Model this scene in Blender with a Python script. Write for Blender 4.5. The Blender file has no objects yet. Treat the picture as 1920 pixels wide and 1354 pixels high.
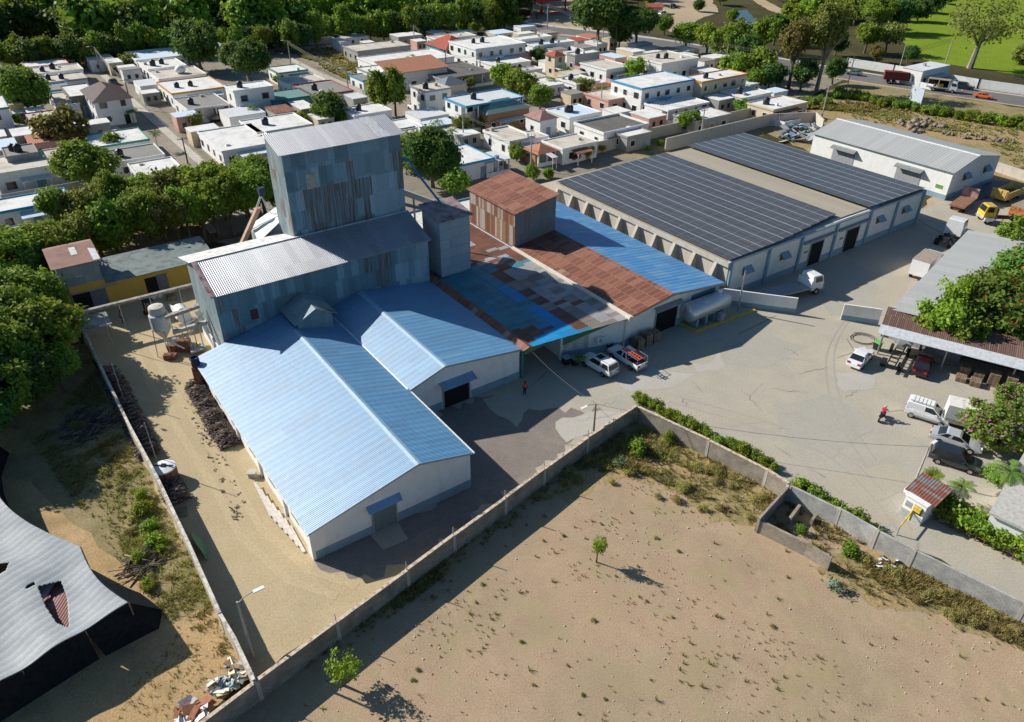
import bpy, bmesh, math, random
import numpy as np
from mathutils import Vector, Matrix
R = math.radians
S = bpy.context.scene
COL = S.collection
# ------------------------------------------------------------------ camera
CAM_H, FOCAL = 46.0, 1395.7
PT, RO = R(33.04), R(-0.63)
_f = np.array([0, math.cos(PT), -math.sin(PT)]); _r = np.array([1., 0, 0]); _d = np.cross(_f, _r)
CM = np.array([math.cos(RO)*_r + math.sin(RO)*_d, -math.sin(RO)*_r + math.cos(RO)*_d, _f])
cam = bpy.data.objects.new('camera', bpy.data.cameras.new('camera')); COL.objects.link(cam)
m3 = Matrix([[CM[0][i], -CM[1][i], -CM[2][i]] for i in range(3)])
cam.matrix_world = Matrix.Translation((0, 0, CAM_H)) @ m3.to_4x4()
cam.data.sensor_fit = 'HORIZONTAL'; cam.data.sensor_width = 36; cam.data.lens = FOCAL/1920*36
cam.data.clip_start = 1; cam.data.clip_end = 6000
S.camera = cam
# ------------------------------------------------------------------ light
SUN_AZ, SUN_EL = R(-67), R(31.2)
w = bpy.data.worlds.new('World'); S.world = w; w.use_nodes = True
nt = w.node_tree; nt.nodes.clear()
sky = nt.nodes.new('ShaderNodeTexSky'); sky.sky_type = 'NISHITA'; sky.sun_disc = False
sky.sun_elevation = SUN_EL; sky.sun_rotation = SUN_AZ
bg = nt.nodes.new('ShaderNodeBackground'); bg.inputs[1].default_value = 0.058
wo = nt.nodes.new('ShaderNodeOutputWorld')
tn = nt.nodes.new('ShaderNodeMix'); tn.data_type = 'RGBA'; tn.blend_type = 'MULTIPLY'; tn.inputs[0].default_value = 1; tn.inputs[7].default_value = (.64, .93, 1.14, 1)
nt.links.new(sky.outputs[0], tn.inputs[6]); nt.links.new(tn.outputs[2], bg.inputs[0]); nt.links.new(bg.outputs[0], wo.inputs[0])
sl = bpy.data.lights.new('sun', 'SUN'); sl.energy = 5.0; sl.angle = R(0.53); sl.color = (1, .95, .86)
so = bpy.data.objects.new('sun', sl); COL.objects.link(so)
SD = Vector((math.sin(SUN_AZ)*math.cos(SUN_EL), math.cos(SUN_AZ)*math.cos(SUN_EL), math.sin(SUN_EL)))
so.rotation_euler = (-SD).to_track_quat('-Z', 'Y').to_euler(); so.location = SD*200
S.view_settings.view_transform = 'Standard'; S.view_settings.look = 'None'
S.view_settings.exposure = 0.38; S.view_settings.gamma = 1; S.view_settings.use_curve_mapping = False
S.cycles.max_bounces = 5; S.cycles.diffuse_bounces = 3; S.cycles.glossy_bounces = 2; S.cycles.transmission_bounces = 2

# ------------------------------------------------------------------ pixel and factory frames
def ray(x, y):
    return CM.T @ np.array([(x-960)/FOCAL, (y-677)/FOCAL, 1.0])
def G(x, y, z=0.0):
    r = ray(x, y); t = (z-CAM_H)/r[2]
    return Vector((r[0]*t, r[1]*t, z))
def hgt(b, t):
    p = G(*b); r = ray(*t); k = math.hypot(p.x, p.y)/math.hypot(r[0], r[1])
    return CAM_H + r[2]*k
def mpp(p):                       # metres per photo pixel at a world point
    v = np.array([p[0], p[1], p[2]-CAM_H]); return float((CM @ v)[2])/FOCAL
AZ = R(-35.93)
EA = Vector((math.sin(AZ), math.cos(AZ), 0)); EB = Vector((math.cos(AZ), -math.sin(AZ), 0))
FO = G(594, 1049); FR = R(35.93)
def Fw(x, y, z=0.0):
    return FO + EB*x + EA*y + Vector((0, 0, z))
def Fi(p):
    d = p-FO; return Vector((d.dot(EB), d.dot(EA), p.z))
def F(px, py, z=0.0):
    return Fi(G(px, py, z))
def T(n, x, y):                   # measured on enlarged quarters of the photograph
    n -= 1
    return ((n % 4)*480 + x/3.9833, (n//4)*340 + y/3.9833) if n < 8 else ((n % 4)*480 + x/3.9833, (680 if n < 12 else 1014) + y/3.9833)

# ------------------------------------------------------------------ meshes
class MB:
    def __init__(s, off=(0, 0, 0)):
        s.v = []; s.f = []; s.m = []; s.off = Vector(off)
    def add(s, vs, fs, mi=0):
        b = len(s.v); s.v += [tuple(p) for p in vs]
        for f in fs: s.f.append(tuple(b+i for i in f)); s.m.append(mi)
        return s
    def box(s, x0, y0, z0, x1, y1, z1, mi=0):
        if x0 > x1: x0, x1 = x1, x0
        if y0 > y1: y0, y1 = y1, y0
        return s.add([(x0,y0,z0),(x1,y0,z0),(x1,y1,z0),(x0,y1,z0),(x0,y0,z1),(x1,y0,z1),(x1,y1,z1),(x0,y1,z1)],
              [(3,2,1,0),(4,5,6,7),(0,1,5,4),(1,2,6,5),(2,3,7,6),(3,0,4,7)], mi)
    def hexa(s, b, t, mi=0):      # bottom 4, top 4
        return s.add(list(b)+list(t), [(3,2,1,0),(4,5,6,7),(0,1,5,4),(1,2,6,5),(2,3,7,6),(3,0,4,7)], mi)
    def slab(s, p, th, mi=0):     # plate of 3+ points (top face), thickened downwards
        n = len(p); p = [Vector(q) for q in p]
        q = [a-Vector((0, 0, th)) for a in p]
        return s.add(p+q, [tuple(range(n)), tuple(range(2*n-1, n-1, -1))]+[(n+i, n+(i+1) % n, (i+1) % n, i) for i in range(n)], mi)
    def prism(s, poly, z0, z1, mi=0):
        return s.slab([(x, y, z1) for x, y in poly], z1-z0, mi)
    def ext(s, prof, y0, y1, mi=0):   # profile (x,z) extruded along y
        n = len(prof)
        return s.add([(x, y0, z) for x, z in prof]+[(x, y1, z) for x, z in prof],
              [tuple(range(n)), tuple(range(2*n-1, n-1, -1))]+[(i+n, (i+1) % n+n, (i+1) % n, i) for i in range(n)], mi)
    def extx(s, prof, x0, x1, mi=0):  # profile (y,z) extruded along x
        n = len(prof)
        return s.add([(x0, y, z) for y, z in prof]+[(x1, y, z) for y, z in prof],
              [tuple(range(n))[::-1], tuple(range(n, 2*n))]+[(i, (i+1) % n, (i+1) % n+n, i+n) for i in range(n)], mi)
    def tube(s, pts, r, n=6, mi=0, cap=True):
        pts = [Vector(p) for p in pts]; k = len(pts)
        rs = r if isinstance(r, (list, tuple)) else [r]*k
        b = len(s.v); vs = []
        for i, p in enumerate(pts):
            d = (pts[min(i+1, k-1)]-pts[max(i-1, 0)]).normalized()
            u = d.cross(Vector((0, 0, 1)))
            if u.length < .05: u = Vector((1, 0, 0))
            u.normalize(); v = u.cross(d)
            for j in range(n):
                a = 2*math.pi*j/n; vs.append(p+(u*math.cos(a)+v*math.sin(a))*rs[i])
        fs = [(i*n+j, i*n+(j+1) % n, (i+1)*n+(j+1) % n, (i+1)*n+j) for i in range(k-1) for j in range(n)]
        if cap: fs += [tuple(range(n))[::-1], tuple(range((k-1)*n, k*n))]
        return s.add(vs, fs, mi)
    def lathe(s, prof, c=(0, 0, 0), n=16, mi=0):
        k = len(prof)
        vs = [(c[0]+r*math.cos(2*math.pi*j/n), c[1]+r*math.sin(2*math.pi*j/n), c[2]+z) for r, z in prof for j in range(n)]
        fs = [(i*n+j, i*n+(j+1) % n, (i+1)*n+(j+1) % n, (i+1)*n+j) for i in range(k-1) for j in range(n)]
        return s.add(vs, fs+[tuple(range(n))[::-1], tuple(range((k-1)*n, k*n))], mi)
    def loft(s, secs, mi=0, caps=True):
        n = len(secs[0]); k = len(secs)
        fs = [(i*n+j, i*n+(j+1) % n, (i+1)*n+(j+1) % n, (i+1)*n+j) for i in range(k-1) for j in range(n)]
        if caps: fs += [tuple(range(n))[::-1], tuple(range((k-1)*n, k*n))]
        return s.add([p for q in secs for p in q], fs, mi)
    def build(s, name, mats, parent=None, loc=None, rotz=0, smooth=False):
        off = s.off if parent is None or 'off' not in parent else Vector(parent['off'])
        me = bpy.data.meshes.new(name)
        me.from_pydata([tuple(Vector(p)-off) for p in s.v], [], s.f)
        if not isinstance(mats, (list, tuple)): mats = [mats]
        for m in mats: me.materials.append(m)
        if any(s.m): me.polygons.foreach_set('material_index', s.m)
        uvmap(me)
        if smooth: me.polygons.foreach_set('use_smooth', [True]*len(me.polygons))
        me.update()
        o = bpy.data.objects.new(name, me); COL.objects.link(o)
        if parent: o.parent = parent
        if loc is not None: o.location = loc
        elif parent is None: o.location = off
        if rotz: o.rotation_euler.z = rotz
        return o

def uvmap(me):                    # metres: u level along the wall or ridge, v up the wall or slope
    nl = len(me.loops)
    co = np.empty(len(me.vertices)*3); me.vertices.foreach_get('co', co); co = co.reshape(-1, 3)
    vi = np.empty(nl, int); me.loops.foreach_get('vertex_index', vi)
    nf = len(me.polygons); no = np.empty(nf*3); me.polygons.foreach_get('normal', no); no = no.reshape(-1, 3)
    lt = np.empty(nf, int); me.polygons.foreach_get('loop_total', lt)
    h = np.hypot(no[:, 0], no[:, 1])
    u = np.stack([-no[:, 1], no[:, 0], 0*h], 1); ok = h > .02
    u[ok] /= h[ok][:, None]; u[~ok] = (1, 0, 0)
    v = np.cross(no, u)
    U = np.repeat(u, lt, 0); V = np.repeat(v, lt, 0); P = co[vi]
    uv = np.stack([(P*U).sum(1), (P*V).sum(1)], 1).astype(np.float32)
    l = me.uv_layers.new(name='UVMap'); l.data.foreach_set('uv', uv.ravel())

def tag(o, label, cat, group=None, kind=None):
    if label: o['label'] = label
    if cat: o['category'] = cat
    if group: o['group'] = group
    if kind: o['kind'] = kind
    return o
def thing(name, label, cat, loc, rotz=0, group=None, off=(0, 0, 0)):
    o = bpy.data.objects.new(name, None); COL.objects.link(o)
    o.location = loc; o.rotation_euler.z = rotz; o.empty_display_size = .3
    tag(o, label, cat, group); o['off'] = tuple(float(a) for a in off)
    return o
def fthing(name, label, cat, x, y, z=0, group=None):      # a thing in the factory's axes
    return thing(name, label, cat, Fw(x, y, z), FR, group, (x, y, z))
def wthing(name, label, cat, p, group=None):              # a thing in world axes
    return thing(name, label, cat, p, 0, group, p)
def setting(name, o):
    o['kind'] = 'structure'; return o
def copy_tree(o, parent=None):
    c = o.copy(); COL.objects.link(c)
    if parent: c.parent = parent
    for ch in list(o.children): copy_tree(ch, c)
    return c
def arrmesh(name, V, Fq, mat, uv=False):                  # big meshes straight from arrays
    me = bpy.data.meshes.new(name); nv, nf = len(V), len(Fq); k = Fq.shape[1]
    me.vertices.add(nv); me.vertices.foreach_set('co', V.astype(np.float32).ravel())
    me.loops.add(nf*k); me.loops.foreach_set('vertex_index', Fq.astype(np.int32).ravel())
    me.polygons.add(nf); me.polygons.foreach_set('loop_start', np.arange(0, nf*k, k, dtype=np.int32))
    me.polygons.foreach_set('loop_total', np.full(nf, k, np.int32))
    me.update(calc_edges=True); me.materials.append(mat)
    if uv: uvmap(me)
    return me

# ------------------------------------------------------------------ materials
class NB:
    def __init__(s, name):
        s.m = bpy.data.materials.new(name); s.m.use_nodes = True; s.t = s.m.node_tree
        s.p = s.t.nodes['Principled BSDF']; s.uvn = None
    def n(s, typ, **k):
        nd = s.t.nodes.new('ShaderNode'+typ)
        for a, v in k.items(): setattr(nd, a, v)
        return nd
    def l(s, a, b): s.t.links.new(a, b)
    def put(s, sock, v):
        if hasattr(v, 'is_linked') or isinstance(v, bpy.types.NodeSocket): s.l(v, sock)
        else: sock.default_value = v
    def coord(s, kind):
        if not hasattr(s, 'tc'): s.tc = s.n('TexCoord')
        return s.tc.outputs[kind]
    def noise(s, scale, detail=4, rough=.55, vec=None, stretch=None):
        v = vec or s.coord('Object')
        if stretch:
            mp = s.n('Mapping'); mp.inputs['Scale'].default_value = stretch; s.l(v, mp.inputs[0]); v = mp.outputs[0]
        n = s.n('TexNoise'); n.inputs['Scale'].default_value = scale; n.inputs['Detail'].default_value = detail
        n.inputs['Roughness'].default_value = rough; s.l(v, n.inputs['Vector'])
        return n.outputs['Fac']
    def ramp(s, fac, stops, interp='LINEAR'):
        r = s.n('ValToRGB'); r.color_ramp.interpolation = interp
        e = r.color_ramp.elements
        while len(e) < len(stops): e.new(.5)
        for i, (p, c) in enumerate(stops):
            e[i].position = p; e[i].color = c if len(c) == 4 else (*c, 1)
        s.l(fac, r.inputs[0]); return r.outputs[0]
    def mix(s, f, a, b, mode='MIX'):
        m = s.n('Mix', data_type='RGBA', blend_type=mode)
        s.put(m.inputs[0], f)
        for i, x in ((6, a), (7, b)):
            s.put(m.inputs[i], (*x, 1) if isinstance(x, tuple) and len(x) == 3 else x)
        return m.outputs[2]
    def math(s, op, a, b=0.5, c=None):
        m = s.n('Math', operation=op); s.put(m.inputs[0], a); s.put(m.inputs[1], b)
        if c is not None: s.put(m.inputs[2], c)
        return m.outputs[0]
    def bump(s, h, dist, strength=1.0, prev=None):
        b = s.n('Bump'); b.inputs['Strength'].default_value = strength; b.inputs['Distance'].default_value = dist
        s.l(h, b.inputs['Height'])
        if prev: s.l(prev, b.inputs['Normal'])
        return b.outputs[0]
    def out(s, col, rough=.8, spec=.3, normal=None, metal=0.0):
        s.put(s.p.inputs['Base Color'], (*col, 1) if isinstance(col, tuple) and len(col) == 3 else col)
        s.put(s.p.inputs['Roughness'], rough); s.put(s.p.inputs['Specular IOR Level'], spec); s.put(s.p.inputs['Metallic'], metal)
        if normal is not None: s.l(normal, s.p.inputs['Normal'])
        return s.m
_C = {}
def plain(name, c, rough=.7, spec=.3, var=.12, scale=3.0, metal=0.0):
    k = ('p', name)
    if k in _C: return _C[k]
    b = NB(name)
    f = b.noise(scale, 6)
    c2 = tuple(max(0, x*(1-var*2.2)) for x in c); c3 = tuple(min(1, x*(1+var)) for x in c)
    _C[k] = b.out(b.ramp(f, [(.3, c2), (.52, c), (.75, c3)]), rough, spec, metal=metal); return _C[k]
def plaster(name, c, stain=(.32, .28, .23), amt=.5, dirtv=1.4):
    k = ('w', name)
    if k in _C: return _C[k]
    b = NB(name)
    a = b.noise(.8, 5); d = b.noise(1.6, 6, .65, stretch=(1, 1, .25)); e = b.noise(14, 3)
    col = b.mix(b.math('MULTIPLY', b.ramp(d, [(.5, (0, 0, 0)), (.78, (1, 1, 1))]), amt), c, stain)
    col = b.mix(.35, col, b.ramp(a, [(.3, tuple(x*.8 for x in c)), (.7, tuple(min(1, x*1.08) for x in c))]))
    _C[k] = b.out(col, .85, .2, b.bump(e, .01, .4)); return _C[k]
def sheets(name, ramp, big=None, size=(.8, 2.4), pitch=.2, amp=.02, rough=.45, spec=.5, streak=.35, streakc=(.18, .07, .035),
           seam=.25, metal=0.0, stripe=0, bigscale=.12, ior=1.5, st0=.52):
    """corrugated sheeting: every sheet its own tone from the ramp; `big` = (stops) region ramp mixed in by a large noise"""
    b = NB(name); uv = b.coord('UV')
    br = b.n('TexBrick', offset=.5); b.l(uv, br.inputs['Vector'])
    br.inputs['Color1'].default_value = (0, 0, 0, 1); br.inputs['Color2'].default_value = (1, 1, 1, 1)
    br.inputs['Mortar'].default_value = (.5, .5, .5, 1); br.inputs['Scale'].default_value = 1.0
    br.inputs['Mortar Size'].default_value = .02; br.inputs['Mortar Smooth'].default_value = .3
    br.inputs['Brick Width'].default_value = size[0]; br.inputs['Row Height'].default_value = size[1]; br.inputs['Bias'].default_value = 0
    val = br.outputs['Color']
    if big is not None:
        bn = b.noise(bigscale, 2, .5, vec=uv)
        val = b.math('ADD', b.math('MULTIPLY', val, 1-big), b.math('MULTIPLY', b.ramp(bn, [(.3, (0, 0, 0)), (.7, (1, 1, 1))]), big))
    col = b.ramp(val, ramp)
    st = b.noise(1.0, 6, .65, vec=uv, stretch=(5.5, .2, 1))
    if streak: col = b.mix(b.math('MULTIPLY', b.ramp(st, [(st0, (0, 0, 0)), (st0+.2, (1, 1, 1))]), streak), col, streakc)
    fine = b.noise(5, 5, .6, vec=uv)
    col = b.mix(.45, col, b.ramp(fine, [(.3, (.5, .5, .5)), (.7, (1.0, 1.0, 1.0))]), 'MULTIPLY')
    if seam: col = b.mix(b.math('MULTIPLY', br.outputs['Fac'], abs(seam)), col, (.12, .09, .07) if seam > 0 else (.46, .33, .20))
    wv = b.n('TexWave', wave_type='BANDS', bands_direction='X', wave_profile='SIN'); b.l(uv, wv.inputs['Vector'])
    wv.inputs['Scale'].default_value = math.pi*2/20/pitch*1.0; wv.inputs['Distortion'].default_value = 0
    nrm = b.bump(wv.outputs['Fac'], amp, 1.0)
    if stripe:
        w2 = b.n('TexWave', wave_type='BANDS', bands_direction='X', wave_profile='SIN'); b.l(uv, w2.inputs['Vector'])
        w2.inputs['Scale'].default_value = math.pi*2/20/.78; w2.inputs['Distortion'].default_value = .8; w2.inputs['Detail Scale'].default_value = .6
        nrm = b.bump(w2.outputs['Fac'], stripe, 1.0, nrm)
    nrm = b.bump(b.noise(1.3, 3, .5, vec=uv), .03, .5, nrm)
    b.p.inputs['IOR'].default_value = ior
    return b.out(col, rough, spec, nrm, metal)
# ------------------------------------------------------------------ ground
rg = random.Random(5)
def earth(name, c1, c2, c3, s1=.06, s2=.9, fine=9, bump=.05, pebble=0, green=None, crack=False, grain=.8):
    b = NB(name); g = b.coord('Object')
    a = b.noise(s1, 5, .6); d = b.noise(s2, 6, .65); e = b.noise(fine, 5, .7)
    col = b.mix(b.ramp(a, [(.38, (0, 0, 0)), (.62, (1, 1, 1))]), c1, c2)
    col = b.mix(b.math('MULTIPLY', b.ramp(d, [(.42, (0, 0, 0)), (.72, (1, 1, 1))]), .75), col, c3)
    col = b.mix(grain, col, b.ramp(e, [(.28, (.45, .43, .42)), (.5, (.95, .95, .95)), (.74, (1.25, 1.22, 1.16))]), 'MULTIPLY')
    if green:
        gn = b.noise(.22, 6, .7)
        col = b.mix(b.math('MULTIPLY', b.ramp(gn, [(.5, (0, 0, 0)), (.66, (1, 1, 1))]), .8), col, green)
    if pebble:
        vo = b.n('TexVoronoi'); vo.inputs['Scale'].default_value = 2.2; b.l(g, vo.inputs['Vector'])
        col = b.mix(b.math('MULTIPLY', b.ramp(vo.outputs['Distance'], [(.06, (1, 1, 1)), (.1, (0, 0, 0))]), pebble), col, (.62, .58, .52))
    if crack:
        vo = b.n('TexVoronoi', feature='DISTANCE_TO_EDGE'); vo.inputs['Scale'].default_value = .09
        wn = b.n('TexNoise'); wn.inputs['Scale'].default_value = .35; wn.inputs['Detail'].default_value = 6; b.l(g, wn.inputs['Vector'])
        b.l(b.mix(.93, wn.outputs['Color'], g), vo.inputs['Vector'])
        mask = b.ramp(b.noise(.12, 3), [(.5, (0, 0, 0)), (.58, (1, 1, 1))])
        col = b.mix(b.math('MULTIPLY', b.math('MULTIPLY', b.ramp(vo.outputs['Distance'], [(.004, (1, 1, 1)), (.010, (0, 0, 0))]), .55), mask), col, (.12, .11, .10))
    return b.out(col, .95, .1, b.bump(e, bump, .8))
M_field = earth('dry_field', (.44, .31, .205), (.365, .275, .18), (.50, .38, .25), .09, .45, 9, .03, .12, (.33, .27, .15), grain=.85)
M_yard = earth('worn_concrete', (.435, .40, .33), (.465, .415, .33), (.38, .35, .295), .06, .35, 5, .02, crack=True, grain=.4)
M_sand = earth('sandy_lane', (.50, .395, .24), (.45, .36, .225), (.53, .43, .28), .08, .5, 6, .04, grain=.5)
M_asph = earth('old_asphalt', (.235, .205, .18), (.28, .245, .21), (.20, .18, .165), .15, .8, 8, .02)
M_weed = earth('weedy_ground', (.32, .25, .135), (.25, .21, .105), (.42, .33, .19), .11, .8, 5, .08, 0, (.17, .17, .06))
M_dirt = earth('graded_dirt', (.48, .325, .165), (.53, .37, .20), (.36, .26, .14), .09, .7, 6, .06, 0, (.28, .20, .09))
M_town = earth('town_ground', (.27, .24, .19), (.33, .29, .23), (.18, .16, .12), .05, .4, 5, .03)
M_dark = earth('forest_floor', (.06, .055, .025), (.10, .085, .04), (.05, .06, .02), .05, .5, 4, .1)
M_leaf_floor = earth('leaf_litter', (.20, .13, .07), (.26, .17, .085), (.12, .09, .05), .2, 1.2, 6, .1)
M_dry = earth('dry_meadow', (.40, .285, .14), (.34, .26, .13), (.44, .33, .19), .05, .4, 3, .12, 0, (.16, .16, .05))
M_rice = earth('rice_field', (.19, .27, .018), (.23, .30, .03), (.15, .23, .015), .02, .2, 1.5, .2)
M_lot = earth('dirt_lot', (.44, .34, .23), (.50, .39, .27), (.38, .30, .21), .03, .3, 3, .02)
M_road = earth('road_asphalt', (.17, .165, .16), (.20, .19, .185), (.145, .14, .14), .05, .4, 6, .01)
M_street = earth('street_concrete', (.31, .27, .21), (.35, .31, .25), (.25, .22, .18), .06, .5, 5, .02)
M_walk = earth('pavement', (.52, .48, .42), (.56, .52, .46), (.44, .41, .36), .1, .6, 5, .01)

def region(name, pts, z, mat, jit=.0, step=2.0, px=True, label=None):
    p = [G(*q) for q in pts] if px else [Vector(q) for q in pts]
    out = []
    for i in range(len(p)):
        a, b_ = p[i], p[(i+1) % len(p)]; L = (b_-a).length
        n = max(1, int(L/step)) if jit else 1
        nrm = Vector((-(b_-a).y, (b_-a).x, 0)).normalized()
        for k in range(n):
            q = a.lerp(b_, k/n)
            if jit: q = q + nrm*rg.uniform(-jit, jit)
            out.append((q.x, q.y))
    c = Vector((sum(q[0] for q in out)/len(out), sum(q[1] for q in out)/len(out), 0))
    m = MB((c.x, c.y, 0)); m.add([(x, y, z) for x, y in out], [tuple(range(len(out)))])
    o = m.build(name, mat)
    if o.data.polygons[0].normal.z < 0: o.data.flip_normals()
    return setting(name, o)
gr = MB(); gr.add([(-3000, -800, 0), (3000, -800, 0), (3000, 5000, 0), (-3000, 5000, 0)], [(0, 1, 2, 3)])
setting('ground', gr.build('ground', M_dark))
region('scrap_ground', [(1140, 300), (1200, 265), (1400, 235), (1480, 205), (1560, 205), (1620, 240), (1530, 290), (1440, 250), (1250, 300)], .006, M_weed, .5)
region('shelter_ground', [(-500, 700), (120, 800), (260, 1080), (330, 1180), (200, 1330), (-300, 1600)], .003, M_dirt, .5)
region('annexe_ground', [(860, 420), (870, 330), (1050, 300), (1140, 290), (1250, 300), (1040, 350), (960, 400)], .007, M_town, .4)
region('far_yard_ground', [(1690, 440), (1745, 370), (1870, 310), (1990, 350), (2000, 480), (1900, 470)], .0065, M_lot, .4)
region('town_ground', [(0, 440), (-60, 330), (-20, 160), (250, 110), (600, 85), (760, 78), (960, 60), (1250, 86), (1580, 150), (1500, 190), (1000, 420), (560, 480), (200, 420)], .004, M_town)
region('field_ground', [(380, 1352), (480, 1277), (1193, 778), (1480, 920), (1930, 1145), (2100, 1500), (900, 1800), (200, 1600)], .004, M_field)
region('scrub_ground', [(1040, 905), (1193, 790), (1478, 922), (1422, 985), (1340, 975), (1240, 905), (1150, 900), (1060, 950)], .009, M_dry, .8, .8)
region('scrub_ground', [(1520, 1058), (1600, 1035), (1720, 1050), (1930, 1152), (1950, 1240), (1770, 1160), (1620, 1130)], .009, M_dry, .6, .8)
region('lane_ground', [(140, 575), (160, 640), (240, 800), (350, 1030), (478, 1275), (640, 1160), (820, 1040), (640, 800), (420, 560), (360, 530)], .012, M_sand, .3)
region('yard_ground', [(700, 1115), (850, 1010), (1192, 770), (1480, 908), (1930, 1140), (2050, 1000), (2000, 600), (1930, 420), (1830, 350), (1760, 380), (1500, 470), (1200, 580), (860, 700), (640, 960)], .008, M_yard, .4)
region('asphalt_patch', [(820, 772), (905, 745), (985, 765), (1060, 775), (1130, 768), (1120, 800), (1085, 826), (1010, 882), (905, 962), (800, 1032), (720, 1082), (650, 1092), (600, 1075), (590, 1052), (700, 1000), (880, 905)], .016, M_asph, .9, .7)
region('concrete_apron', [(690, 1000), (745, 975), (765, 1010), (720, 1030)], .022, M_yard, .1, .8)
region('concrete_pad', [(905, 748), (985, 720), (1000, 742), (985, 775), (970, 800), (935, 780)], .022, M_yard, .25, .8)
region('weed_ground', [(-80, 760), (120, 650), (165, 645), (240, 800), (352, 1022), (410, 1160), (330, 1190), (260, 1100), (60, 900), (-60, 880)], .004, M_weed, .4)
region('dirt_slope', [(300, 1180), (400, 1130), (430, 1190), (474, 1272), (380, 1352), (200, 1600), (-300, 1500), (-60, 1330), (180, 1250)], .008, M_dirt, .5)
region('leaf_floor', [(90, 640), (130, 560), (80, 480), (120, 440), (520, 400), (470, 440), (190, 505), (110, 530)], .008, M_leaf_floor, .6)
region('meadow_ground', [(1470, 215), (1560, 190), (1700, 185), (1930, 232), (2150, 300), (2050, 420), (1930, 360), (1800, 330), (1500, 250)], .008, M_dry, .8)
region('verge_ground', [(1490, 205), (1590, 150), (1930, 205), (1930, 250), (1720, 205), (1640, 215)], .010, M_weed, .8)
region('rice_field', [(1680, 60), (1780, -10), (2050, -40), (2300, 120), (1930, 145), (1720, 110)], .006, M_rice, 1.5, 4)
region('dirt_lot', [(1220, 40), (1235, -10), (1330, -20), (1345, 22), (1300, 40), (1260, 60)], .008, M_lot, 1, 4)
region('dirt_track', [(1400, -6), (1420, -8), (1470, 18), (1490, 30), (1475, 33), (1440, 18)], .008, M_lot, .5, 4)
region('station_forecourt', [(985, 40), (1010, -5), (1130, 0), (1110, 58), (1040, 56)], .010, M_lot, .5, 4)
region('pond', [(1372, 22), (1400, 18), (1418, 40), (1412, 52), (1385, 45)], .012, plain('pond_water', (.03, .05, .055), .08, .5), .6, 3)
region('dry_lot', [(540, 95), (625, 88), (710, 130), (690, 165), (640, 145)], .010, M_dry, .5, 2)
# roads
def strip(name, pts, wd, z, mat, px=True):
    p = [G(*q) for q in pts] if px else [Vector(q) for q in pts]; L = []; Rr = []
    for i, a in enumerate(p):
        d = (p[min(i+1, len(p)-1)]-p[max(i-1, 0)]); d = Vector((-d.y, d.x, 0)).normalized()*wd/2
        L.append(a+d); Rr.append(a-d)
    m = MB(tuple(p[0])); n = len(p)
    m.add([(q.x, q.y, z) for q in L+Rr], [(i+1, i, n+i, n+i+1) for i in range(n-1)])
    o = m.build(name, mat)
    if o.data.polygons[0].normal.z < 0: o.data.flip_normals()
    return setting(name, o)
HW = [(900, 34), (998, 52), (1100, 63), (1230, 80), (1400, 107), (1580, 139), (1750, 166), (1920, 190), (2150, 225)]
strip('highway', HW, 11, .016, M_road)
strip('highway_shoulder', [(x, y-7) for x, y in HW], 4.5, .012, M_walk)
strip('highway_verge', [(x, y+7) for x, y in HW], 4.5, .013, M_lot)
def fstrip(name, x0, y0, x1, y1, wd, z, mat):
    return strip(name, [Fw(x0, y0), Fw(x1, y1)], wd, z, mat, False)
st = F(345, 300); st2 = F(225, 150)
fstrip('street', st.x-2, st.y-40, st.x-2, st2.y+12, 6.5, .012, M_street)
def kerbwalk(name, x0, y0, x1, y1):
    m = MB(); o = Fw(x0, y0); m.off = Vector((x0, y0, 0)); m.box(x0, y0, 0, x1, y1, .14)
    ob = m.build(name, M_walk, loc=o); ob.rotation_euler.z = FR; return setting(name, ob)
kerbwalk('pavement', st.x+1.4, st.y-38, st.x+3.0, st2.y+8)
kerbwalk('pavement', st.x-6.6, st.y-38, st.x-5.4, st2.y+8)
sa = F(545, 118); sb = F(690, 178)
fstrip('street', sa.x, sb.y-22, sa.x, sa.y+8, 6, .014, M_street)
s3 = F(800, 205)
fstrip('street', s3.x+1, s3.y-25, s3.x+1, s3.y+95, 6, .013, M_street)
s4 = F(1195, 190)
fstrip('street', s4.x-26, s4.y-12, s4.x-26, s4.y+75, 5.5, .015, M_street)
s5 = F(45, 432)
fstrip('street', s5.x-40, s5.y-1.5, s5.x+18, s5.y-1.5, 5.5, .016, M_street)
# ------------------------------------------------------------------ factory
M_white = plaster('white_wall', (.82, .81, .78), (.36, .31, .25), .35)
M_cream = plaster('cream_wall', (.70, .64, .52), (.34, .28, .2), .45)
M_dado = plaster('blue_grey_dado', (.24, .36, .44), (.16, .17, .17), .5)
M_conc = plaster('bare_concrete', (.50, .46, .40), (.22, .2, .17), .6)
M_block = None
def blockwall(name, c1, c2, mortar):
    b = NB(name); uv = b.coord('UV'); br = b.n('TexBrick', offset=.5); b.l(uv, br.inputs['Vector'])
    br.inputs['Color1'].default_value = (*c1, 1); br.inputs['Color2'].default_value = (*c2, 1); br.inputs['Mortar'].default_value = (*mortar, 1)
    br.inputs['Scale'].default_value = 1; br.inputs['Brick Width'].default_value = .4; br.inputs['Row Height'].default_value = .2; br.inputs['Mortar Size'].default_value = .015
    col = b.mix(.75, br.outputs['Color'], b.ramp(b.noise(.9, 6, .65), [(.3, (.45, .43, .4)), (.7, (1.15, 1.1, 1.05))]), 'MULTIPLY')
    return b.out(col, .95, .1, b.bump(br.outputs['Fac'], .012, -.7))
M_block = blockwall('concrete_block', (.35, .31, .26), (.41, .37, .31), (.26, .235, .2))
M_block_new = blockwall('pale_concrete_block', (.47, .47, .46), (.55, .55, .53), (.36, .36, .35))
M_trim = plain('weathered_wood_trim', (.50, .37, .25), .8)
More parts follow.
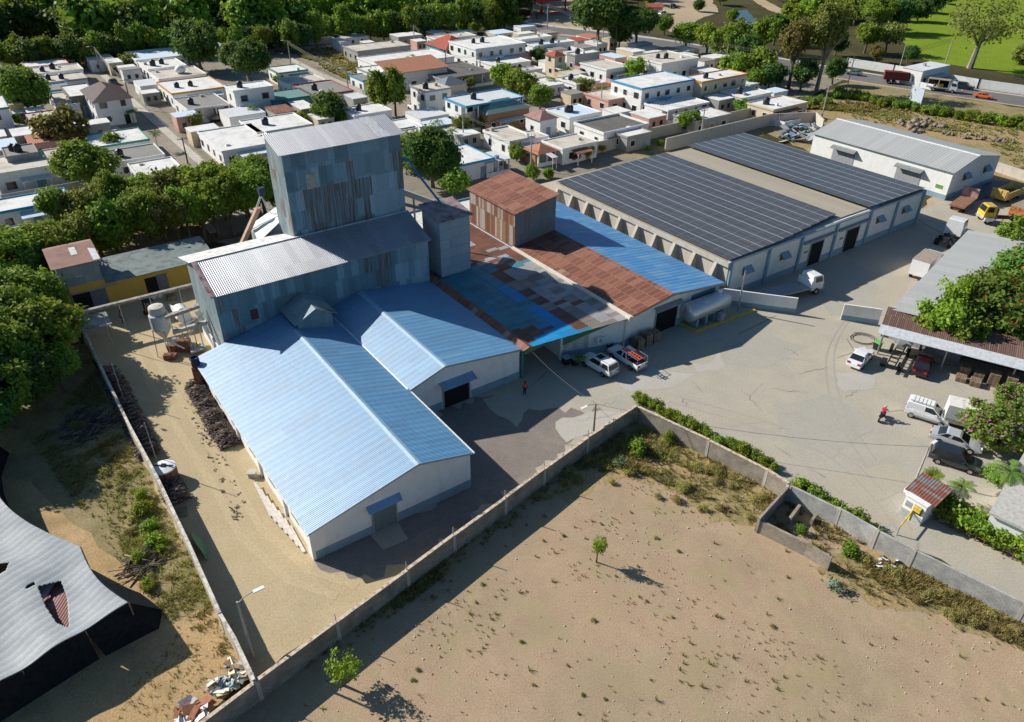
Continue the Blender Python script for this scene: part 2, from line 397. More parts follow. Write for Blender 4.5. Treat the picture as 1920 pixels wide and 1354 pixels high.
M_cap = plain('pale_flashing', (.72, .72, .70), .5)
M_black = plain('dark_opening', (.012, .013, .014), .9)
M_glass = plain('dark_glass', (.02, .025, .03), .12, .6)
M_steel = plain('galvanised_steel', (.42, .43, .43), .4, .6, metal=.6)
M_grey = plain('grey_paint', (.33, .34, .35), .6)
M_bluegrey = plain('blue_grey_paint', (.22, .32, .40), .6)
M_whitep = plain('white_paint', (.80, .80, .79), .4, .5, .05)
M_yellow = plain('yellow_paint', (.66, .46, .05), .6, .4, .2)
M_rubber = plain('black_rubber', (.016, .016, .017), .8)
M_wood = plain('weathered_wood', (.30, .22, .15), .9, var=.25)
M_palew = plain('pale_wood', (.55, .40, .23), .9, var=.25)
M_green = plain('green_paint', (.10, .22, .10), .7)
M_teal = plain('teal_paint', (.06, .22, .24), .6)
M_rust = plain('rusty_steel', (.22, .10, .06), .9, var=.3)

BLUE = (.055, .24, .50)
M_blueroof = sheets('blue_roof_sheet', [(0, (.003, .195, .42)), (.5, (.004, .23, .50)), (.9, (.02, .26, .52)), (1, (.07, .29, .48))], None, (.78, 3.4), .19, .025, .56, .8, .45, (.20, .29, .34), .32, 0, .018, ior=2.6)
M_bluepatch = sheets('blue_faded_sheet', [(0, (.05, .23, .50)), (.55, (.07, .28, .58)), (.8, (.14, .34, .56)), (1, (.22, .38, .52))], .3, (.78, 2.6), .19, .022, .5, .6, .25, (.25, .27, .28), .15, 0, .03, ior=1.9)
M_rustroof = sheets('rusty_roof_sheet', [(0, (.19, .07, .05)), (.35, (.24, .09, .06)), (.7, (.29, .12, .08)), (.95, (.32, .14, .095)), (.975, (.38, .27, .21)), (1, (.42, .34, .29))], None, (.8, 1.75), .2, .02, .7, .3, .35, (.30, .16, .10), -.8)
M_patch = sheets('patchwork_roof_sheet', [(0, (.04, .20, .46)), (.25, (.045, .22, .48)), (.36, (.08, .24, .34)), (.5, (.10, .25, .32)), (.54, (.17, .065, .05)), (.66, (.20, .085, .06)), (.68, (.34, .31, .31)), (.86, (.46, .42, .42)), (.9, (.22, .09, .06)), (1, (.45, .40, .40))], .72, (.8, 1.7), .2, .02, .55, .5, .4, (.17, .075, .055), .3, bigscale=.11)
M_rustbox = sheets('rusty_wall_sheet', [(0, (.17, .065, .045)), (.3, (.22, .095, .05)), (.38, (.33, .20, .10)), (.5, (.26, .14, .08)), (.56, (.36, .33, .31)), (.8, (.44, .41, .40)), (1, (.30, .27, .26))], None, (.42, 3.6), .2, .02, .7, .3, .6, (.15, .055, .035), .3)
M_rustspot = sheets('rust_spotted_sheet', [(0, (.20, .23, .25)), (.6, (.26, .28, .29)), (1, (.30, .22, .20))], None, (.8, 1.2), .2, .02, .6, .4, .75, (.17, .07, .05), .35)
M_mill = sheets('galvanised_wall_sheet', [(0, (.20, .29, .32)), (.35, (.25, .34, .37)), (.6, (.31, .39, .41)), (.8, (.38, .44, .45)), (.9, (.19, .15, .13)), (1, (.22, .11, .075))], .22, (.8, 2.3), .22, .03, .5, .5, .55, (.17, .085, .055), .3, bigscale=.16)  # bluish base: sky reflection on the metal put into the colour
M_tower = sheets('weathered_tower_sheet', [(0, (.17, .24, .27)), (.45, (.24, .31, .34)), (.7, (.32, .38, .40)), (.82, (.21, .18, .17)), (.9, (.20, .10, .075)), (1, (.24, .11, .075))], .3, (.8, 2.6), .22, .03, .5, .5, .55, (.15, .07, .05), .35, bigscale=.14)
M_millroof = sheets('pale_roof_sheet', [(0, (.42, .42, .46)), (.5, (.48, .48, .52)), (1, (.54, .54, .58))], None, (.85, 4.5), .22, .05, .5, .6, .15, (.34, .24, .21), .1, metal=.75)
M_towerroof = sheets('tower_roof_sheet', [(0, (.46, .46, .50)), (.7, (.55, .55, .58)), (.93, (.62, .62, .63)), (1, (.66, .66, .66))], .2, (.8, 4.9), .22, .05, .5, .6, .4, (.33, .20, .19), .2, metal=.5)
M_silo = sheets('plate_shaft_sheet', [(0, (.42, .48, .53)), (.8, (.50, .56, .60)), (.93, (.46, .48, .50)), (1, (.32, .24, .23))], .1, (3.0, 1.25), .5, .004, .55, .4, .45, (.20, .12, .11), .75)
M_greyroof = sheets('light_grey_roof_sheet', [(0, (.42, .43, .42)), (1, (.48, .48, .47))], None, (1, 12), .5, .02, .5, .4, .1, (.3, .3, .3), .35)
M_tanroof = sheets('tan_roof_sheet', [(0, (.42, .37, .28)), (1, (.48, .42, .33))], None, (1, 12), .45, .03, .6, .3, .15, (.3, .22, .14), .2)
M_carroof = sheets('brown_roof_sheet', [(0, (.15, .085, .07)), (.8, (.19, .11, .09)), (1, (.24, .15, .11))], None, (.85, 4), .2, .02, .75, .3, .3, (.11, .06, .05), -.55)
M_panel = None

def dooropen(t, name, x0, x1, y, z1, canopy=None, leaf=None, cm=None):
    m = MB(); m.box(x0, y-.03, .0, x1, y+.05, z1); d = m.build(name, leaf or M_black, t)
    f = MB(); f.box(x0-.15, y-.09, 0, x0, y+.02, z1); f.box(x1, y-.09, 0, x1+.15, y+.02, z1); f.box(x0-.15, y-.09, z1, x1+.15, y+.02, z1+.16)
    o = f.build('frame', M_grey, None, (0, 0, 0)); o.parent = d
    o.data.transform(Matrix.Translation(-Vector(t['off'])))
    if canopy:
        c = MB(); c.slab([(x0-.5, y-canopy, z1+.35), (x1+.5, y-canopy, z1+.35), (x1+.5, y+.02, z1+.75), (x0-.5, y+.02, z1+.75)], .07)
        c.build('canopy', cm or M_blueroof, t)
    return d

def one(name, c, var=.18, streak=.4, sc=(.16, .07, .045), rough=.55, spec=.4, st0=.52):
    lo = tuple(x*(1-var) for x in c); hi = tuple(min(1, x*(1+var)) for x in c)
    return sheets(name, [(0, lo), (1, hi)], None, (.8, 2.4), .2, .022, rough, spec, streak, sc, .3, st0=st0)
SHM = [one('blue_sheet', (.012, .28, .62), .12, .25), one('teal_sheet', (.06, .26, .34), .2, .6, st0=.5), one('rust_sheet', (.175, .075, .05), .25, .4, (.09, .04, .03)), one('pale_sheet', (.40, .38, .38), .15, .35, (.25, .13, .1)), one('rust_bitten_sheet', (.29, .25, .225), .2, .85, (.19, .075, .05)), one('dark_zinc_sheet', (.18, .29, .335), .15, .4), one('zinc_sheet', (.28, .41, .47), .15, .3), one('pale_zinc_sheet', (.42, .53, .59), .12, .3), one('streaked_zinc_sheet', (.27, .37, .41), .2, .9, (.17, .08, .05), st0=.40)]  # zinc tones tinted teal, the shade colour put into the base
def sheetgrid(t, name, P, u0, u1, v0, v1, du, dv, fn, seed):
    """overlapping sheets, every one its own plate: P(u, v, lift) gives the point"""
    rr = random.Random(seed); m = MB(); v = v0; row = 0
    while v < v1-.05:
        ve = min(v1, v+dv+.06); u = u0-(du*.5 if row % 2 else 0)
        while u < u1-.02:
            a, b_ = max(u0, u), min(u1, u+du+.03)
            if b_-a > .05:
                l = rr.uniform(0, .012); q = [P(a, v, .03+l), P(b_, v, .03+l), P(b_, ve, .012+l), P(a, ve, .012+l)]
                cu_, cv_ = (a+b_)/2, (v+ve)/2; CN[0] = (.5+.27*math.sin(cu_*.9+1.7*math.sin(cv_*.55+seed))+.22*math.sin(cv_*1.3-cu_*.45+seed*2.1)) % 1.0
                m.add(q, [(0, 1, 2, 3)], fn(cu_, cv_, rr))
            u += du
        v += dv; row += 1
    o = m.build(name, SHM, t)
    return o
CN = [0.0]
def pick(rr, *w):
    x = (rr.random()*.6+CN[0]*.4)*sum(p for _, p in w)
    for k, p in w:
        x -= p
        if x <= 0: return k
    return w[-1][0]
M_bcap = plain('blue_flashing', (.24, .42, .58), .5, .7); M_bcap.node_tree.nodes['Principled BSDF'].inputs['IOR'].default_value = 2.4
# 1 white warehouse
t = fthing('warehouse', 'white warehouse with the largest blue ribbed gable roof and a single grey roller door', 'warehouse', 0, 0)
m = MB(); m.ext([(0, 0), (14.7, 0), (14.7, 3.95), (9.6, 5.28), (0, 3.12)], 0, 30.4); m.build('wall', M_white, t)
m = MB(); m.box(.02, -.03, 0, 5.0, .02, .85); m.build('dado', M_dado, t); m = MB(); m.box(7.35, -.03, 0, 14.73, .02, .95); m.build('dado', M_dado, t); m = MB(); m.box(14.68, -.02, 0, 14.74, 11.2, .95); m.build('dado', M_dado, t)
m = MB(); m.slab([(-.35, -.18, 3.13), (9.6, -.18, 5.38), (9.6, 30.4, 5.38), (-.35, 30.4, 3.13)], .06)
m.slab([(9.6, -.18, 5.38), (14.95, -.18, 3.98), (14.95, 30.4, 3.98), (9.6, 30.4, 5.38)], .06); m.build('roof', M_blueroof, t)
m = MB(); m.slab([(9.3, -.22, 5.36), (9.6, -.22, 5.43), (9.6, 26.2, 5.43), (9.3, 26.2, 5.36)], .03); m.slab([(9.6, -.22, 5.43), (9.9, -.22, 5.35), (9.9, 26.2, 5.35), (9.6, 26.2, 5.43)], .03); m.build('ridge_cap', M_bcap, t)
m = MB(); m.hexa([(-.3, -.16, 2.98), (9.6, -.16, 5.18), (9.6, -.02, 5.18), (-.3, -.02, 2.98)], [(-.3, -.16, 3.07), (9.6, -.16, 5.31), (9.6, -.02, 5.31), (-.3, -.02, 3.07)])
m.hexa([(9.6, -.16, 5.18), (14.9, -.16, 3.8), (14.9, -.02, 3.8), (9.6, -.02, 5.18)], [(9.6, -.16, 5.31), (14.9, -.16, 3.92), (14.9, -.02, 3.92), (9.6, -.02, 5.31)]); m.build('barge_board', M_trim, t)
m = MB(); m.box(14.93, -.2, 3.84, 15.08, 11, 3.99); m.build('gutter', M_cap, t); m = MB(); m.box(-.45, -.2, 2.98, -.33, 30, 3.1); m.build('gutter', M_cap, t)
d = dooropen(t, 'door', 5.15, 7.2, -.01, 2.4, .55, plain('grey_green_door', (.17, .22, .23), .5))
for k, y in enumerate((3.2, 8.5, 13.5, 18.5, 23.5)):
    m = MB(); m.box(-.04, y, 1.2, .02, y+1.6, 2.3); m.build('window', M_black, t)
m = MB(); m.box(-.25, 0, 0, .0, 1.0, 3.05); m.build('pilaster', M_white, t); m = MB(); m.box(-.2, 6, 0, 0, 6.35, 3.05); m.build('pilaster', M_white, t); m = MB(); m.box(-.2, 12, 0, 0, 12.35, 3.05); m.build('pilaster', M_white, t); m = MB(); m.box(-.2, 18, 0, 0, 18.35, 3.05); m.build('pilaster', M_white, t)
# 2 middle warehouse
t = fthing('warehouse', 'middle white warehouse with a blue gable roof and dark open door under a blue awning', 'warehouse', 14.8, 11.3)
m = MB(); m.ext([(14.8, 0), (28.4, 0), (28.4, 3.85), (19, 5.25), (14.8, 4.0)], 11.5, 30.4); m.build('wall', M_white, t)
m = MB(); m.box(14.82, 11.46, 0, 18.6, 11.52, .95); m.build('dado', M_dado, t); m = MB(); m.box(22.2, 11.46, 0, 28.42, 11.52, .95); m.build('dado', M_dado, t)
m = MB(); m.slab([(14.97, 11.1, 4.1), (19, 11.1, 5.37), (19, 30.4, 5.37), (14.97, 30.4, 4.1)], .06)
m.slab([(19, 11.1, 5.37), (28.75, 11.1, 3.95), (28.75, 30.4, 3.95), (19, 30.4, 5.37)], .06); m.build('roof', M_blueroof, t)
m = MB(); m.slab([(18.7, 11.05, 5.33), (19, 11.05, 5.42), (19, 30.3, 5.42), (18.7, 30.3, 5.33)], .03); m.slab([(19, 11.05, 5.42), (19.3, 11.05, 5.37), (19.3, 30.3, 5.37), (19, 30.3, 5.42)], .03); m.build('ridge_cap', M_bcap, t)
m = MB(); m.hexa([(15, 11.12, 3.85), (19, 11.12, 5.17), (19, 11.3, 5.17), (15, 11.3, 3.85)], [(15, 11.12, 4.0), (19, 11.12, 5.3), (19, 11.3, 5.3), (15, 11.3, 4.0)])
m.hexa([(19, 11.12, 5.17), (28.5, 11.12, 3.75), (28.5, 11.3, 3.75), (19, 11.3, 5.17)], [(19, 11.12, 5.3), (28.5, 11.12, 3.88), (28.5, 11.3, 3.88), (19, 11.3, 5.3)]); m.build('barge_board', M_trim, t)
dooropen(t, 'door', 18.9, 21.9, 11.49, 2.6, 1.0)
# 3 patchwork shed
t = fthing('shed', 'low shed under a patchwork roof of blue, rusty and pale sheets, green front gable', 'shed', 36, 9.9)
Z0, Z1 = 3.78, 4.25
yf = lambda x: 11.2-(x-29.4)/12.75*2.1
m = MB(); m.slab([(29.3, 11.2, Z0), (42.15, 9.1, Z1), (42.15, 43, Z1), (29.3, 43, Z0)], .06); m.build('roof', M_patch, t)
def patchfn(y, x, rr):
    if y > 30.5: return pick(rr, (2, .74), (3, .14), (4, .12))
    if y > 27: return pick(rr, (2, .45), (1, .3), (4, .25)) if x > 36 else pick(rr, (1, .8), (4, .2))
    if x > 37.6: return pick(rr, (3, .62), (4, .2), (2, .18)) if y > 12 else pick(rr, (3, .45), (4, .3), (2, .25))
    if x > 36.2: return pick(rr, (2, .68), (4, .2), (1, .12))
    if y < 11.2: return 0
    if y < 14.8: return pick(rr, (2, .7), (0, .15), (1, .15)) if x < 34.5 else pick(rr, (0, .8), (2, .2))
    if x > 33.6 and y < 24: return pick(rr, (0, .78), (1, .14), (2, .08))
    return pick(rr, (1, .84), (0, .08), (2, .08))
sheetgrid(t, 'roof_sheeting', lambda u, v, l: (v, u if u > 13 else yf(v)-.03+(u-9.08)*(13-yf(v)+.03)/3.92, Z0+(v-29.3)/(42.15-29.3)*(Z1-Z0)+l), 9.08, 43, 29.3, 41.95, .85, 1.6, patchfn, 4)
m = MB(); m.slab([(28.35, 10.7, 3.98), (29.0, 10.5, 4.35), (29.0, 31, 4.35), (28.35, 31, 3.98)], .05); m.slab([(29.0, 10.5, 4.35), (29.75, 10.9, 3.95), (29.75, 31, 3.95), (29.0, 31, 4.35)], .05); m.build('valley_strip', M_rustroof, t)
m = MB(); m.box(41.95, 8.95, 4.2, 42.35, 32, 4.5); m.box(41.8, 8.9, 4.0, 42.5, 9.6, 4.42); m.build('parapet', M_cream, t)
wl = lambda f, o=0.: (34.7+7.45*f-o*.3, 12.0-2.25*f-o*.95)
def oblique(m, f0, f1, z0a, z0b, z1a, z1b, o0, o1):
    a, b_, c, d = wl(f0, o1), wl(f1, o1), wl(f1, o0), wl(f0, o0)
    m.hexa([(*a, z0a), (*b_, z0b), (*c, z0b), (*d, z0a)], [(*a, z1a), (*b_, z1b), (*c, z1b), (*d, z1a)])
m = MB(); oblique(m, 0, 1, 0, 0, 3.6, 3.9, -.2, 0); m.box(34.75, 12.2, 0, 35.0, 16, 3.75); m.box(28.5, 15.8, 0, 36, 16.1, 3.75); m.build('wall', M_white, t)
m = MB(); oblique(m, 0, 1, 1.75, 4.0, 3.9, 4.2, .0, .05); m.hexa([(29, 11.35, 2.9), (34.6, 12.0, 2.9), (34.6, 12.1, 2.9), (29, 11.45, 2.9)], [(29, 11.35, 3.75), (34.6, 12.0, 3.85), (34.6, 12.1, 3.85), (29, 11.45, 3.75)]); m.build('gable_panel', M_green, t)
m = MB(); oblique(m, 0, .99, 0, 0, .85, .85, .0, .045); m.build('dado', M_dado, t)
m = MB(); oblique(m, .02, .42, .9, .9, 1.75, 2.6, .0, .03); m.build('vent_block', blockwall('vent_block_panel', (.70, .70, .68), (.74, .74, .72), (.10, .11, .12)), t)
for x in (28.75, 34.55):
    py = 11.35 if x < 30 else 11.85; m = MB(); m.box(x-.12, py, 0, x+.12, py+.24, 3.6); m.build('post', M_teal if x < 30 else M_white, t)
for x in (30.5, 33):
    m = MB(); m.box(x, 15.7, 0, x+.9, 15.85, 2.1); m.build('door', M_black, t)
m = MB(); m.box(38.5, 10.2, 1.5, 39.4, 10.75, 2.2); tu = m.build('air_conditioner', M_whitep, t)
m = MB(t['off']); m.tube([(38.95, 10.19, 1.85), (38.95, 10.17, 1.85)], .26, 12); f = m.build('fan_grille', M_grey, None, (0, 0, 0)); f.parent = tu
m = MB(); m.box(42.0, 9.55, 0, 42.1, 9.65, 4.1); m.build('downpipe', M_cream, t)
# 4 rusty + blue gable warehouse
t = fthing('warehouse', 'white warehouse with one rusty brown roof slope, one blue slope and a wide dark doorway', 'warehouse', 42.3, 9.9)
m = MB(); m.ext([(42.25, 0), (58.2, 0), (58.2, 3.8), (49.3, 5.05), (42.25, 4.1)], 9.9, 42.8); m.build('wall', M_white, t)
m = MB(); m.slab([(42.35, 9.25, 4.27), (49.3, 9.25, 5.2), (49.3, 43, 5.2), (42.35, 43, 4.27)], .06); m.build('rusty_roof', M_rustroof, t)
m = MB(); m.slab([(49.3, 9.25, 5.2), (58.5, 9.25, 3.92), (58.5, 43, 3.92), (49.3, 43, 5.2)], .06); m.build('blue_roof', M_bluepatch, t)
m = MB(); m.hexa([(42.4, 9.2, 4.0), (49.3, 9.2, 4.93), (49.3, 9.32, 4.93), (42.4, 9.32, 4.0)], [(42.4, 9.2, 4.2), (49.3, 9.2, 5.13), (49.3, 9.32, 5.13), (42.4, 9.32, 4.2)])
m.hexa([(49.3, 9.2, 4.93), (58.4, 9.2, 3.66), (58.4, 9.32, 3.66), (49.3, 9.32, 4.93)], [(49.3, 9.2, 5.13), (58.4, 9.2, 3.85), (58.4, 9.32, 3.85), (49.3, 9.32, 5.13)]); m.build('barge_board', M_trim, t)
m = MB(); m.box(42.27, 9.86, 0, 47.1, 9.91, .9); m.build('dado', M_dado, t); m = MB(); m.box(51.0, 9.86, 0, 58.22, 9.91, .9); m.build('dado', M_dado, t)
dooropen(t, 'door', 47.3, 50.8, 9.88, 3.0, .6, None, M_steel)
m = MB(); m.box(53.2, 9.84, 2.6, 57.4, 9.92, 3.5); w_ = m.build('window', M_bluegrey, t)
m = MB(t['off']); [m.box(53.2, 9.82, 2.6+k*.15, 57.4, 9.845, 2.66+k*.15) for k in range(6)]; f = m.build('louvre', M_teal, None, (0, 0, 0)); f.parent = w_
# 5 rusty headhouse
t = fthing('headhouse', 'boxy rust-streaked corrugated headhouse standing on the rusty roof', 'headhouse', 42.5, 32)
m = MB(); m.extx([(32, 3.5), (43, 3.5), (43, 9.1), (32, 9.1)], 42.5, 42.56); m.extx([(32, 3.5), (43, 3.5), (43, 10.2), (32, 10.2)], 49.3, 49.36); m.ext([(42.5, 3.5), (49.36, 3.5), (49.36, 10.2), (42.5, 9.1)], 42.94, 43); m.build('wall', M_rustbox, t)
m = MB(); m.ext([(42.5, 3.5), (49.36, 3.5), (49.36, 10.2), (42.5, 9.1)], 31.98, 32.04); m.build('front_wall', M_rustspot, t)
m = MB(); m.slab([(42.2, 31.6, 9.13), (49.7, 31.6, 10.4), (49.7, 43.4, 10.4), (42.2, 43.4, 9.13)], .07); m.build('roof', M_rustroof, t)
# 6 mill hall
t = fthing('mill_hall', 'long grey corrugated mill hall with a pale ribbed roof below the tall tower', 'mill', 3.1, 30.5)
m = MB(); m.extx([(30.5, 0), (40.3, 0), (40.3, 9.9), (35.6, 11.15), (30.5, 9.5)], 3.1, 28.5); m.build('wall', M_mill, t)
def millfn(x, z, rr):
    if x < 5.5: return pick(rr, (5, .4), (8, .6))
    if x > 24: return pick(rr, (7, .55), (6, .45))
    if 20.5 < x < 23.5: return pick(rr, (5, .5), (8, .4), (6, .1))
    return pick(rr, (5, .74), (6, .18), (8, .08))
sheetgrid(t, 'front_sheeting', lambda u, v, l: (u, 30.49-l, v), 3.1, 28.5, 3.0, 9.5, .85, 2.2, millfn, 6)
m = MB(); m.slab([(2.75, 30.15, 9.5), (28.85, 30.15, 9.5), (28.85, 35.6, 11.35), (2.75, 35.6, 11.35)], .07); m.build('roof', M_millroof, t)
m = MB(); m.slab([(2.5, 35.6, 11.42), (28.85, 35.6, 11.42), (28.85, 41, 10.0), (2.5, 41, 10.0)], .07); m.build('rear_roof', plain('whitewashed_sheet', (.72, .70, .67), .5, .4, .2, 1.5), t)
m = MB(); m.slab([(2.7, 30.2, 9.56), (3.25, 30.2, 9.56), (3.25, 35.5, 11.39), (2.7, 35.5, 11.39)], .05); m.build('verge_strip', plain('pink_rust_sheet', (.42, .27, .27), .7, var=.35, scale=1.5), t)
m = MB(); m.box(3.0, 30.6, 0, 3.13, 40, 1.8); m.build('plinth', M_white, t)
m = MB(); m.ext([(10, 3), (13.9, 3), (13.9, 6.15), (12, 7.1), (10, 6.15)], 26.4, 30.5); dm = m.build('dormer', M_mill, t)
m = MB(t['off']); m.slab([(9.5, 25.9, 6.0), (12, 25.9, 7.3), (12, 30.6, 7.3), (9.5, 30.6, 6.0)], .06); m.slab([(12, 25.9, 7.3), (14.4, 25.9, 6.0), (14.4, 30.6, 6.0), (12, 30.6, 7.3)], .06)
f = m.build('roof', M_mill, None, (0, 0, 0)); f.parent = dm
m = MB(); m.box(6.4, 30.41, 5.6, 7.2, 30.5, 6.8); m.build('window', plain('rust_patch', (.14, .06, .05)), t)
# 7 tower
t = fthing('mill_tower', 'tall rust-streaked corrugated mill tower rising above every other building', 'tower', 14.4, 36.2)
m = MB(); m.extx([(36.2, 9.4), (41, 9.4), (41, 21.5), (36.2, 20.7)], 14.4, 28.8); m.build('wall', M_tower, t)
def towerfn(x, z, rr):
    if z > 18.6: return pick(rr, (6, .6), (5, .3), (7, .1))
    if x > 27.6 and z > 14.5: return 8
    if x > 24.2 and z < 16.8: return pick(rr, (7, .72), (6, .28))
    if 15.8 < x < 24.4 and z < 15.6: return pick(rr, (8, .74), (5, .10), (6, .16))
    return pick(rr, (6, .58), (5, .14), (7, .16), (8, .12))
sheetgrid(t, 'front_sheeting', lambda u, v, l: (u, 36.19-l, v), 14.4, 28.8, 9.5, 20.7, .85, 2.3, towerfn, 9)
m = MB(); m.slab([(14.0, 35.8, 20.75), (29.1, 35.8, 20.75), (29.1, 40.3, 22.0), (14.0, 40.3, 22.0)], .07)
m.slab([(14.0, 40.3, 22.0), (29.1, 40.3, 22.0), (29.1, 41.6, 21.5), (14.0, 41.6, 21.5)], .07); m.build('roof', M_towerroof, t)
m = MB(); m.box(16.7, 36.10, 16.4, 17.8, 36.20, 18.1); m.build('window', plain('cream_patch', (.52, .46, .36)), t)
m = MB(); m.box(25.9, 35.75, 20.72, 27.2, 40.3, 20.72)
m = MB(); m.slab([(26.0, 35.7, 20.83), (27.3, 35.7, 20.83), (27.0, 40.3, 22.07), (25.7, 40.3, 22.07)], .05); m.build('roof_patch', M_cap, t)
# 8 shaft
t = fthing('elevator_shaft', 'square grey sheet-metal elevator shaft beside the right end of the mill hall', 'elevator shaft', 30.2, 30.5)
m = MB(); m.box(30.3, 30.6, 0, 34.6, 34.8, 11.35); m.build('wall', M_silo, t)
m = MB(); m.slab([(29.95, 30.2, 11.3), (34.95, 30.2, 11.3), (34.95, 35.1, 12.1), (29.95, 35.1, 12.1)], .06); m.build('roof', plain('rust_stained_sheet', (.36, .27, .25), .6, var=.3, scale=1.2), t)
m = MB(); m.tube([(29.9, 36.5, 17.2), (30.3, 36.2, 16.2), (32.2, 33.0, 12.2)], .14, 8); m.tube([(28.9, 36.9, 17.6), (29.9, 36.5, 17.2)], .2, 8); m.build('feed_pipe', plain('blue_pipe', (.05, .22, .42), .5), t)
# conveyors behind the tower
t = fthing('conveyor', 'pale inclined conveyor gallery behind the tower, running down to the square shaft', 'conveyor', 29, 40)
m = MB(); m.hexa([(28.9, 39.5, 12.6), (35.2, 37, 9.4), (35.2, 38, 9.4), (28.9, 40.5, 12.6)], [(28.9, 39.5, 13.4), (35.2, 37, 10.2), (35.2, 38, 10.2), (28.9, 40.5, 13.4)]); m.build('gallery', M_cream, t)
m = MB(); m.tube([(35, 37.5, 0), (35, 37.5, 9.5)], .15); m.tube([(31.5, 39, 0), (31.5, 39, 11.5)], .15); m.build('leg', M_steel, t)
m = MB(); m.tube([(28.8, 38.2, 11.6), (35.3, 36.2, 9.0)], .22, 8); m.build('pipe', M_steel, t)
# grain tank and bucket elevator behind the hall
t = fthing('storage_tank', 'beige round storage tank half hidden behind the white rear roof', 'tank', 15.2, 46.5)
m = MB((0, 0, 0)); m.lathe([(2.6, 0), (2.6, 8.6), (2.3, 9.2), (.5, 9.9), (.01, 10)], (15.2, 46.5, 0), 20); m.build('shell', plain('beige_tank', (.46, .38, .31), .6), t)
t = fthing('bucket_elevator', 'slim inclined orange-brown bucket elevator rising beside the beige tank', 'elevator', 9.5, 45)
m = MB(); m.hexa([(8.9, 44.4, 6), (9.5, 44.4, 6), (9.5, 45.0, 6), (8.9, 45.0, 6)], [(13.1, 44.4, 12.2), (13.7, 44.4, 12.2), (13.7, 45.0, 12.2), (13.1, 45.0, 12.2)]); m.build('casing', plain('orange_brown_paint', (.42, .26, .18), .6), t)
m = MB(); m.tube([(10, 45.4, 6), (14.2, 45.4, 13.4)], .12); m.tube([(14.2, 45.4, 13.4), (14.7, 45.4, 11)], .06); m.tube([(14.2, 45.4, 13.4), (15.3, 45.8, 10.2)], .06); m.build('frame', M_steel, t)
m = MB(); m.box(14.0, 45.2, 13.3, 14.7, 45.8, 14.3); m.build('motor', plain('dark_blue_paint', (.03, .04, .09)), t)
m = MB(); m.tube([(9, 44.8, 0), (9, 44.8, 6.2)], .3, 8); m.build('leg', M_steel, t)
t = fthing('lean_to', 'small pale blue metal roof leaning behind the tower base', 'lean-to', 12.2, 42)
m = MB(); m.slab([(11.6, 40.9, 9.6), (14.4, 40.9, 11.4), (17.2, 46.5, 11.6), (12.6, 46.5, 9.6)], .07); m.build('roof', M_cap, t)
m = MB(); m.box(12.6, 41.2, 0, 16, 46, 9.5); m.build('wall', M_mill, t)
# 9 solar building
t = fthing('solar_warehouse', 'wide cream warehouse carrying the two fields of solar panels on its flat roof', 'warehouse', 61, 11)
m = MB(); m.ext([(61, 0), (106.6, 0), (106.6, 5.35), (86, 5.6), (61, 5.35)], 11, 46); m.build('wall', plaster('off_white_wall', (.77, .76, .72), (.36, .32, .27), .35), t)
m = MB(); m.slab([(60.7, 11.4, 5.42), (86, 11.4, 5.75), (86, 46.3, 5.75), (60.7, 46.3, 5.42)], .05); m.slab([(86, 11.4, 5.75), (106.8, 11.4, 5.42), (106.8, 46.3, 5.42), (86, 46.3, 5.75)], .05); m.build('roof', M_tanroof, t)
m = MB(); m.box(60.55, 10.85, 4.75, 61.02, 46.2, 5.38); m.build('eave_beam', M_conc, t)
m = MB(); m.box(61, 10.93, 0, 78.2, 11.02, .95); m.build('dado', M_dado, t); m = MB(); m.box(81.3, 10.93, 0, 86.6, 11.02, .95); m.build('dado', M_dado, t); m = MB(); m.box(90.0, 10.93, 0, 106.62, 11.02, .95); m.build('dado', M_dado, t)
m = MB(); m.box(60.9, 10.8, 5.2, 106.75, 11.3, 5.5); m.build('parapet', plain('parapet_paint', (.36, .42, .46), .7), t)
for x in (61.0, 68.6, 75.6, 83.6, 91.9, 99.0, 106.3):
    m = MB(); m.box(x, 10.72, 0, x+.4, 11.01, 5.3); m.build('pilaster', M_dado, t)
dooropen(t, 'door', 78.4, 81.2, 10.96, 3.5); dooropen(t, 'door', 86.8, 89.9, 10.96, 3.5)
m = MB(); m.box(76.2, 10.45, 4.0, 83.4, 11, 4.2); m.build('canopy', M_grey, t); m = MB(); m.box(84.2, 10.45, 4.0, 91.7, 11, 4.2); m.build('canopy', M_grey, t)
for x in (63.8, 71.5, 94.2, 101.2):
    m = MB(); m.slab([(x, 10.2, 3.2), (x+1.7, 10.2, 3.2), (x+1.7, 10.95, 3.9), (x, 10.95, 3.9)], .05); c = m.build('window_hood', M_bluegrey, t)
    m = MB(); m.box(x+.15, 10.95, 2.7, x+1.5, 11.0, 3.6); m.build('window', plain('brown_louvre', (.16, .12, .09)), t)
for k in range(10):
    y = 12.6+k*3.62
    m = MB(); m.extx([(y, 0), (y+.55, 0), (y+.55, 4.9), (y, 4.9)], 60.15, 61.0)
    m = MB(); m.ext([(61, 0), (59.7, 0), (59.7, 3.0), (60.5, 4.8), (61, 4.8)][::-1], y, y+.5); m.build('buttress', M_conc, t)
m = MB(); m.box(60.93, 11.05, 0, 61.0, 45.9, 4.75); m.build('side_wall', M_conc, t)
for x in (76.9, 85.2):
    m = MB(); m.box(x, 10.94, 2.0, x+1.0, 10.99, 2.8); s_ = m.build('notice', M_whitep, t)
    m = MB(t['off']); m.box(x+.1, 10.92, 2.35, x+.9, 10.945, 2.7); f = m.build('green_band', plain('sign_green', (.15, .33, .05)), None, (0, 0, 0)); f.parent = s_
b = NB('solar_glass'); uv = b.coord('UV'); br = b.n('TexBrick', offset=0); b.l(uv, br.inputs['Vector'])
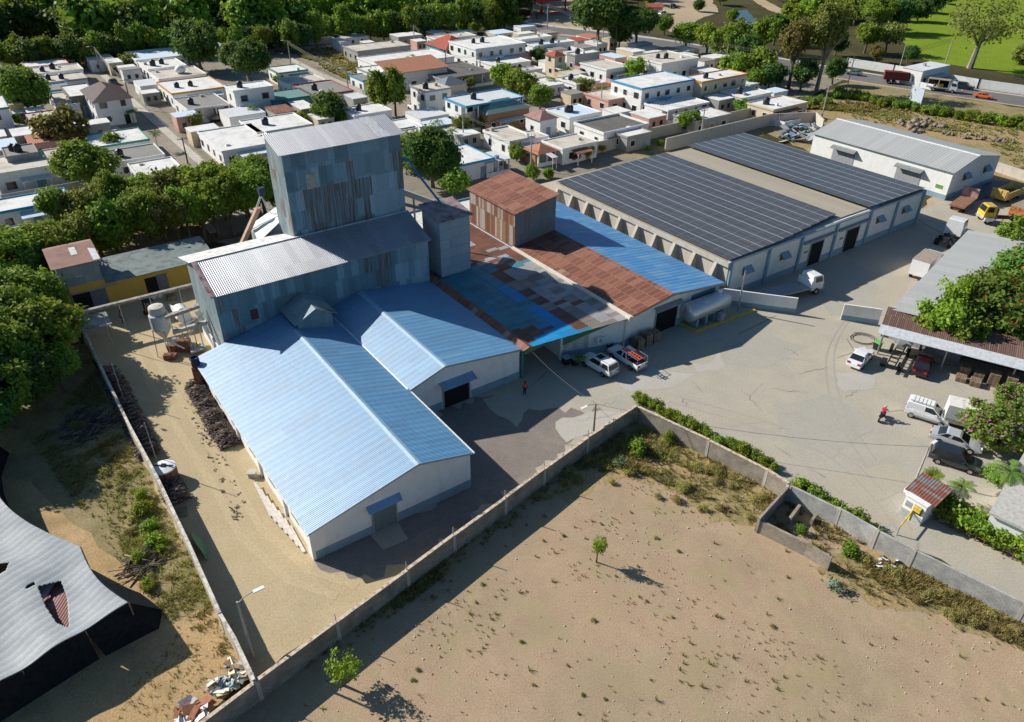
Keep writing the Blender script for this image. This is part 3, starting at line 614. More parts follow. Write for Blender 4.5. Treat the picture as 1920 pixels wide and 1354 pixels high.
br.inputs['Scale'].default_value = 1; br.inputs['Brick Width'].default_value = 1.0; br.inputs['Row Height'].default_value = 1.98; br.inputs['Mortar Size'].default_value = .028
br.inputs['Color1'].default_value = (.072, .073, .077, 1); br.inputs['Color2'].default_value = (.085, .086, .09, 1); br.inputs['Mortar'].default_value = (.21, .21, .215, 1)
M_panel = b.out(br.outputs['Color'], .22, .55)
M_rail = plain('aluminium_rail', (.40, .40, .41), .4, .5)
def solar(label, x0, x1, y0s, y1, zfun, cut=None):
    t = fthing('solar_array', label, 'solar array', x0, y1, 0, 'solar panel fields on the warehouse roof')
    k = 0; x = x0
    while x + 1.9 < x1+.3:
        y0 = y0s(x)
        m = MB(); m.slab([(x, y0, zfun(x)), (x+2.03, y0, zfun(x+2.03)), (x+2.03, y1, zfun(x+2.03)), (x, y1, zfun(x))], .05); m.build('panel_row', M_panel, t)
        x += 2.17
    m = MB(); x = x0+2.03
    while x < x1-.5:
        m.slab([(x, y0s(x), zfun(x)+.004), (x+.13, y0s(x), zfun(x)+.004), (x+.13, y1, zfun(x)+.004), (x, y1, zfun(x)+.004)], .05); x += 2.17
    m.build('rail', M_rail, t)
    m = MB()
    for q in np.arange(x0+1, x1, 4.28):
        for y in np.arange(y0s(q)+.5, y1, 5): m.tube([(q, y, 5.3), (q, y, zfun(q)-.06)], .04, 4, 0, False)
    m.build('stand', M_steel, t)
solar('left field of dark solar panels, next to the blue roof slope', 60.9, 84.8, lambda x: 11.0+max(0, (x-70))*.08, 46, lambda x: 5.72+(x-60.9)*.018)
solar('right field of dark solar panels, next to the white hall', 91.2, 107.0, lambda x: 11.0, 46.8, lambda x: 6.1-(x-91.2)*.012)
# 10 far hall
t = fthing('warehouse', 'white hall with a grey ribbed gable roof standing beyond the right solar panels', 'warehouse', 120.5, 13.5)
m = MB(); m.ext([(120.5, 0), (136.6, 0), (136.6, 4.9), (127.6, 6.5), (120.5, 4.9)], 13.6, 41); m.build('wall', M_white, t)
m = MB(); m.slab([(120.1, 13.3, 4.95), (127.6, 13.3, 6.65), (127.6, 41.3, 6.65), (120.1, 41.3, 4.95)], .06); m.slab([(127.6, 13.3, 6.65), (137, 13.3, 4.95), (137, 41.3, 4.95), (127.6, 41.3, 6.65)], .06); m.build('roof', M_greyroof, t)
m = MB(); m.slab([(127.2, 13.25, 6.62), (127.6, 13.25, 6.72), (127.6, 41.3, 6.72), (127.2, 41.3, 6.62)], .03); m.slab([(127.6, 13.25, 6.72), (128, 13.25, 6.63), (128, 41.3, 6.63), (127.6, 41.3, 6.72)], .03); m.build('ridge_cap', M_cap, t)
m = MB(); m.box(120.46, 13.56, 0, 136.63, 13.62, .9); m.build('dado', M_dado, t); m = MB(); m.box(120.45, 13.62, 0, 120.51, 41, .9); m.build('dado', M_dado, t)
for y in (18.5, 31.5):
    m = MB(); m.slab([(119.5, y, 3.5), (119.5, y+5, 3.5), (120.5, y+5, 4.0), (120.5, y, 4.0)][::-1], .06); m.build('canopy', M_steel, t)
    m = MB(); m.box(120.44, y+.2, 0, 120.5, y+4.8, 3.3); m.build('door', M_grey, t)
for x in (124.5, 131.5):
    m = MB(); m.slab([(x, 12.7, 3.2), (x+1.8, 12.7, 3.2), (x+1.8, 13.5, 4), (x, 13.5, 4)], .05); m.build('window_hood', M_bluegrey, t)
    m = MB(); m.box(x+.2, 13.55, 2.6, x+1.6, 13.61, 3.6); m.build('window', plain('brown_louvre', (.16, .12, .09)), t)
m = MB(); m.box(120.44, 14.6, 1.7, 120.5, 15.8, 2.3); m.build('notice', plain('sign_green', (.15, .33, .05)), t)
# low flat annexes between the blue roof and the town
t = fthing('annexe', 'low flat-roofed cream annexe behind the left solar field', 'annexe', 62, 47)
m = MB(); m.box(60, 47.2, 0, 75, 51.5, 3.2); m.build('wall', M_cream, t)
m = MB(); m.box(59.8, 47, 3.2, 75.2, 51.7, 3.35); m.build('roof', plain('beige_roof', (.50, .43, .34), .9), t)
t = fthing('annexe', 'white flat-roofed annexe between rusty headhouse and trees with a blue edge', 'annexe', 46, 47)
m = MB(); m.box(38, 47, 0, 55, 53, 3); m.build('wall', M_white, t)
m = MB(); m.box(37.8, 46.8, 3, 55.2, 53.2, 3.15); m.build('roof', plain('whitewash_roof', (.66, .64, .6), .9), t)
m = MB(); m.box(37.8, 53.0, 3.15, 55.2, 53.2, 3.4); m.build('parapet', M_bluegrey, t)
# 11 yellow shed with tower
M_ochre = plaster('ochre_wall', (.58, .38, .08), (.30, .2, .1), .5)
t = fthing('yellow_shed', 'long ochre-yellow shed with a rusty-roofed corrugated turret at its left end', 'shed', -8.6, 54.6)
m = MB(); m.box(-9, 54.6, 0, 9, 60.5, 3.0); m.box(-9, 54.6, 3.0, -4.2, 60.5, 3.5); m.build('wall', M_ochre, t)
m = MB(); m.slab([(-4.2, 54.2, 3.1), (9.4, 54.2, 3.1), (9.4, 61, 3.7), (-4.2, 61, 3.7)], .08); m.build('roof', plain('grey_green_roof', (.20, .24, .23), .7, var=.2, scale=1), t)
m = MB(); m.box(-8.9, 54.62, 3.5, -4.3, 60.2, 6.3); m.build('turret', M_mill, t)
m = MB(); m.slab([(-9.4, 54.1, 6.35), (-3.9, 54.1, 6.35), (-3.9, 59.4, 6.95), (-9.4, 59.4, 6.95)], .07); m.slab([(-9.4, 59.4, 6.95), (-3.9, 59.4, 6.95), (-3.9, 60.8, 6.6), (-9.4, 60.8, 6.6)], .07); tr = m.build('turret_roof', plain('rust_brown_sheet', (.31, .17, .135), .7, var=.12, scale=.8), t)
m = MB(t['off']); m.slab([(-6.7, 56.6, 6.66), (-6.0, 56.6, 6.66), (-6.0, 58.6, 6.89), (-6.7, 58.6, 6.89)], .03); m.slab([(-4.7, 54.3, 6.40), (-3.95, 54.3, 6.40), (-3.95, 57.0, 6.71), (-4.7, 57.6, 6.78)], .03); f = m.build('skylight', M_cap, None, (0, 0, 0)); f.parent = tr
m = MB(); m.box(-8.4, 54.55, 0, -6.2, 54.62, 2.4); m.build('door', M_black, t)
m = MB(); m.box(-6.2, 54.52, 0, -4.4, 54.6, 2.45); m.build('door', plain('slate_door', (.15, .17, .2)), t)
m = MB(); m.box(.2, 54.55, 0, 1.6, 54.62, 2.3); m.build('door', M_black, t)
m = MB(); m.box(1.6, 54.5, 0, 2.9, 54.58, 2.4); m.build('door', plain('slate_door', (.15, .17, .2)), t)
m = MB(); m.box(-9, 54.5, 2.45, -3, 54.6, 2.6); m.build('ledge', M_grey, t)
# ------------------------------------------------------------------ yard walls
def base_of(px, zt): return G(px[0], px[1], zt)
def wall_run(name, label, cat, tops, h, th, mat, capm=None, posts=0, postlabel=None, hs=None, dado=None, rods=0):
    """tops: photo points along the wall top, read at height h; walls stand on the ground"""
    p = [base_of(q, h) for q in tops]; p = [Vector((a.x, a.y, 0)) for a in p]
    t = wthing(name, label, cat, p[0])
    m = MB(); c = MB(); d = MB(); pp = []
    for i in range(len(p)-1):
        a, b_ = p[i], p[i+1]; n = Vector((-(b_-a).y, (b_-a).x, 0)).normalized()*th/2
        e = (b_-a).normalized()*(.004+.003*i)
        a = a-e; b_ = b_+e
        hh = hs[i] if hs else h
        m.hexa([a-n, b_-n, b_+n, a+n], [q+Vector((0, 0, hh)) for q in (a-n, b_-n, b_+n, a+n)])
        if capm:
            n2 = n*1.35; z0, z1 = Vector((0, 0, hh+.002*i)), Vector((0, 0, hh+.07+.002*i))
            c.hexa([q+z0 for q in (a-n2, b_-n2, b_+n2, a+n2)], [q+z1 for q in (a-n2, b_-n2, b_+n2, a+n2)])
        if dado:
            for s_ in (1, -1):
                n3 = n*s_; n4 = n*s_*1.12; L = [a+n3, b_+n3, b_+n4, a+n4] if s_ > 0 else [a+n4, b_+n4, b_+n3, a+n3]
                d.hexa(L[::-1], [q+Vector((0, 0, .7)) for q in L[::-1]])
        if posts:
            k = max(1, int((b_-a).length/posts))
            for j in range(k+1): pp.append((a.lerp(b_, j/k), n, hh))
    m.build('masonry', mat, t)
    if capm: c.build('coping', capm, t)
    if dado: d.build('dado', dado, t)
    for i, (q, n, hh) in enumerate(pp):
        pm = MB(); nn = n*1.3; u = Vector((n.y, -n.x, 0)).normalized()*.14
        pm.hexa([q-nn-u, q-nn+u, q+nn+u, q+nn-u], [v+Vector((0, 0, hh-.02)) for v in (q-nn-u, q-nn+u, q+nn+u, q+nn-u)])
        if rods: pm.tube([q+Vector((0, 0, hh-.05)), q+Vector((0, 0, hh+.9))], .025, 4)
        pm.build('post', M_conc, t)
    return t
M_copw = plain('chalky_coping', (.60, .48, .36), .9, var=.3)
wall_run('wall', 'long concrete block wall between the bare field and the warehouse yard', 'wall', [(300, 1413), (480, 1277), (630, 1166), (762.5, 1069), (850, 1004), (947, 934), (1020, 879.5), (1102, 820.5), (1193.5, 761.6)], 1.95, .2, M_block, M_copw, 5.2, hs=[1.9, 1.95, 1.9, 1.98, 1.92, 1.98, 1.9, 1.97], rods=1)
wall_run('wall', 'pale block wall running from the far corner of the field down to the walled pit', 'wall', [(1194.5, 762), (1330, 825), (1440, 881), (1479, 907)], 1.95, .2, M_block, M_copw, 6, hs=[1.95, 1.9, 1.95])
wall_run('wall', 'grey block wall beside the driveway between the walled pit and the lower right edge', 'wall', [(1483, 909), (1576, 954), (1646, 994), (1716, 1030), (1925, 1131), (2050, 1192)], 1.95, .2, M_block_new, None, 5, hs=[1.9, 2.0, 1.95, 1.9, 1.9], rods=1)
wall_run('wall', 'short block wall closing the left side of the walled pit', 'wall', [(1479, 911), (1424, 971)], 1.7, .2, M_block)
wall_run('wall', 'broken low block wall along the field side of the pit', 'wall', [(1421, 972), (1515, 1018), (1560, 1046)], 1.4, .22, M_block, hs=[1.35, 1.4])
wall_run('wall', 'wide stub of wall sticking out inside the pit', 'wall', [(1500, 946), (1482, 970)], .9, .25, M_block)
wall_run('wall', 'tiny stub of wall inside the pit', 'wall', [(1531, 963), (1523, 974)], .7, .22, M_block)
wall_run('wall', 'long whitewashed wall between the sandy lane and the weedy ground', 'wall', [(118, 540), (160, 623.5), (186, 681), (241, 795.5), (296, 898), (353, 1018), (412, 1150), (439, 1196), (476, 1275)], 2.1, .18, plaster('chalk_wall', (.46, .41, .33), (.3, .27, .22), .5), plain('chalk_top', (.62, .57, .49), .9, var=.3), 9, hs=[2.1, 2.1, 2.1, 2.1, 2.05, 2.1, 2.05, 2.1])
wall_run('wall', 'white screen wall with a blue-grey foot behind the silver tank', 'wall', [(1358, 541), (1440, 552), (1497, 559)], 2.2, .2, M_white, None, 0, dado=M_dado)
wall_run('wall', 'white screen wall with a blue-grey foot beside the brown carport', 'wall', [(1584, 570), (1655, 580)], 2.2, .2, M_white, None, 0, dado=M_dado)
# ------------------------------------------------------------------ poles, lamps, wires
M_polec = plain('concrete_pole', (.46, .43, .38), .9)
M_polew = plain('timber_pole', (.20, .16, .12), .9)
M_wire = plain('cable', (.09, .09, .09), .6)
def pole(name, label, base, top, r=.12, mat=None, arms=0, lamp=None, group=None, cat='pole', armdir=None, h=None):
    p = G(*base); h = h or max(3, hgt(base, top))
    t = wthing(name, label, cat, p, group)
    m = MB(); m.tube([p, p+Vector((0, 0, h))], [r, r*.65], 8); m.build('shaft', mat or M_polec, t)
    ad = armdir if armdir is not None else EB
    for k in range(arms):
        m = MB(); q = p+Vector((0, 0, h-.35-.8*k)); m.tube([q-ad*.9, q+ad*.9], .06, 4); m.build('crossarm', M_polew, t)
        for s_ in (-.8, 0, .8):
            if arms: m = MB(); m.lathe([(.05, 0), (.07, .1), (.03, .2)], tuple(q+ad*s_+Vector((0, 0, .05))), 6); m.build('insulator', M_grey, t)
    if lamp is not None:
        m = MB(); q = p+Vector((0, 0, h-.2)); e = q+lamp*1.1+Vector((0, 0, .45)); m.tube([q, q+lamp*.5+Vector((0, 0, .35)), e], .035, 5); a = m.build('lamp_arm', M_steel, t)
        m = MB(t['off']); u = Vector((-lamp.y, lamp.x, 0)).normalized()*.14; f_ = e+lamp.normalized()*.75
        m.hexa([e-u-Vector((0, 0, .08)), f_-u-Vector((0, 0, .08)), f_+u-Vector((0, 0, .08)), e+u-Vector((0, 0, .08))], [e-u, f_-u, f_+u, e+u]); hd = m.build('lamp_head', M_whitep, None, (0, 0, 0)); hd.parent = a
    return t, p+Vector((0, 0, h))
def wire(label, pts, r=.025, sag=.5, n=1, sep=.5, group='overhead cables'):
    m = MB(tuple(pts[0]))
    for k in range(n):
        off = Vector((0, 0, -.35*k))
        for a, b_ in zip(pts[:-1], pts[1:]):
            m.tube([a.lerp(b_, i/8)+off-Vector((0, 0, sag*4*(i/8)*(1-i/8))) for i in range(9)], r, 4)
    tag(m.build('power_line', M_wire), label, 'cable', group)
_, A1 = pole('utility_pole', 'silver lamp-less steel pole standing beside the white screen wall', (1383, 583.5), (1397, 508), .13, M_steel)
_, A2 = pole('lamp_post', 'timber pole with a street lamp beside the long field wall', (1113, 808), (1115, 757), .11, M_polew, 0, -EB)
_, A3 = pole('lamp_post', 'white pole topped by a dark lamp beside the tiled guard booth', (1718.7, 896), (1746, 839), .1, M_polec, 0, EB*.3)
pole('lamp_post', 'tall pole with a white street lamp at the foot of the lane', (474.5, 1232), (433, 1133), .12, M_polec, 0, EB)
pole('lamp_post', 'thin pole with a white street lamp beside the yellow shed', (145, 587), (112, 529), .07, M_steel, 0, EB)
for k, (b_, t_) in enumerate([((233, 752), (208, 683)), ((299, 880), (266.6, 793)), ((214, 652), (183, 592))]):
    pole('fence_post', ['slim bare pole over the shaded upper woodpile by the lane wall', 'slim bare pole just above the round white tank lid', 'slim pole leaning over the small lean-to roof'][k], b_, t_, .05, M_polec, group='slim poles along the lane')
wire('thin cable from the patchwork shed to the timber lamp post', [Fw(28.8, 9.7, 4.2), A2], .02, .4)
wire('thin cable across the yard from lamp post to guard booth pole', [A2, A3], .02, 1.0)
# ------------------------------------------------------------------ vehicles
M_chrome = plain('chrome', (.5, .5, .5), .2, .6, metal=.9)
M_red = plain('tail_red', (.45, .02, .02), .3, .5)
M_lens = plain('lamp_lens', (.75, .75, .72), .15, .6)
def paint(name, c): 
    m = plain(name, c, .22, .6, .03); 
    m.node_tree.nodes['Principled BSDF'].inputs['Coat Weight'].default_value = .6; return m
P_white = paint('white_car_paint', (.80, .80, .80)); P_silver = paint('silver_car_paint', (.42, .44, .46)); P_dark = paint('dark_car_paint', (.02, .028, .035))
P_orange = paint('orange_car_paint', (.72, .14, .02)); P_redc = paint('shade_toned_red_car_paint', (.03, .008, .012)); P_green = paint('green_car_paint', (.12, .2, .2)); P_blue = paint('blue_car_paint', (.05, .2, .42))  # red deepened in the paint itself, standing in for carport shade
KIND = {
 'sedan': dict(wb=2.65, W=1.78, body=[(-2.25,.45,.72),(-2.15,.35,.92),(-1.5,.28,.98),(-.9,.26,.96),(.9,.26,.93),(1.5,.28,.88),(2.0,.33,.78),(2.25,.42,.6)], cab=(-1.75,1.05,-.95,.25,.93,1.42), tw=.76),
 'suv': dict(wb=2.75, W=1.82, body=[(-2.3,.5,.95),(-2.25,.42,1.05),(-1.5,.36,1.08),(.9,.36,1.05),(1.7,.38,1.0),(2.15,.4,.92),(2.3,.5,.7)], cab=(-2.22,1.0,-2.0,.35,1.03,1.72), tw=.80),
 'van': dict(wb=2.75, W=1.75, body=[(-2.1,.45,1.2),(-2.05,.36,1.3),(-1.3,.32,1.3),(.75,.32,1.12),(1.5,.33,1.0),(1.95,.36,.85),(2.1,.45,.62)], cab=(-2.06,1.15,-1.98,.35,1.1,1.8), tw=.82),
 'pickup': dict(wb=3.0, W=1.82, body=[(-2.5,.55,.7),(-2.48,.45,1.0),(-1.5,.42,1.0),(-.7,.4,1.0),(.9,.38,1.02),(1.7,.4,.98),(2.3,.42,.9),(2.5,.5,.7)], cab=(-.75,1.15,-.6,.45,1.0,1.72), tw=.80),
}
def car(name, label, kind, p, ang, pm, s=1.0, panel=False, group=None, detail=True):
    K = KIND[kind]; t = thing(name, label, 'pickup truck' if kind == 'pickup' else 'van' if kind == 'van' else 'car', p, ang, group); t.scale = (s, s, s)
    W = K['W']/2; m = MB(); secs = []
    for x, zb, zt in K['body']:
        k = 1 - .10*max(0, abs(x)/2.3-.6)/.4
        w_ = W*k; zm = zb+(zt-zb)*.6
        secs.append([(x, -w_*.93, zb), (x, -w_, zb+.12), (x, -w_, zm), (x, -w_*.9, zt), (x, w_*.9, zt), (x, w_, zm), (x, w_, zb+.12), (x, w_*.93, zb)])
    m.loft(secs); bo = m.build('body', pm, t, smooth=False)
    bx0, bx1, tx0, tx1, z0, z1 = K['cab']; tw = K['tw']*W; bw = W*.9
    m = MB(); m.hexa([(bx0, -bw, z0-.02), (bx1, -bw, z0-.02), (bx1, bw, z0-.02), (bx0, bw, z0-.02)], [(tx0, -tw, z1-.05), (tx1, -tw, z1-.05), (tx1, tw, z1-.05), (tx0, tw, z1-.05)])
    m.build('window', M_glass, t)
    m = MB(); m.hexa([(tx0-.06, -tw-.03, z1-.07), (tx1+.06, -tw-.03, z1-.07), (tx1+.06, tw+.03, z1-.07), (tx0-.06, tw+.03, z1-.07)], [(tx0+.1, -tw+.1, z1), (tx1-.12, -tw+.1, z1), (tx1-.12, tw-.1, z1), (tx0+.1, tw-.1, z1)])
    for fx in ((.36, .42) if not panel else ()):
        for sy in (-1, 1):
            xb = bx0+(bx1-bx0)*fx; xt = tx0+(tx1-tx0)*fx
            m.hexa([(xb, sy*bw-.02, z0), (xb+.1, sy*bw-.02, z0), (xb+.1, sy*bw+.02, z0), (xb, sy*bw+.02, z0)], [(xt, sy*tw-.02, z1-.06), (xt+.1, sy*tw-.02, z1-.06), (xt+.1, sy*tw+.02, z1-.06), (xt, sy*tw+.02, z1-.06)])
    for sy in (-1, 1):
        for xb, xt in ((bx0, tx0), (bx1-.08, tx1-.08)):
            m.hexa([(xb, sy*bw-.025, z0), (xb+.1, sy*bw-.025, z0), (xb+.1, sy*bw+.025, z0), (xb, sy*bw+.025, z0)], [(xt, sy*tw-.025, z1-.06), (xt+.1, sy*tw-.025, z1-.06), (xt+.1, sy*tw+.025, z1-.06), (xt, sy*tw+.025, z1-.06)])
    if panel:
        for sy in (-1, 1):
            m.hexa([(bx0-.01, sy*bw-.03, z0-.02), (-.35, sy*bw-.03, z0-.02), (-.35, sy*bw+.03, z0-.02), (bx0-.01, sy*bw+.03, z0-.02)], [(tx0-.01, sy*tw-.03, z1-.04), (-.35, sy*tw-.03, z1-.04), (-.35, sy*tw+.03, z1-.04), (tx0-.01, sy*tw+.03, z1-.04)])
        m.hexa([(bx0-.02, -bw, z0), (bx0+.02, -bw, z0), (bx0+.02, bw, z0), (bx0-.02, bw, z0)], [(tx0-.02, -tw, z1-.04), (tx0+.02, -tw, z1-.04), (tx0+.02, tw, z1-.04), (tx0-.02, tw, z1-.04)])
    m.build('roof', pm, t)
    for sx in (-1, 1):
        for sy in (-1, 1):
            m = MB(); x = sx*K['wb']/2; y = sy*(W-.1)
            m.tube([(x, y-.11, .33), (x, y+.12*sy if sy > 0 else y+.11, .33)], .34, 14); wl = m.build('wheel', M_rubber, t)
            if detail:
                m = MB(); yo = y+.125*sy; m.tube([(x, yo-.01, .33), (x, yo+.01, .33)], .2, 10); rm = m.build('rim', M_chrome, None, (0, 0, 0)); rm.parent = wl
    if detail:
        xf = K['body'][-1][0]; xr = K['body'][0][0]
        for sy in (-1, 1):
            m = MB(); m.box(xf-.22, sy*(W-.5)-.2, .62, xf-.02, sy*(W-.5)+.2, .74); m.build('headlight', M_lens, t)
            m = MB(); m.box(xr-.02, sy*(W-.32)-.16, .72, xr+.14, sy*(W-.32)+.16, .92 if kind != 'van' else 1.25); m.build('tail_light', M_red, t)
            m = MB(); m.box(bx1-.5, sy*(W+.08)-.1, z0-.02, bx1-.34, sy*(W+.08)+.1, z0+.14); m.build('mirror', pm, t)
        m = MB(); m.box(xr-.05, -W+.12, .36, xr+.08, W-.12, .52); m.build('bumper', pm if kind == 'sedan' else M_grey, t)
    return t
def by_wheels(wf, wr, side, kind):
    """ground position and heading from the two near wheels; side = +1 when the car's left side faces us"""
    a, b_ = G(*wf), G(*wr); d = (a-b_).normalized(); l = Vector((-d.y, d.x, 0)); c = (a+b_)/2 - l*side*(KIND[kind]['W']/2-.1)
    return c, math.atan2(d.y, d.x), (a-b_).length/KIND[kind]['wb']
c, a, s_ = by_wheels((1098, 688), (1127.5, 705), 1, 'suv'); print('suv', s_)
t = car('parked_car', 'white estate SUV with a sunroof parked in the shade by the patchwork shed', 'suv', c, a, P_white)
m = MB(); m.box(-.6, -.42, 1.715, .2, .42, 1.735); m.build('sunroof', M_glass, t)
for y in (-.6, .6): m = MB(); m.tube([(-1.9, y, 1.77), (.2, y, 1.77)], .03, 5); m.build('roof_rail', M_grey, t)
c, a, s_ = by_wheels((1148.5, 672), (1180.6, 693), 1, 'pickup'); print('pickup', s_)
t = car('parked_pickup', 'white pickup truck carrying a red ladder rack, parked beside the white SUV', 'pickup', c, a, P_white)
m = MB(); m.box(-2.35, -.75, .7, -.85, .75, 1.012); m.build('cargo_bed', M_black, t)
m = MB()
for x in (-2.4, -.9): m.tube([(x, -.8, 1.0), (x, -.75, 1.72), (x, .75, 1.72), (x, .8, 1.0)], .035, 5)
for y in (-.75, .75): m.tube([(-2.4, y, 1.72), (-.9, y, 1.72)], .035, 5)
m.build('roll_bar', M_steel, t)
m = MB(); m.box(-2.6, .12, 1.80, .3, .2, 1.9); m.box(-2.6, .55, 1.80, .3, .63, 1.9)
for k in range(8): m.box(-2.5+k*.38, .2, 1.82, -2.42+k*.38, .55, 1.88)
m.build('ladder_rack', plain('red_ladder', (.62, .10, .06), .5), t)
ca = G(1611, 678); d = (G(1625, 662)-G(1598, 691)); car('parked_car', 'white saloon car standing alone in the open yard before the brown carport', 'sedan', ca, math.atan2(d.y, d.x), P_white)
c, a, s_ = by_wheels((1759, 800), (1708.7, 783.5), -1, 'van'); print('van', s_)
t = car('parked_van', 'white panel van with white bottles on its roof rack beside the box truck', 'van', c, a, P_white, panel=True)
for y in (-.62, .62): m = MB(); m.tube([(-1.9, y, 1.98), (.3, y, 1.98)], .025, 5); m.build('rack_rail', M_grey, t)
for k in range(6): m = MB(); m.box(-1.85+k*.36, -.55, 1.81, -1.55+k*.36, .55, 1.99); m.build('bottle', M_whitep, t)
m = MB(); m.box(-1.7, -.895, .42, 1.3, -.88, .56); m.build('side_strip', M_grey, t)
c, a, s_ = by_wheels((1816, 851), (1759, 832), -1, 'sedan'); print('coupe', s_)
car('parked_car', 'silver coupe half hidden under the pink-flowered bush', 'sedan', c, a, P_silver, 1.02)
c, a, s_ = by_wheels((1816, 889), (1757, 870), -1, 'suv'); print('dsuv', s_)
car('parked_car', 'dark blue-black SUV parked nearest the guard booth', 'suv', c, a, P_dark, .98)
ca = G(1727, 692); d = G(1735, 670)-G(1722, 702); car('parked_car', 'dark red saloon car parked in the shade of the brown carport', 'sedan', ca, math.atan2(d.y, d.x), P_redc)

def wheel_pair(t, x, W, r=.48, dual=False):
    for sy in (-1, 1):
        m = MB(); y = sy*W; w_ = .5 if dual else .28
        m.tube([(x, y, r), (x, y-sy*w_, r)], r, 14); wl = m.build('wheel', M_rubber, t)
        m = MB(); m.tube([(x, y+.02*sy, r), (x, y-.03*sy, r)], r*.5, 10); f = m.build('rim', M_grey, None, (0, 0, 0)); f.parent = wl
def truck_cab(t, x0, x1, W, z0, z1, pm):
    m = MB(); secs = []
    for x, zt in ((x0, z1), (x0+.2, z1+.06), (x1-.55, z1+.04), (x1-.25, z1-.1), (x1-.02, z0+(z1-z0)*.52), (x1, z0+.2)):
        secs.append([(x, -W, z0), (x, -W, min(zt, z0+(z1-z0)*.55)), (x, -W*.9, zt), (x, W*.9, zt), (x, W, min(zt, z0+(z1-z0)*.55)), (x, W, z0)])
    m.loft(secs); m.build('cab', pm, t)
    zg = z0+(z1-z0)*.56
    m = MB(); m.hexa([(x1-.03, -W*.82, zg), (x1, -W*.82, zg), (x1, W*.82, zg), (x1-.03, W*.82, zg)], [(x1-.27, -W*.8, z1-.1), (x1-.22, -W*.8, z1-.08), (x1-.22, W*.8, z1-.08), (x1-.27, W*.8, z1-.1)]); m.build('windscreen', M_glass, t)
    for sy in (-1, 1):
        m = MB(); m.hexa([(x0+.45, sy*W-.03, zg), (x1-.3, sy*W-.03, zg), (x1-.3, sy*W+.015, zg), (x0+.45, sy*W+.015, zg)], [(x0+.45, sy*W*.92-.03, z1-.15), (x1-.5, sy*W*.92-.03, z1-.15), (x1-.5, sy*W*.92+.02, z1-.15), (x0+.45, sy*W*.92+.02, z1-.15)]); m.build('window', M_glass, t)
        m = MB(); m.box(x1-.05, sy*W*.7-.15, z0+.25, x1+.03, sy*W*.7+.15, z0+.45); m.build('headlight', M_lens, t)
    m = MB(); m.box(x1-.1, -W, z0-.05, x1+.12, W, z0+.15); m.build('bumper', M_grey, t)
def truckat(name, label, px0, px1, L, cat='truck', group=None):
    a, b_ = G(*px0), G(*px1); d = (b_-a).normalized()
    return thing(name, label, cat, a.lerp(b_, .5), math.atan2(d.y, d.x), group)
# flatbed in the shade of the solar warehouse
t = truckat('flatbed_truck', 'white-cabbed flatbed truck parked in the shade behind the white screen wall', (1437, 566), (1520, 545), 8)
truck_cab(t, 2.6, 4.6, 1.1, .7, 2.7, P_white); wheel_pair(t, 3.5, 1.15); wheel_pair(t, -2.4, 1.15, .48, True)
m = MB(); m.box(-4.6, -1.2, 1.05, 2.4, 1.2, 1.25); m.build('flatbed', plain('steel_bed', (.30, .32, .35), .6), t); m = MB(); m.box(2.3, -1.2, 1.25, 2.45, 1.2, 2.2); m.build('headboard', P_white, t)
m = MB(); m.box(-4.4, -.5, .7, 4, -.3, 1.04); m.box(-4.4, .3, .7, 4, .5, 1.04); m.build('chassis', M_rubber, t)
# tractor unit and box truck beside the grey shed
t = truckat('tractor_truck', 'white tractor truck with a bare black rear chassis beside the grey shed', (1757, 470), (1799, 434), 6)
truck_cab(t, .6, 3.0, 1.2, .8, 3.1, P_white); wheel_pair(t, 1.9, 1.2, .52); wheel_pair(t, -1.4, 1.2, .52, True); wheel_pair(t, -2.8, 1.2, .52, True)
m = MB(); m.box(-3.6, -.5, .7, .6, -.3, 1.0); m.box(-3.6, .3, .7, .6, .5, 1.0); m.box(-2.6, -.5, 1.0, -1.6, .5, 1.12); m.build('chassis', M_rubber, t)
t = truckat('box_truck', 'white box truck with a tan roof half under the grey shed', (1712, 530), (1746, 501), 6)
m = MB(); m.box(-2.8, -1.15, .8, 1.8, 1.15, 3.0); m.build('cargo_box', P_white, t); m = MB(); m.box(-2.82, -1.17, 3.0, 1.82, 1.17, 3.06); m.build('box_roof', plain('tan_tarpaulin', (.36, .30, .24)), t)
truck_cab(t, 1.9, 3.6, 1.1, .7, 2.6, P_white); wheel_pair(t, 2.8, 1.1); wheel_pair(t, -1.8, 1.1)
# rusty flatbed, yellow tipper body, container, yellow truck
t = truckat('trailer', 'rusty empty flatbed trailer with a pale headboard beyond the yard', (1786, 402), (1818, 377), 6, 'trailer')
m = MB(); m.box(-3.2, -1.2, .9, 3.0, 1.2, 1.15); m.build('deck', plain('rust_deck', (.27, .14, .085), .9, var=.25), t); m = MB(); m.box(2.8, -1.25, 1.15, 3.1, 1.25, 2.7); m.build('headboard', plain('faded_red_paint', (.42, .27, .24), .8, var=.25), t); wheel_pair(t, -1.8, 1.15, .45, True); m = MB(); m.box(-3, -.5, .45, 3, .5, .9); m.build('chassis', M_rust, t)
t = truckat('tipper_body', 'yellow steel tipper body lying with its ribbed tailgate towards the sun', (1858, 384), (1912, 362), 7, 'tipper')
PY = plain('dull_yellow_paint', (.62, .44, .13), .6, var=.2)
m = MB(); m.box(-3.4, -1.3, .7, -3.2, 1.3, 2.4); m.build('tailgate', PY, t); m = MB(); m.box(-3.2, -1.3, .7, 4, -1.15, 1.9); m.box(-3.2, 1.15, .7, 4, 1.3, 1.9); m.build('side_wall', PY, t); m = MB(); m.box(-3.2, -1.14, .7, 4, 1.14, .8); m.build('floor', M_rust, t); m = MB()
for y in (-1.1, -.3, .4, 1.0): m.box(-3.5, y, .75, -3.4, y+.14, 2.3)
m.build('rib', PY, t); wheel_pair(t, 2, 1.2); wheel_pair(t, -1.5, 1.2)
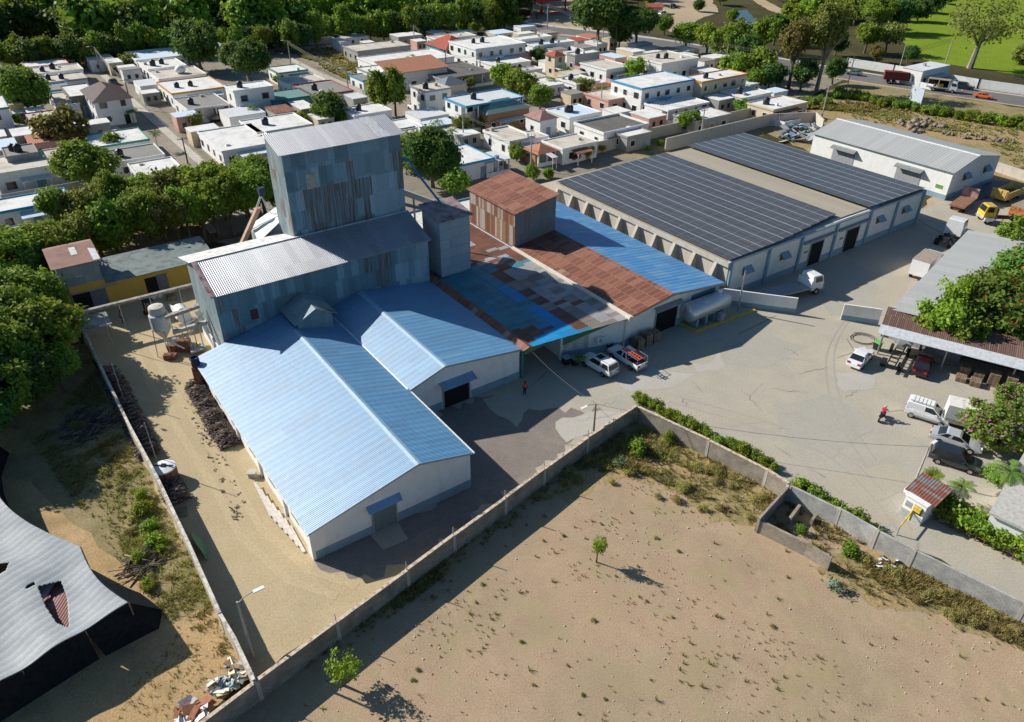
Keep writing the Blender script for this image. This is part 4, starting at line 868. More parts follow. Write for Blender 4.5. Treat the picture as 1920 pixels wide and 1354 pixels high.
t = truckat('skip_container', 'orange rusty steel container with a tan top at the right edge', (1892, 418), (1930, 402), 5, 'container')
m = MB(); m.box(-1.6, -1.3, .1, 4, 1.3, 2.2); m.build('body', plain('orange_rust_paint', (.44, .16, .05), .8, var=.35), t); m = MB(); m.box(-1.62, -1.32, 2.2, 4.02, 1.32, 2.3); m.build('lid', plain('tan_dust', (.34, .27, .19)), t); m = MB()
for k in range(5): m.box(-1.5+k*1.15, -1.36, .1, -1.38+k*1.15, -1.3, 2.2)
m.build('rib', M_rust, t)
t = truckat('old_truck', 'old yellow truck with a white mudguard and bare chassis behind the grey shed', (1905, 418), (1842, 416), 7)
truck_cab(t, 1.6, 3.4, 1.1, .9, 2.9, paint('yellow_truck_paint', (.66, .44, .03))); wheel_pair(t, 2.5, 1.2, .55); wheel_pair(t, -2.4, 1.2, .55, True)
m = MB(); m.box(-3.6, -.5, .75, 1.6, -.3, 1.05); m.box(-3.6, .3, .75, 1.6, .5, 1.05); m.build('chassis', M_rust, t); m = MB()
for sy in (-1, 1): m.extx([(sy*1.1-.25, .6), (sy*1.1-.25, 1.15), (sy*1.1+.25, 1.15), (sy*1.1+.25, .6)][::1 if sy > 0 else 1], 1.8, 3.2)
m.build('mudguard', P_white, t); m = MB(); m.box(1.3, -1.1, .8, 1.45, 1.1, 2.6); m.build('headboard', plain('tan_dust', (.34, .27, .19)), t)
t = wthing('tarpaulin', 'dark blue-grey tarpaulin laid flat on the ground beside the white hall', 'tarpaulin', G(1840, 362)); m = MB(); m.slab([G(1815, 378, .25), G(1855, 368, .3), G(1893, 340, .3), G(1858, 338, .25)], .22); m.build('sheet', plain('slate_tarpaulin', (.10, .12, .15), .6), t)
# box truck with lettering
t = truckat('box_truck', 'small white lettered box truck between the van and the pink-flowered bush', (1772, 793), (1822, 806), 4.4)
m = MB(); m.box(-1.6, -1.0, .75, 1.2, 1.0, 2.75); bx = m.build('cargo_box', plain('cream_box', (.74, .70, .64), .5, var=.06), t)
truck_cab(t, 1.3, 2.7, .9, .5, 1.9, P_white); wheel_pair(t, 2.0, .95, .38); wheel_pair(t, -1.0, .95, .38)
m = MB(); m.box(-1.7, -1.0, .5, 2.2, 1.0, .74); m.build('chassis', M_rubber, t)
def lettering(name, txt, size, loc, rot, mat, par):
    cu = bpy.data.curves.new(name, 'FONT'); cu.body = txt; cu.size = size; cu.extrude = .004; cu.align_x = 'CENTER'; cu.align_y = 'CENTER'
    o = bpy.data.objects.new(name, cu); COL.objects.link(o); o.data.materials.append(mat); o.location = loc; o.rotation_euler = rot
    bpy.context.view_layer.update(); me = bpy.data.meshes.new_from_object(o.evaluated_get(bpy.context.evaluated_depsgraph_get())); bpy.data.objects.remove(o)
    o = bpy.data.objects.new(name, me); COL.objects.link(o); o.location = loc; o.rotation_euler = rot; o.parent = par; return o
M_ink = plain('grey_lettering', (.16, .15, .16)); M_inkb = plain('dark_blue_lettering', (.03, .05, .16))
lettering('lettering', 'V', .55, (-.35, .55, 2.756), (0, 0, R(-90)), M_ink, t)
rk = random.Random(3); m = MB()
for k in range(5):
    y = .18-k*.24; m.tube([(-.5, y, 2.757), (-.38+rk.uniform(-.05, .05), y-.1, 2.757), (-.22, y-.02, 2.757)], .018, 4)
for k in range(5): m.tube([(1.206, .5-k*.24, 1.7), (1.206, .4-k*.24, 1.9+rk.uniform(-.08, .08)), (1.206, .34-k*.24, 1.68)], .018, 4)
m.build('faded_lettering', plain('faded_ink', (.38, .36, .35)), t)
m = MB(); 
for k in range(7):
    a0, a1 = k*.9, k*.9+.7; m.tube([(-.2+.34*math.cos(a0)*(1-.06*k), -1.012, 1.95+.26*math.sin(a0)), (-.2+.34*math.cos(a1)*(1-.06*k), -1.012, 1.95+.26*math.sin(a1))], .03, 4)
m.tube([(-.9, -1.012, 1.8), (-.5, -1.012, 2.0)], .03, 4); m.tube([(.2, -1.012, 2.2), (.55, -1.012, 1.75)], .03, 4); m.build('emblem', M_inkb, t)
m = MB(); m.box(-1.5, -1.012, .85, 1.1, -1.0, 1.3); m.build('colour_band', plain('mixed_print', (.55, .5, .42), .5, var=.5, scale=7), t)
# truck chassis under the carport
t = truckat('truck_chassis', 'stripped black truck chassis with twin rear wheels jutting out of the carport', (1666, 697), (1690, 655), 7, 'chassis')
m = MB()
for y in (-.42, .42): m.box(-3.4, y-.06, .75, 2.6, y+.06, .95)
for x in (-3, -2.1, -1.2, -.3, .6, 1.5): m.box(x, -.36, .8, x+.12, .36, .9)
m.build('frame', M_rubber, t); wheel_pair(t, -2.0, 1.1, .5, True); wheel_pair(t, 1.8, 1.05, .5)
m = MB(); m.box(2.3, -.95, .9, 3.6, .95, 1.9); m.build('cab', plain('pale_cab_paint', (.55, .6, .6), .5), t); m = MB(); m.box(1.0, -.4, .95, 2.2, .4, 1.5); m.build('engine', M_steel, t)
# ------------------------------------------------------------------ silver tank on saddles
ta, tb_ = F(1289, 587, 2.1), F(1364, 563, 2.1)
t = fthing('gas_tank', 'large silver cylindrical tank on concrete saddles beside the blue louvred wall', 'tank', 57, ta.y)
m = MB(); y = ta.y; m.tube([(ta.x-.35, y, 2.1), (ta.x-.15, y, 2.1), (ta.x+.1, y, 2.1), (tb_.x, y, 2.1), (tb_.x+.3, y, 2.1), (tb_.x+.5, y, 2.1)], [.45, 1.0, 1.22, 1.22, .95, .4], 24); m.build('shell', plain('silver_tank', (.62, .64, .65), .35, .6, .06, metal=.5), t, smooth=True)
for x in np.linspace(ta.x+.9, tb_.x-.8, 4):
    m = MB(); m.box(x, y-.9, 0, x+.35, y+.9, 1.25); m.build('saddle', M_dado, t)
m = MB(); m.tube([(57, y, 3.25), (57, y, 3.6)], .25, 10); m.tube([(56.6, y, 3.62), (57.6, y, 3.62)], .06, 6); m.build('valve', M_whitep, t)
m = MB(); m.box(55.8, y-1.7, 0, 56.6, y-1.1, 1.3); m.build('control_cabinet', M_grey, t)
t = wthing('kerb', 'yellow painted kerb around the silver tank', 'kerb', G(1305, 622)); 
m = MB(); 
for a, b_ in (((1266, 601), (1305, 622)), ((1305, 622), (1415, 583))):
    A, B_ = G(*a), G(*b_); n = Vector((-(B_-A).y, (B_-A).x, 0)).normalized()*.16; m.hexa([A-n, B_-n, B_+n, A+n], [q+Vector((0, 0, .22 if a[0] < 1300 else .225)) for q in (A-n, B_-n, B_+n, A+n)])
m.build('edge', M_yellow, t)
# ------------------------------------------------------------------ carport and grey shed on the right
u = (G(1920, 690, 3)-G(1652, 622, 3)).normalized(); A = G(1651, 626, 2.9); v = Vector((-u.y, u.x, 0))
if v.y < 0: v = -v
ang = math.atan2(u.y, u.x)
t = thing('carport', 'long open carport with a brown corrugated roof and a pale front strip', 'carport', (A.x, A.y, 0), ang)
m = MB(); m.slab([(-.3, -.1, 2.95), (30, -.1, 2.95), (30, 1.35, 3.45), (-.3, 1.35, 3.45)], .06); m.build('roof_strip', plain('pale_strip_sheet', (.55, .57, .60), .5, var=.1), t)
m = MB(); m.slab([(-.2, 1.35, 3.48), (30, 1.35, 3.48), (30, 5.2, 3.95), (-.2, 5.2, 3.95)], .06); m.build('roof', M_carroof, t)
for k in range(5):
    m = MB(); m.tube([(.3+k*6.6, .6, 0), (.3+k*6.6, .6, 3.1)], .1, 6); m.build('post', M_steel, t)
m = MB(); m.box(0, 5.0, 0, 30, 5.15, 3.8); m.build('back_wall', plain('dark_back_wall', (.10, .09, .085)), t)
CP = (Vector((A.x, A.y, 0)), u, v)
A2_ = Fw(69.4, -6.6); u2 = (Fw(100.6, .4)-A2_).normalized(); v2 = Vector((u2.y, -u2.x, 0))
t = thing('shed', 'big light grey metal-roofed shed behind the right-hand trees', 'shed', tuple(A2_), math.atan2(u2.y, u2.x))
m = MB(); m.slab([(0, -8.5, 4.7), (32, -8.5, 4.7), (32, .2, 3.9), (0, .2, 3.9)], .07); m.build('roof', M_greyroof, t)
m = MB(); m.box(.3, -8.2, 0, 31.7, -.4, 3.75); m.build('wall', plain('shed_wall', (.33, .31, .34)), t)
# ------------------------------------------------------------------ guard booth
t = thing('guard_booth', 'small white guard booth with a red and grey tiled roof and yellow window', 'booth', Fw(44.55, -25.0), FR-math.pi/2)
m = MB(); m.box(-.92, -1.2, 0, .92, 1.2, 2.2); m.build('wall', M_white, t)
m = MB(); m.box(-.94, -1.23, 0, .94, -1.2, .8); m.build('dado', plain('pale_grey_dado', (.40, .42, .43)), t)
M_tile = sheets('mixed_roof_tile', [(0, (.21, .07, .05)), (.5, (.25, .10, .075)), (.56, (.20, .19, .185)), (.8, (.17, .18, .19)), (1, (.25, .22, .21))], .2, (.9, .33), .24, .03, .8, .2, .1, (.1, .1, .1), .4, bigscale=.5)
m = MB(); m.slab([(-1.35, -.75, 2.3), (1.35, -.75, 2.3), (1.35, 1.7, 2.95), (-1.35, 1.7, 2.95)], .1); m.build('roof', M_tile, t)
m = MB(); m.box(-1.0, -1.35, 2.2, 1.0, -.4, 2.27); m.build('porch_slab', M_white, t)
m = MB(); m.box(.0, -1.26, .95, .7, -1.2, 1.75); w_ = m.build('window', M_glass, t)
m = MB(); m.box(.05, -1.5, 1.3, .65, -1.26, 1.75); f = m.build('hood', M_yellow, None, (0, 0, 0)); f.parent = w_
m = MB(); m.box(-.75, -1.225, 1.1, -.2, -1.2, 1.7); m.build('notice_board', M_grey, t)
m = MB(); m.box(-1.5, -.5, 1.7, -.93, .4, 2.1); m.build('air_conditioner', M_whitep, t)
t = wthing('barrier', 'yellow barrier arm across the driveway in front of the guard booth', 'barrier', G(1704, 974)); m = MB(); a, b_ = G(1706, 972), G(1681, 1003); m.tube([a+Vector((0, 0, .95)), b_+Vector((0, 0, .95))], .06, 6); m.build('arm', M_yellow, t)
m = MB(); m.box(a.x-.2, a.y-.2, 0, a.x+.2, a.y+.2, 1.1); m.build('stand', M_yellow, t); m = MB(); m.tube([b_, b_+Vector((0, 0, .95))], .05, 6); m.build('rest', M_grey, t)
# ramp grating beside the booth
t = wthing('fence', 'low pipe fence along the hedge on the right side of the driveway', 'fence', G(1740, 975)); m = MB(); pts = [G(1738, 966), G(1795, 998), G(1860, 1030), G(1935, 1068)]
for z in (.5, 1.1): m.tube([p+Vector((0, 0, z)) for p in pts], .04, 5)
m.build('rail', M_rust, t)
for a, b_ in zip(pts[:-1], pts[1:]):
    for k in range(4): m = MB(); q = a.lerp(b_, k/4); m.tube([q, q+Vector((0, 0, 1.12))], .05, 5); m.build('post', M_rust, t)
# concrete flat roof house at right edge
t = wthing('house', 'flat concrete roof at the right edge below the palms', 'house', G(1900, 980)); a = [G(1855, 960, 3), G(1960, 1010, 3), G(2040, 900, 3), G(1925, 840, 3)]
m = MB(); m.slab(a, .25); m.build('roof', plain('concrete_roof', (.50, .48, .44), .9), t)
m = MB(); b_ = [q.lerp((a[0]+a[2])/2, .06) for q in a]; m.slab([q-Vector((0, 0, .26)) for q in b_], 2.74); m.build('wall', M_white, t)
# rails over roof
# ------------------------------------------------------------------ people
def person(label, p, ang, shirt, trou, skin=(.16, .085, .055), pose='stand', s=1.0, hair=(.012, .01, .009)):
    J = {'pel': (0, 0, .95), 'wst': (0, 0, 1.1), 'chs': (0, 0, 1.32), 'nck': (0, 0, 1.48), 'hed': (.02, 0, 1.62), 'top': (.01, 0, 1.74),
         'shL': (0, .19, 1.42), 'elL': (.0, .27, 1.16), 'haL': (.1, .28, .93), 'shR': (0, -.19, 1.42), 'elR': (0, -.27, 1.16), 'haR': (.1, -.28, .93),
         'hpL': (0, .1, .9), 'knL': (.05, .11, .5), 'anL': (0, .12, .09), 'toL': (.16, .12, .04), 'hpR': (0, -.1, .9), 'knR': (.12, -.11, .5), 'anR': (.05, -.12, .09), 'toR': (.21, -.12, .04)}
    if pose == 'ride':
        J.update({'pel': (-.1, 0, .82), 'wst': (-.04, 0, .98), 'chs': (.08, 0, 1.2), 'nck': (.17, 0, 1.33), 'hed': (.24, 0, 1.45), 'top': (.25, 0, 1.58), 'shL': (.12, .19, 1.27), 'elL': (.34, .25, 1.08), 'haL': (.56, .25, 1.02), 'shR': (.12, -.19, 1.27), 'elR': (.34, -.25, 1.08), 'haR': (.56, -.25, 1.02),
                  'hpL': (-.06, .1, .8), 'knL': (.34, .13, .68), 'anL': (.2, .15, .3), 'toL': (.36, .15, .26), 'hpR': (-.06, -.1, .8), 'knR': (.34, -.13, .68), 'anR': (.2, -.15, .3), 'toR': (.36, -.15, .26)})
    if pose == 'bend':
        J.update({'wst': (.12, 0, 1.05), 'chs': (.34, 0, 1.12), 'nck': (.5, 0, 1.12), 'hed': (.63, 0, 1.08), 'top': (.74, 0, 1.05), 'shL': (.42, .19, 1.1), 'elL': (.5, .22, .84), 'haL': (.62, .18, .64), 'shR': (.42, -.19, 1.1), 'elR': (.5, -.22, .84), 'haR': (.62, -.18, .64)})
    if pose == 'walk':
        J.update({'knL': (.2, .11, .52), 'anL': (.24, .12, .1), 'toL': (.4, .12, .06), 'knR': (-.02, -.11, .5), 'anR': (-.26, -.12, .14), 'toR': (-.12, -.12, .04), 'haL': (-.14, .27, .95), 'haR': (.26, -.26, .98)})
    t = thing('person', label, 'person', p, ang); t.scale = (s, s, s)
    def skinmesh(name, edges, rad, mat):
        ks = []; [ks.append(k) for e in edges for k in e if k not in ks]
        me = bpy.data.meshes.new(name); me.from_pydata([J[k] for k in ks], [(ks.index(a), ks.index(b_)) for a, b_ in edges], [])
        o = bpy.data.objects.new(name, me); COL.objects.link(o); o.parent = t; me.materials.append(mat)
        sk = o.modifiers.new('skin', 'SKIN'); o.modifiers.new('sub', 'SUBSURF').levels = 1; o.modifiers['sub'].render_levels = 1
        for i, k in enumerate(ks): me.skin_vertices[0].data[i].radius = (rad[k], rad[k]); me.skin_vertices[0].data[i].use_root = (i == 0)
        return o
    r = dict(pel=.13, wst=.12, chs=.14, nck=.055, hed=.1, top=.06, shL=.07, elL=.045, haL=.035, shR=.07, elR=.045, haR=.035, hpL=.09, knL=.06, anL=.042, toL=.035, hpR=.09, knR=.06, anR=.042, toR=.035)
    E = [('pel', 'wst'), ('wst', 'chs'), ('chs', 'nck'), ('nck', 'hed'), ('hed', 'top')] + [e for s2 in 'LR' for e in (('chs', 'sh'+s2), ('sh'+s2, 'el'+s2), ('el'+s2, 'ha'+s2), ('pel', 'hp'+s2), ('hp'+s2, 'kn'+s2), ('kn'+s2, 'an'+s2), ('an'+s2, 'to'+s2))]
    skinmesh('body', E, r, plain('skin', skin, .6))
    for s2 in 'LR': J['sl'+s2] = tuple(Vector(J['sh'+s2]).lerp(Vector(J['el'+s2]), .85)); J['cu'+s2] = tuple(Vector(J['kn'+s2]).lerp(Vector(J['an'+s2]), .9))
    r2 = dict(pel=.155, wst=.145, chs=.165, shL=.09, shR=.09, slL=.066, slR=.066)
    skinmesh('shirt', [('pel', 'wst'), ('wst', 'chs'), ('chs', 'shL'), ('shL', 'slL'), ('chs', 'shR'), ('shR', 'slR')], r2, plain('cloth_'+'_'.join('%02d' % int(x*99) for x in shirt), shirt, .9))
    r3 = dict(pel=.15, hpL=.105, knL=.078, cuL=.066, hpR=.105, knR=.078, cuR=.066)
    skinmesh('trousers', [('pel', 'hpL'), ('hpL', 'knL'), ('knL', 'cuL'), ('pel', 'hpR'), ('hpR', 'knR'), ('knR', 'cuR')], r3, plain('cloth_'+'_'.join('%02d' % int(x*99) for x in trou), trou, .9))
    h = Vector(J['hed']); tp = Vector(J['top']); m = MB((0, 0, 0)); m.lathe([(.105, -.01), (.115, .05), (.09, .11), (.02, .145)], tuple(h+(tp-h)*.15-Vector((.015, 0, 0))), 10); m.build('hair', plain('hair_'+str(int(hair[0]*999)), hair, .8), t, (0, 0, 0), smooth=True)
    return t
person('person in an orange-red shirt and dark trousers standing near the middle warehouse door', G(984, 741), 2.0, (.62, .10, .06), (.03, .03, .04))
person('person in a pink shirt walking across the shaded yard by the yellow shed', G(231, 606), 1.2, (.48, .20, .30), (.05, .06, .09), pose='walk')
person('person in dark clothes bending over by the hedge at the right edge', G(1856, 1010), 2.2, (.025, .03, .045), (.03, .03, .035), pose='bend')
# motorcycle with rider
mp_ = G(1652, 786); md = G(1664, 772)-G(1647, 790); ma = math.atan2(md.y, md.x)
t = thing('motorcycle', 'small dark motorcycle being ridden across the open yard', 'motorcycle', mp_, ma)
for x in (-.62, .66):
    m = MB(); m.tube([(x, -.05, .3), (x, .05, .3)], .3, 16); wl = m.build('wheel', M_rubber, t); m = MB(); m.tube([(x, -.06, .3), (x, .06, .3)], .18, 10); f = m.build('rim', M_chrome, None, (0, 0, 0)); f.parent = wl
m = MB(); m.tube([(.66, 0, .3), (.45, 0, .98)], .05, 6); m.tube([(.45, -.32, 1.02), (.45, .32, 1.02)], .025, 6); m.build('handlebar', M_chrome, t)
m = MB(); m.hexa([(-.25, -.13, .3), (.3, -.13, .35), (.3, .13, .35), (-.25, .13, .3)], [(-.3, -.14, .62), (.4, -.12, .82), (.4, .12, .82), (-.3, .14, .62)]); m.build('body', plain('dark_blue_paint', (.03, .04, .09)), t)
m = MB(); m.box(-.75, -.13, .66, .05, .13, .76); m.build('seat', M_rubber, t)
person('person in a crimson shirt and cap riding the motorcycle across the yard', mp_, ma, (.52, .015, .06), (.04, .04, .05), pose='ride', hair=(.5, .45, .42))
# ------------------------------------------------------------------ the town
rh = random.Random(11)
W_ = {'white': plaster('town_white_wall', (.78, .77, .75), (.4, .37, .32), .4), 'cream': plaster('town_cream_wall', (.62, .52, .36), (.35, .28, .2), .4), 'grey': plaster('town_grey_wall', (.34, .33, .31), (.2, .19, .17), .5),
      'yellow': plaster('town_yellow_wall', (.60, .42, .16), (.35, .25, .13), .4), 'teal': plaster('town_teal_wall', (.12, .36, .38), (.15, .2, .2), .4), 'brown': plaster('town_brown_wall', (.36, .20, .11), (.2, .12, .08), .4), 'stone': plaster('stone_wall', (.22, .20, .17), (.08, .075, .07), .8), 'pink': plaster('town_pink_wall', (.58, .34, .28), (.35, .25, .2), .4)}
def roofm(name, c, st, amt=.55):
    k = ('r', name)
    if k in _C: return _C[k]
    b = NB(name); a = b.noise(.35, 6, .65); e = b.noise(2.5, 5, .6)
    col = b.mix(b.math('MULTIPLY', b.ramp(a, [(.46, (0, 0, 0)), (.66, (1, 1, 1))]), amt), c, st)
    col = b.mix(.5, col, b.ramp(e, [(.3, (.62, .6, .57)), (.7, (1.05, 1.05, 1.05))]), 'MULTIPLY')
    _C[k] = b.out(col, .9, .15); return _C[k]
R_ = {'white': roofm('white_flat_roof', (.80, .79, .77), (.50, .46, .40)), 'bluewhite': roofm('blue_white_flat_roof', (.60, .72, .84), (.72, .74, .75)), 'grey': roofm('grey_flat_roof', (.30, .29, .27), (.22, .21, .19)), 'beige': roofm('beige_flat_roof', (.64, .59, .51), (.38, .33, .27), .7),
      'dark': roofm('dark_flat_roof', (.15, .14, .13), (.24, .22, .2)), 'green': roofm('teal_flat_roof', (.16, .30, .28), (.25, .33, .31)), 'metal': roofm('pale_metal_roof', (.66, .68, .70), (.52, .52, .54), .4)}
H_ = {'orange': sheets('orange_tile', [(0, (.48, .20, .12)), (1, (.56, .26, .16))], None, (.3, .4), .3, .04, .8, .2, .2, (.3, .14, .09), .2), 'red': sheets('red_tile', [(0, (.38, .08, .05)), (1, (.48, .13, .09))], None, (.3, .4), .3, .04, .8, .2, .2, (.25, .07, .05), .2), 'purple': sheets('dark_purple_tile', [(0, (.085, .045, .05)), (1, (.12, .07, .07))], None, (.3, .4), .3, .06, .7, .3, .1, (.06, .04, .04), .3),
      'teal': sheets('green_tile', [(0, (.20, .34, .30)), (1, (.26, .40, .36))], None, (.3, .4), .3, .04, .7, .3, .2, (.2, .28, .26), .2), 'pink': sheets('pink_sheet', [(0, (.36, .19, .17)), (1, (.44, .26, .23))], None, (.6, 2), .3, .04, .7, .3, .3, (.3, .12, .1), .2), 'slate': sheets('slate_tile', [(0, (.18, .22, .27)), (1, (.26, .30, .34))], None, (.3, .4), .3, .04, .6, .3, .1, (.15, .17, .2), .2), 'rust': M_rustroof}
BANDS = {'orange': plain('orange_band', (.58, .27, .06)), 'blue': plain('bright_blue_band', (.05, .30, .52)), 'red': plain('red_band', (.36, .06, .06)), 'teal': M_teal, 'green': plain('green_band', (.08, .30, .22)), 'grey': M_grey}
TANKS = []
def windows(t, x0, x1, y0, y1, z, sides):
    st = 2 if z > 5 else 1
    for sd in sides:
        L = (x1-x0) if sd in 'fb' else (y1-y0)
        n = max(1, min(5, int(L/3.2)))
        for s in range(st):
            for k in range(n):
                c = (k+.5)*L/n+rh.uniform(-.3, .3); wz = .95+s*2.9; wd = rh.choice((.45, .55, .7)); isd = (s == 0 and k == n//2 and sd == sides[0])
                zb, zt = (0.02, 2.05) if isd else (wz, wz+1.15)
                m = MB(); g = MB()
                if sd == 'f': m.box(x0+c-wd-.1, y0-.05, max(0, zb-.1), x0+c+wd+.1, y0+.02, zt+.1); g.box(x0+c-wd, y0-.07, zb, x0+c+wd, y0, zt)
                elif sd == 'r': m.box(x1-.02, y0+c-wd-.1, max(0, zb-.1), x1+.05, y0+c+wd+.1, zt+.1); g.box(x1, y0+c-wd, zb, x1+.07, y0+c+wd, zt)
                else: m.box(x0-.05, y0+c-wd-.1, max(0, zb-.1), x0+.02, y0+c+wd+.1, zt+.1); g.box(x0-.07, y0+c-wd, zb, x0, y0+c+wd, zt)
                o = m.build('door' if isd else 'window', M_grey if rh.random() < .5 else M_whitep, t)
                p = g.build('panel' if isd else 'pane', M_wood if isd else M_glass, None, (0, 0, 0)) if False else None
                g.off = Vector(t['off']); p = g.build('panel' if isd else 'pane', rh.choice((M_wood, M_dado, M_glass)) if isd else M_glass, None, (0, 0, 0)); p.parent = o
def house(label, pts, z, wall='white', roof='white', band=None, hip=None, tanks=0, side=None, par=.18, porch=0, name='house', stair=False, bal=False, shift=None):
    q = [F(*(T(*p) if len(p) == 3 else p), z) for p in pts]
    x0, x1 = min(p.x for p in q), max(p.x for p in q); y0, y1 = min(p.y for p in q), max(p.y for p in q)
    if y1-y0 < 3: y1 = y0+3
    if x1-x0 < 3: x1 = x0+3
    t = fthing(name, label, 'house', x0, y0)
    xm = (x0+x1)/2
    # camera stands near x=-14: left faces show for houses to the right of it
    side = side or ('l' if x0 > -14 else 'r')
    o = .02
    py0 = y0+porch
    m = MB(); m.box(x0+.15, py0+.1, 0, x1-.15, y1-.15, z-.02); m.build('wall', W_[wall], t)
    if porch:
        for k in range(max(2, int((x1-x0)/3))+1):
            n_ = max(2, int((x1-x0)/3)); xx = x0+.3+(x1-x0-.6)*k/n_; m = MB(); m.box(xx-.12, y0+.15, 0, xx+.12, y0+.39, z-.02); m.build('pillar', W_['white'], t)
        m = MB(); m.box(x0+.1, y0+.1, 0, x1-.1, y0+.2, .8); m.build('railing', M_whitep, t)
    m = MB()
    if hip:
        if hip[1] == 'hip':
            rx = min((x1-x0), (y1-y0))/2; hz = rx*.55
            a, b_, c, d = (x0-.3, y0-.3, z), (x1+.3, y0-.3, z), (x1+.3, y1+.3, z), (x0-.3, y1+.3, z)
            if x1-x0 >= y1-y0: e, f = (x0+rx, (y0+y1)/2, z+hz), (x1-rx+.01, (y0+y1)/2, z+hz); fs = [(0, 1, 5, 4), (1, 2, 5), (2, 3, 4, 5), (3, 0, 4)]
            else: e, f = (xm, y0+rx, z+hz), (xm, y1-rx+.01, z+hz); fs = [(0, 1, 4), (1, 2, 5, 4), (2, 3, 5), (3, 0, 4, 5)]
            m.add([a, b_, c, d, e, f], fs+[(3, 2, 1, 0)])
        else:
            hz = (y1-y0)*.16; m.slab([(x0-.3, y0-.4, z), (x1+.3, y0-.4, z), (x1+.3, y1, z+hz), (x0-.3, y1, z+hz)], .12)
        m.build('roof', H_[hip[0]], t)
    else:
        m.box(x0, y0, z, x1, y1, z+.16); m.build('roof', R_[roof], t)
        if par:
            m = MB(); th = .15
            m.box(x0-.02, y0-.02, z-.05, x1+.02, y0+th, z+.16+par); m.box(x0-.02, y1-th, z-.05, x1+.02, y1+.02, z+.16+par)
            m.box(x0-.021, y0+th, z-.05, x0+th, y1-th, z+.158+par); m.box(x1-th, y0+th, z-.05, x1+.021, y1-th, z+.158+par)
            m.build('parapet', BANDS[band] if band else W_[wall], t)
    if bal:
        m = MB(); m.box(x0+.5, y0-1.2, 2.75, xm, y0+.1, 2.9); m.box(x0+.5, y0-1.2, 2.9, xm, y0-1.12, 3.7); m.build('balcony', W_[wall] if not band else BANDS[band], t)
    if stair:
        m = MB()
        for k in range(12): m.box(x0-1.3, y0+1+k*.35, 0, x0-.1, y0+1.35+k*.35, .25+k*.25)
        m.build('staircase', plain('stair_brown', (.20, .13, .10)), t)
    windows(t, x0+.15, x1-.15, py0+.1, y1-.15, z, 'f'+side)
    if not hip:
        for k in range(rh.choice((0, 1, 1))):
            xx, yy = rh.uniform(x0+.8, x1-.8), rh.uniform(y0+.8, y1-.8); m = MB(); m.box(xx-.35, yy-.3, z+.16, xx+.35, yy+.3, z+.16+rh.uniform(.25, .7)); m.build('roof_box', rh.choice((M_whitep, M_grey, M_conc)), t)
    for k in range(tanks): TANKS.append((x0+(x1-x0)*(.28+.4*k/max(1, tanks)+rh.uniform(-.06, .06)), y0+(y1-y0)*rh.uniform(.35, .6), z+.16))
    return t, (x0, x1, y0, y1)
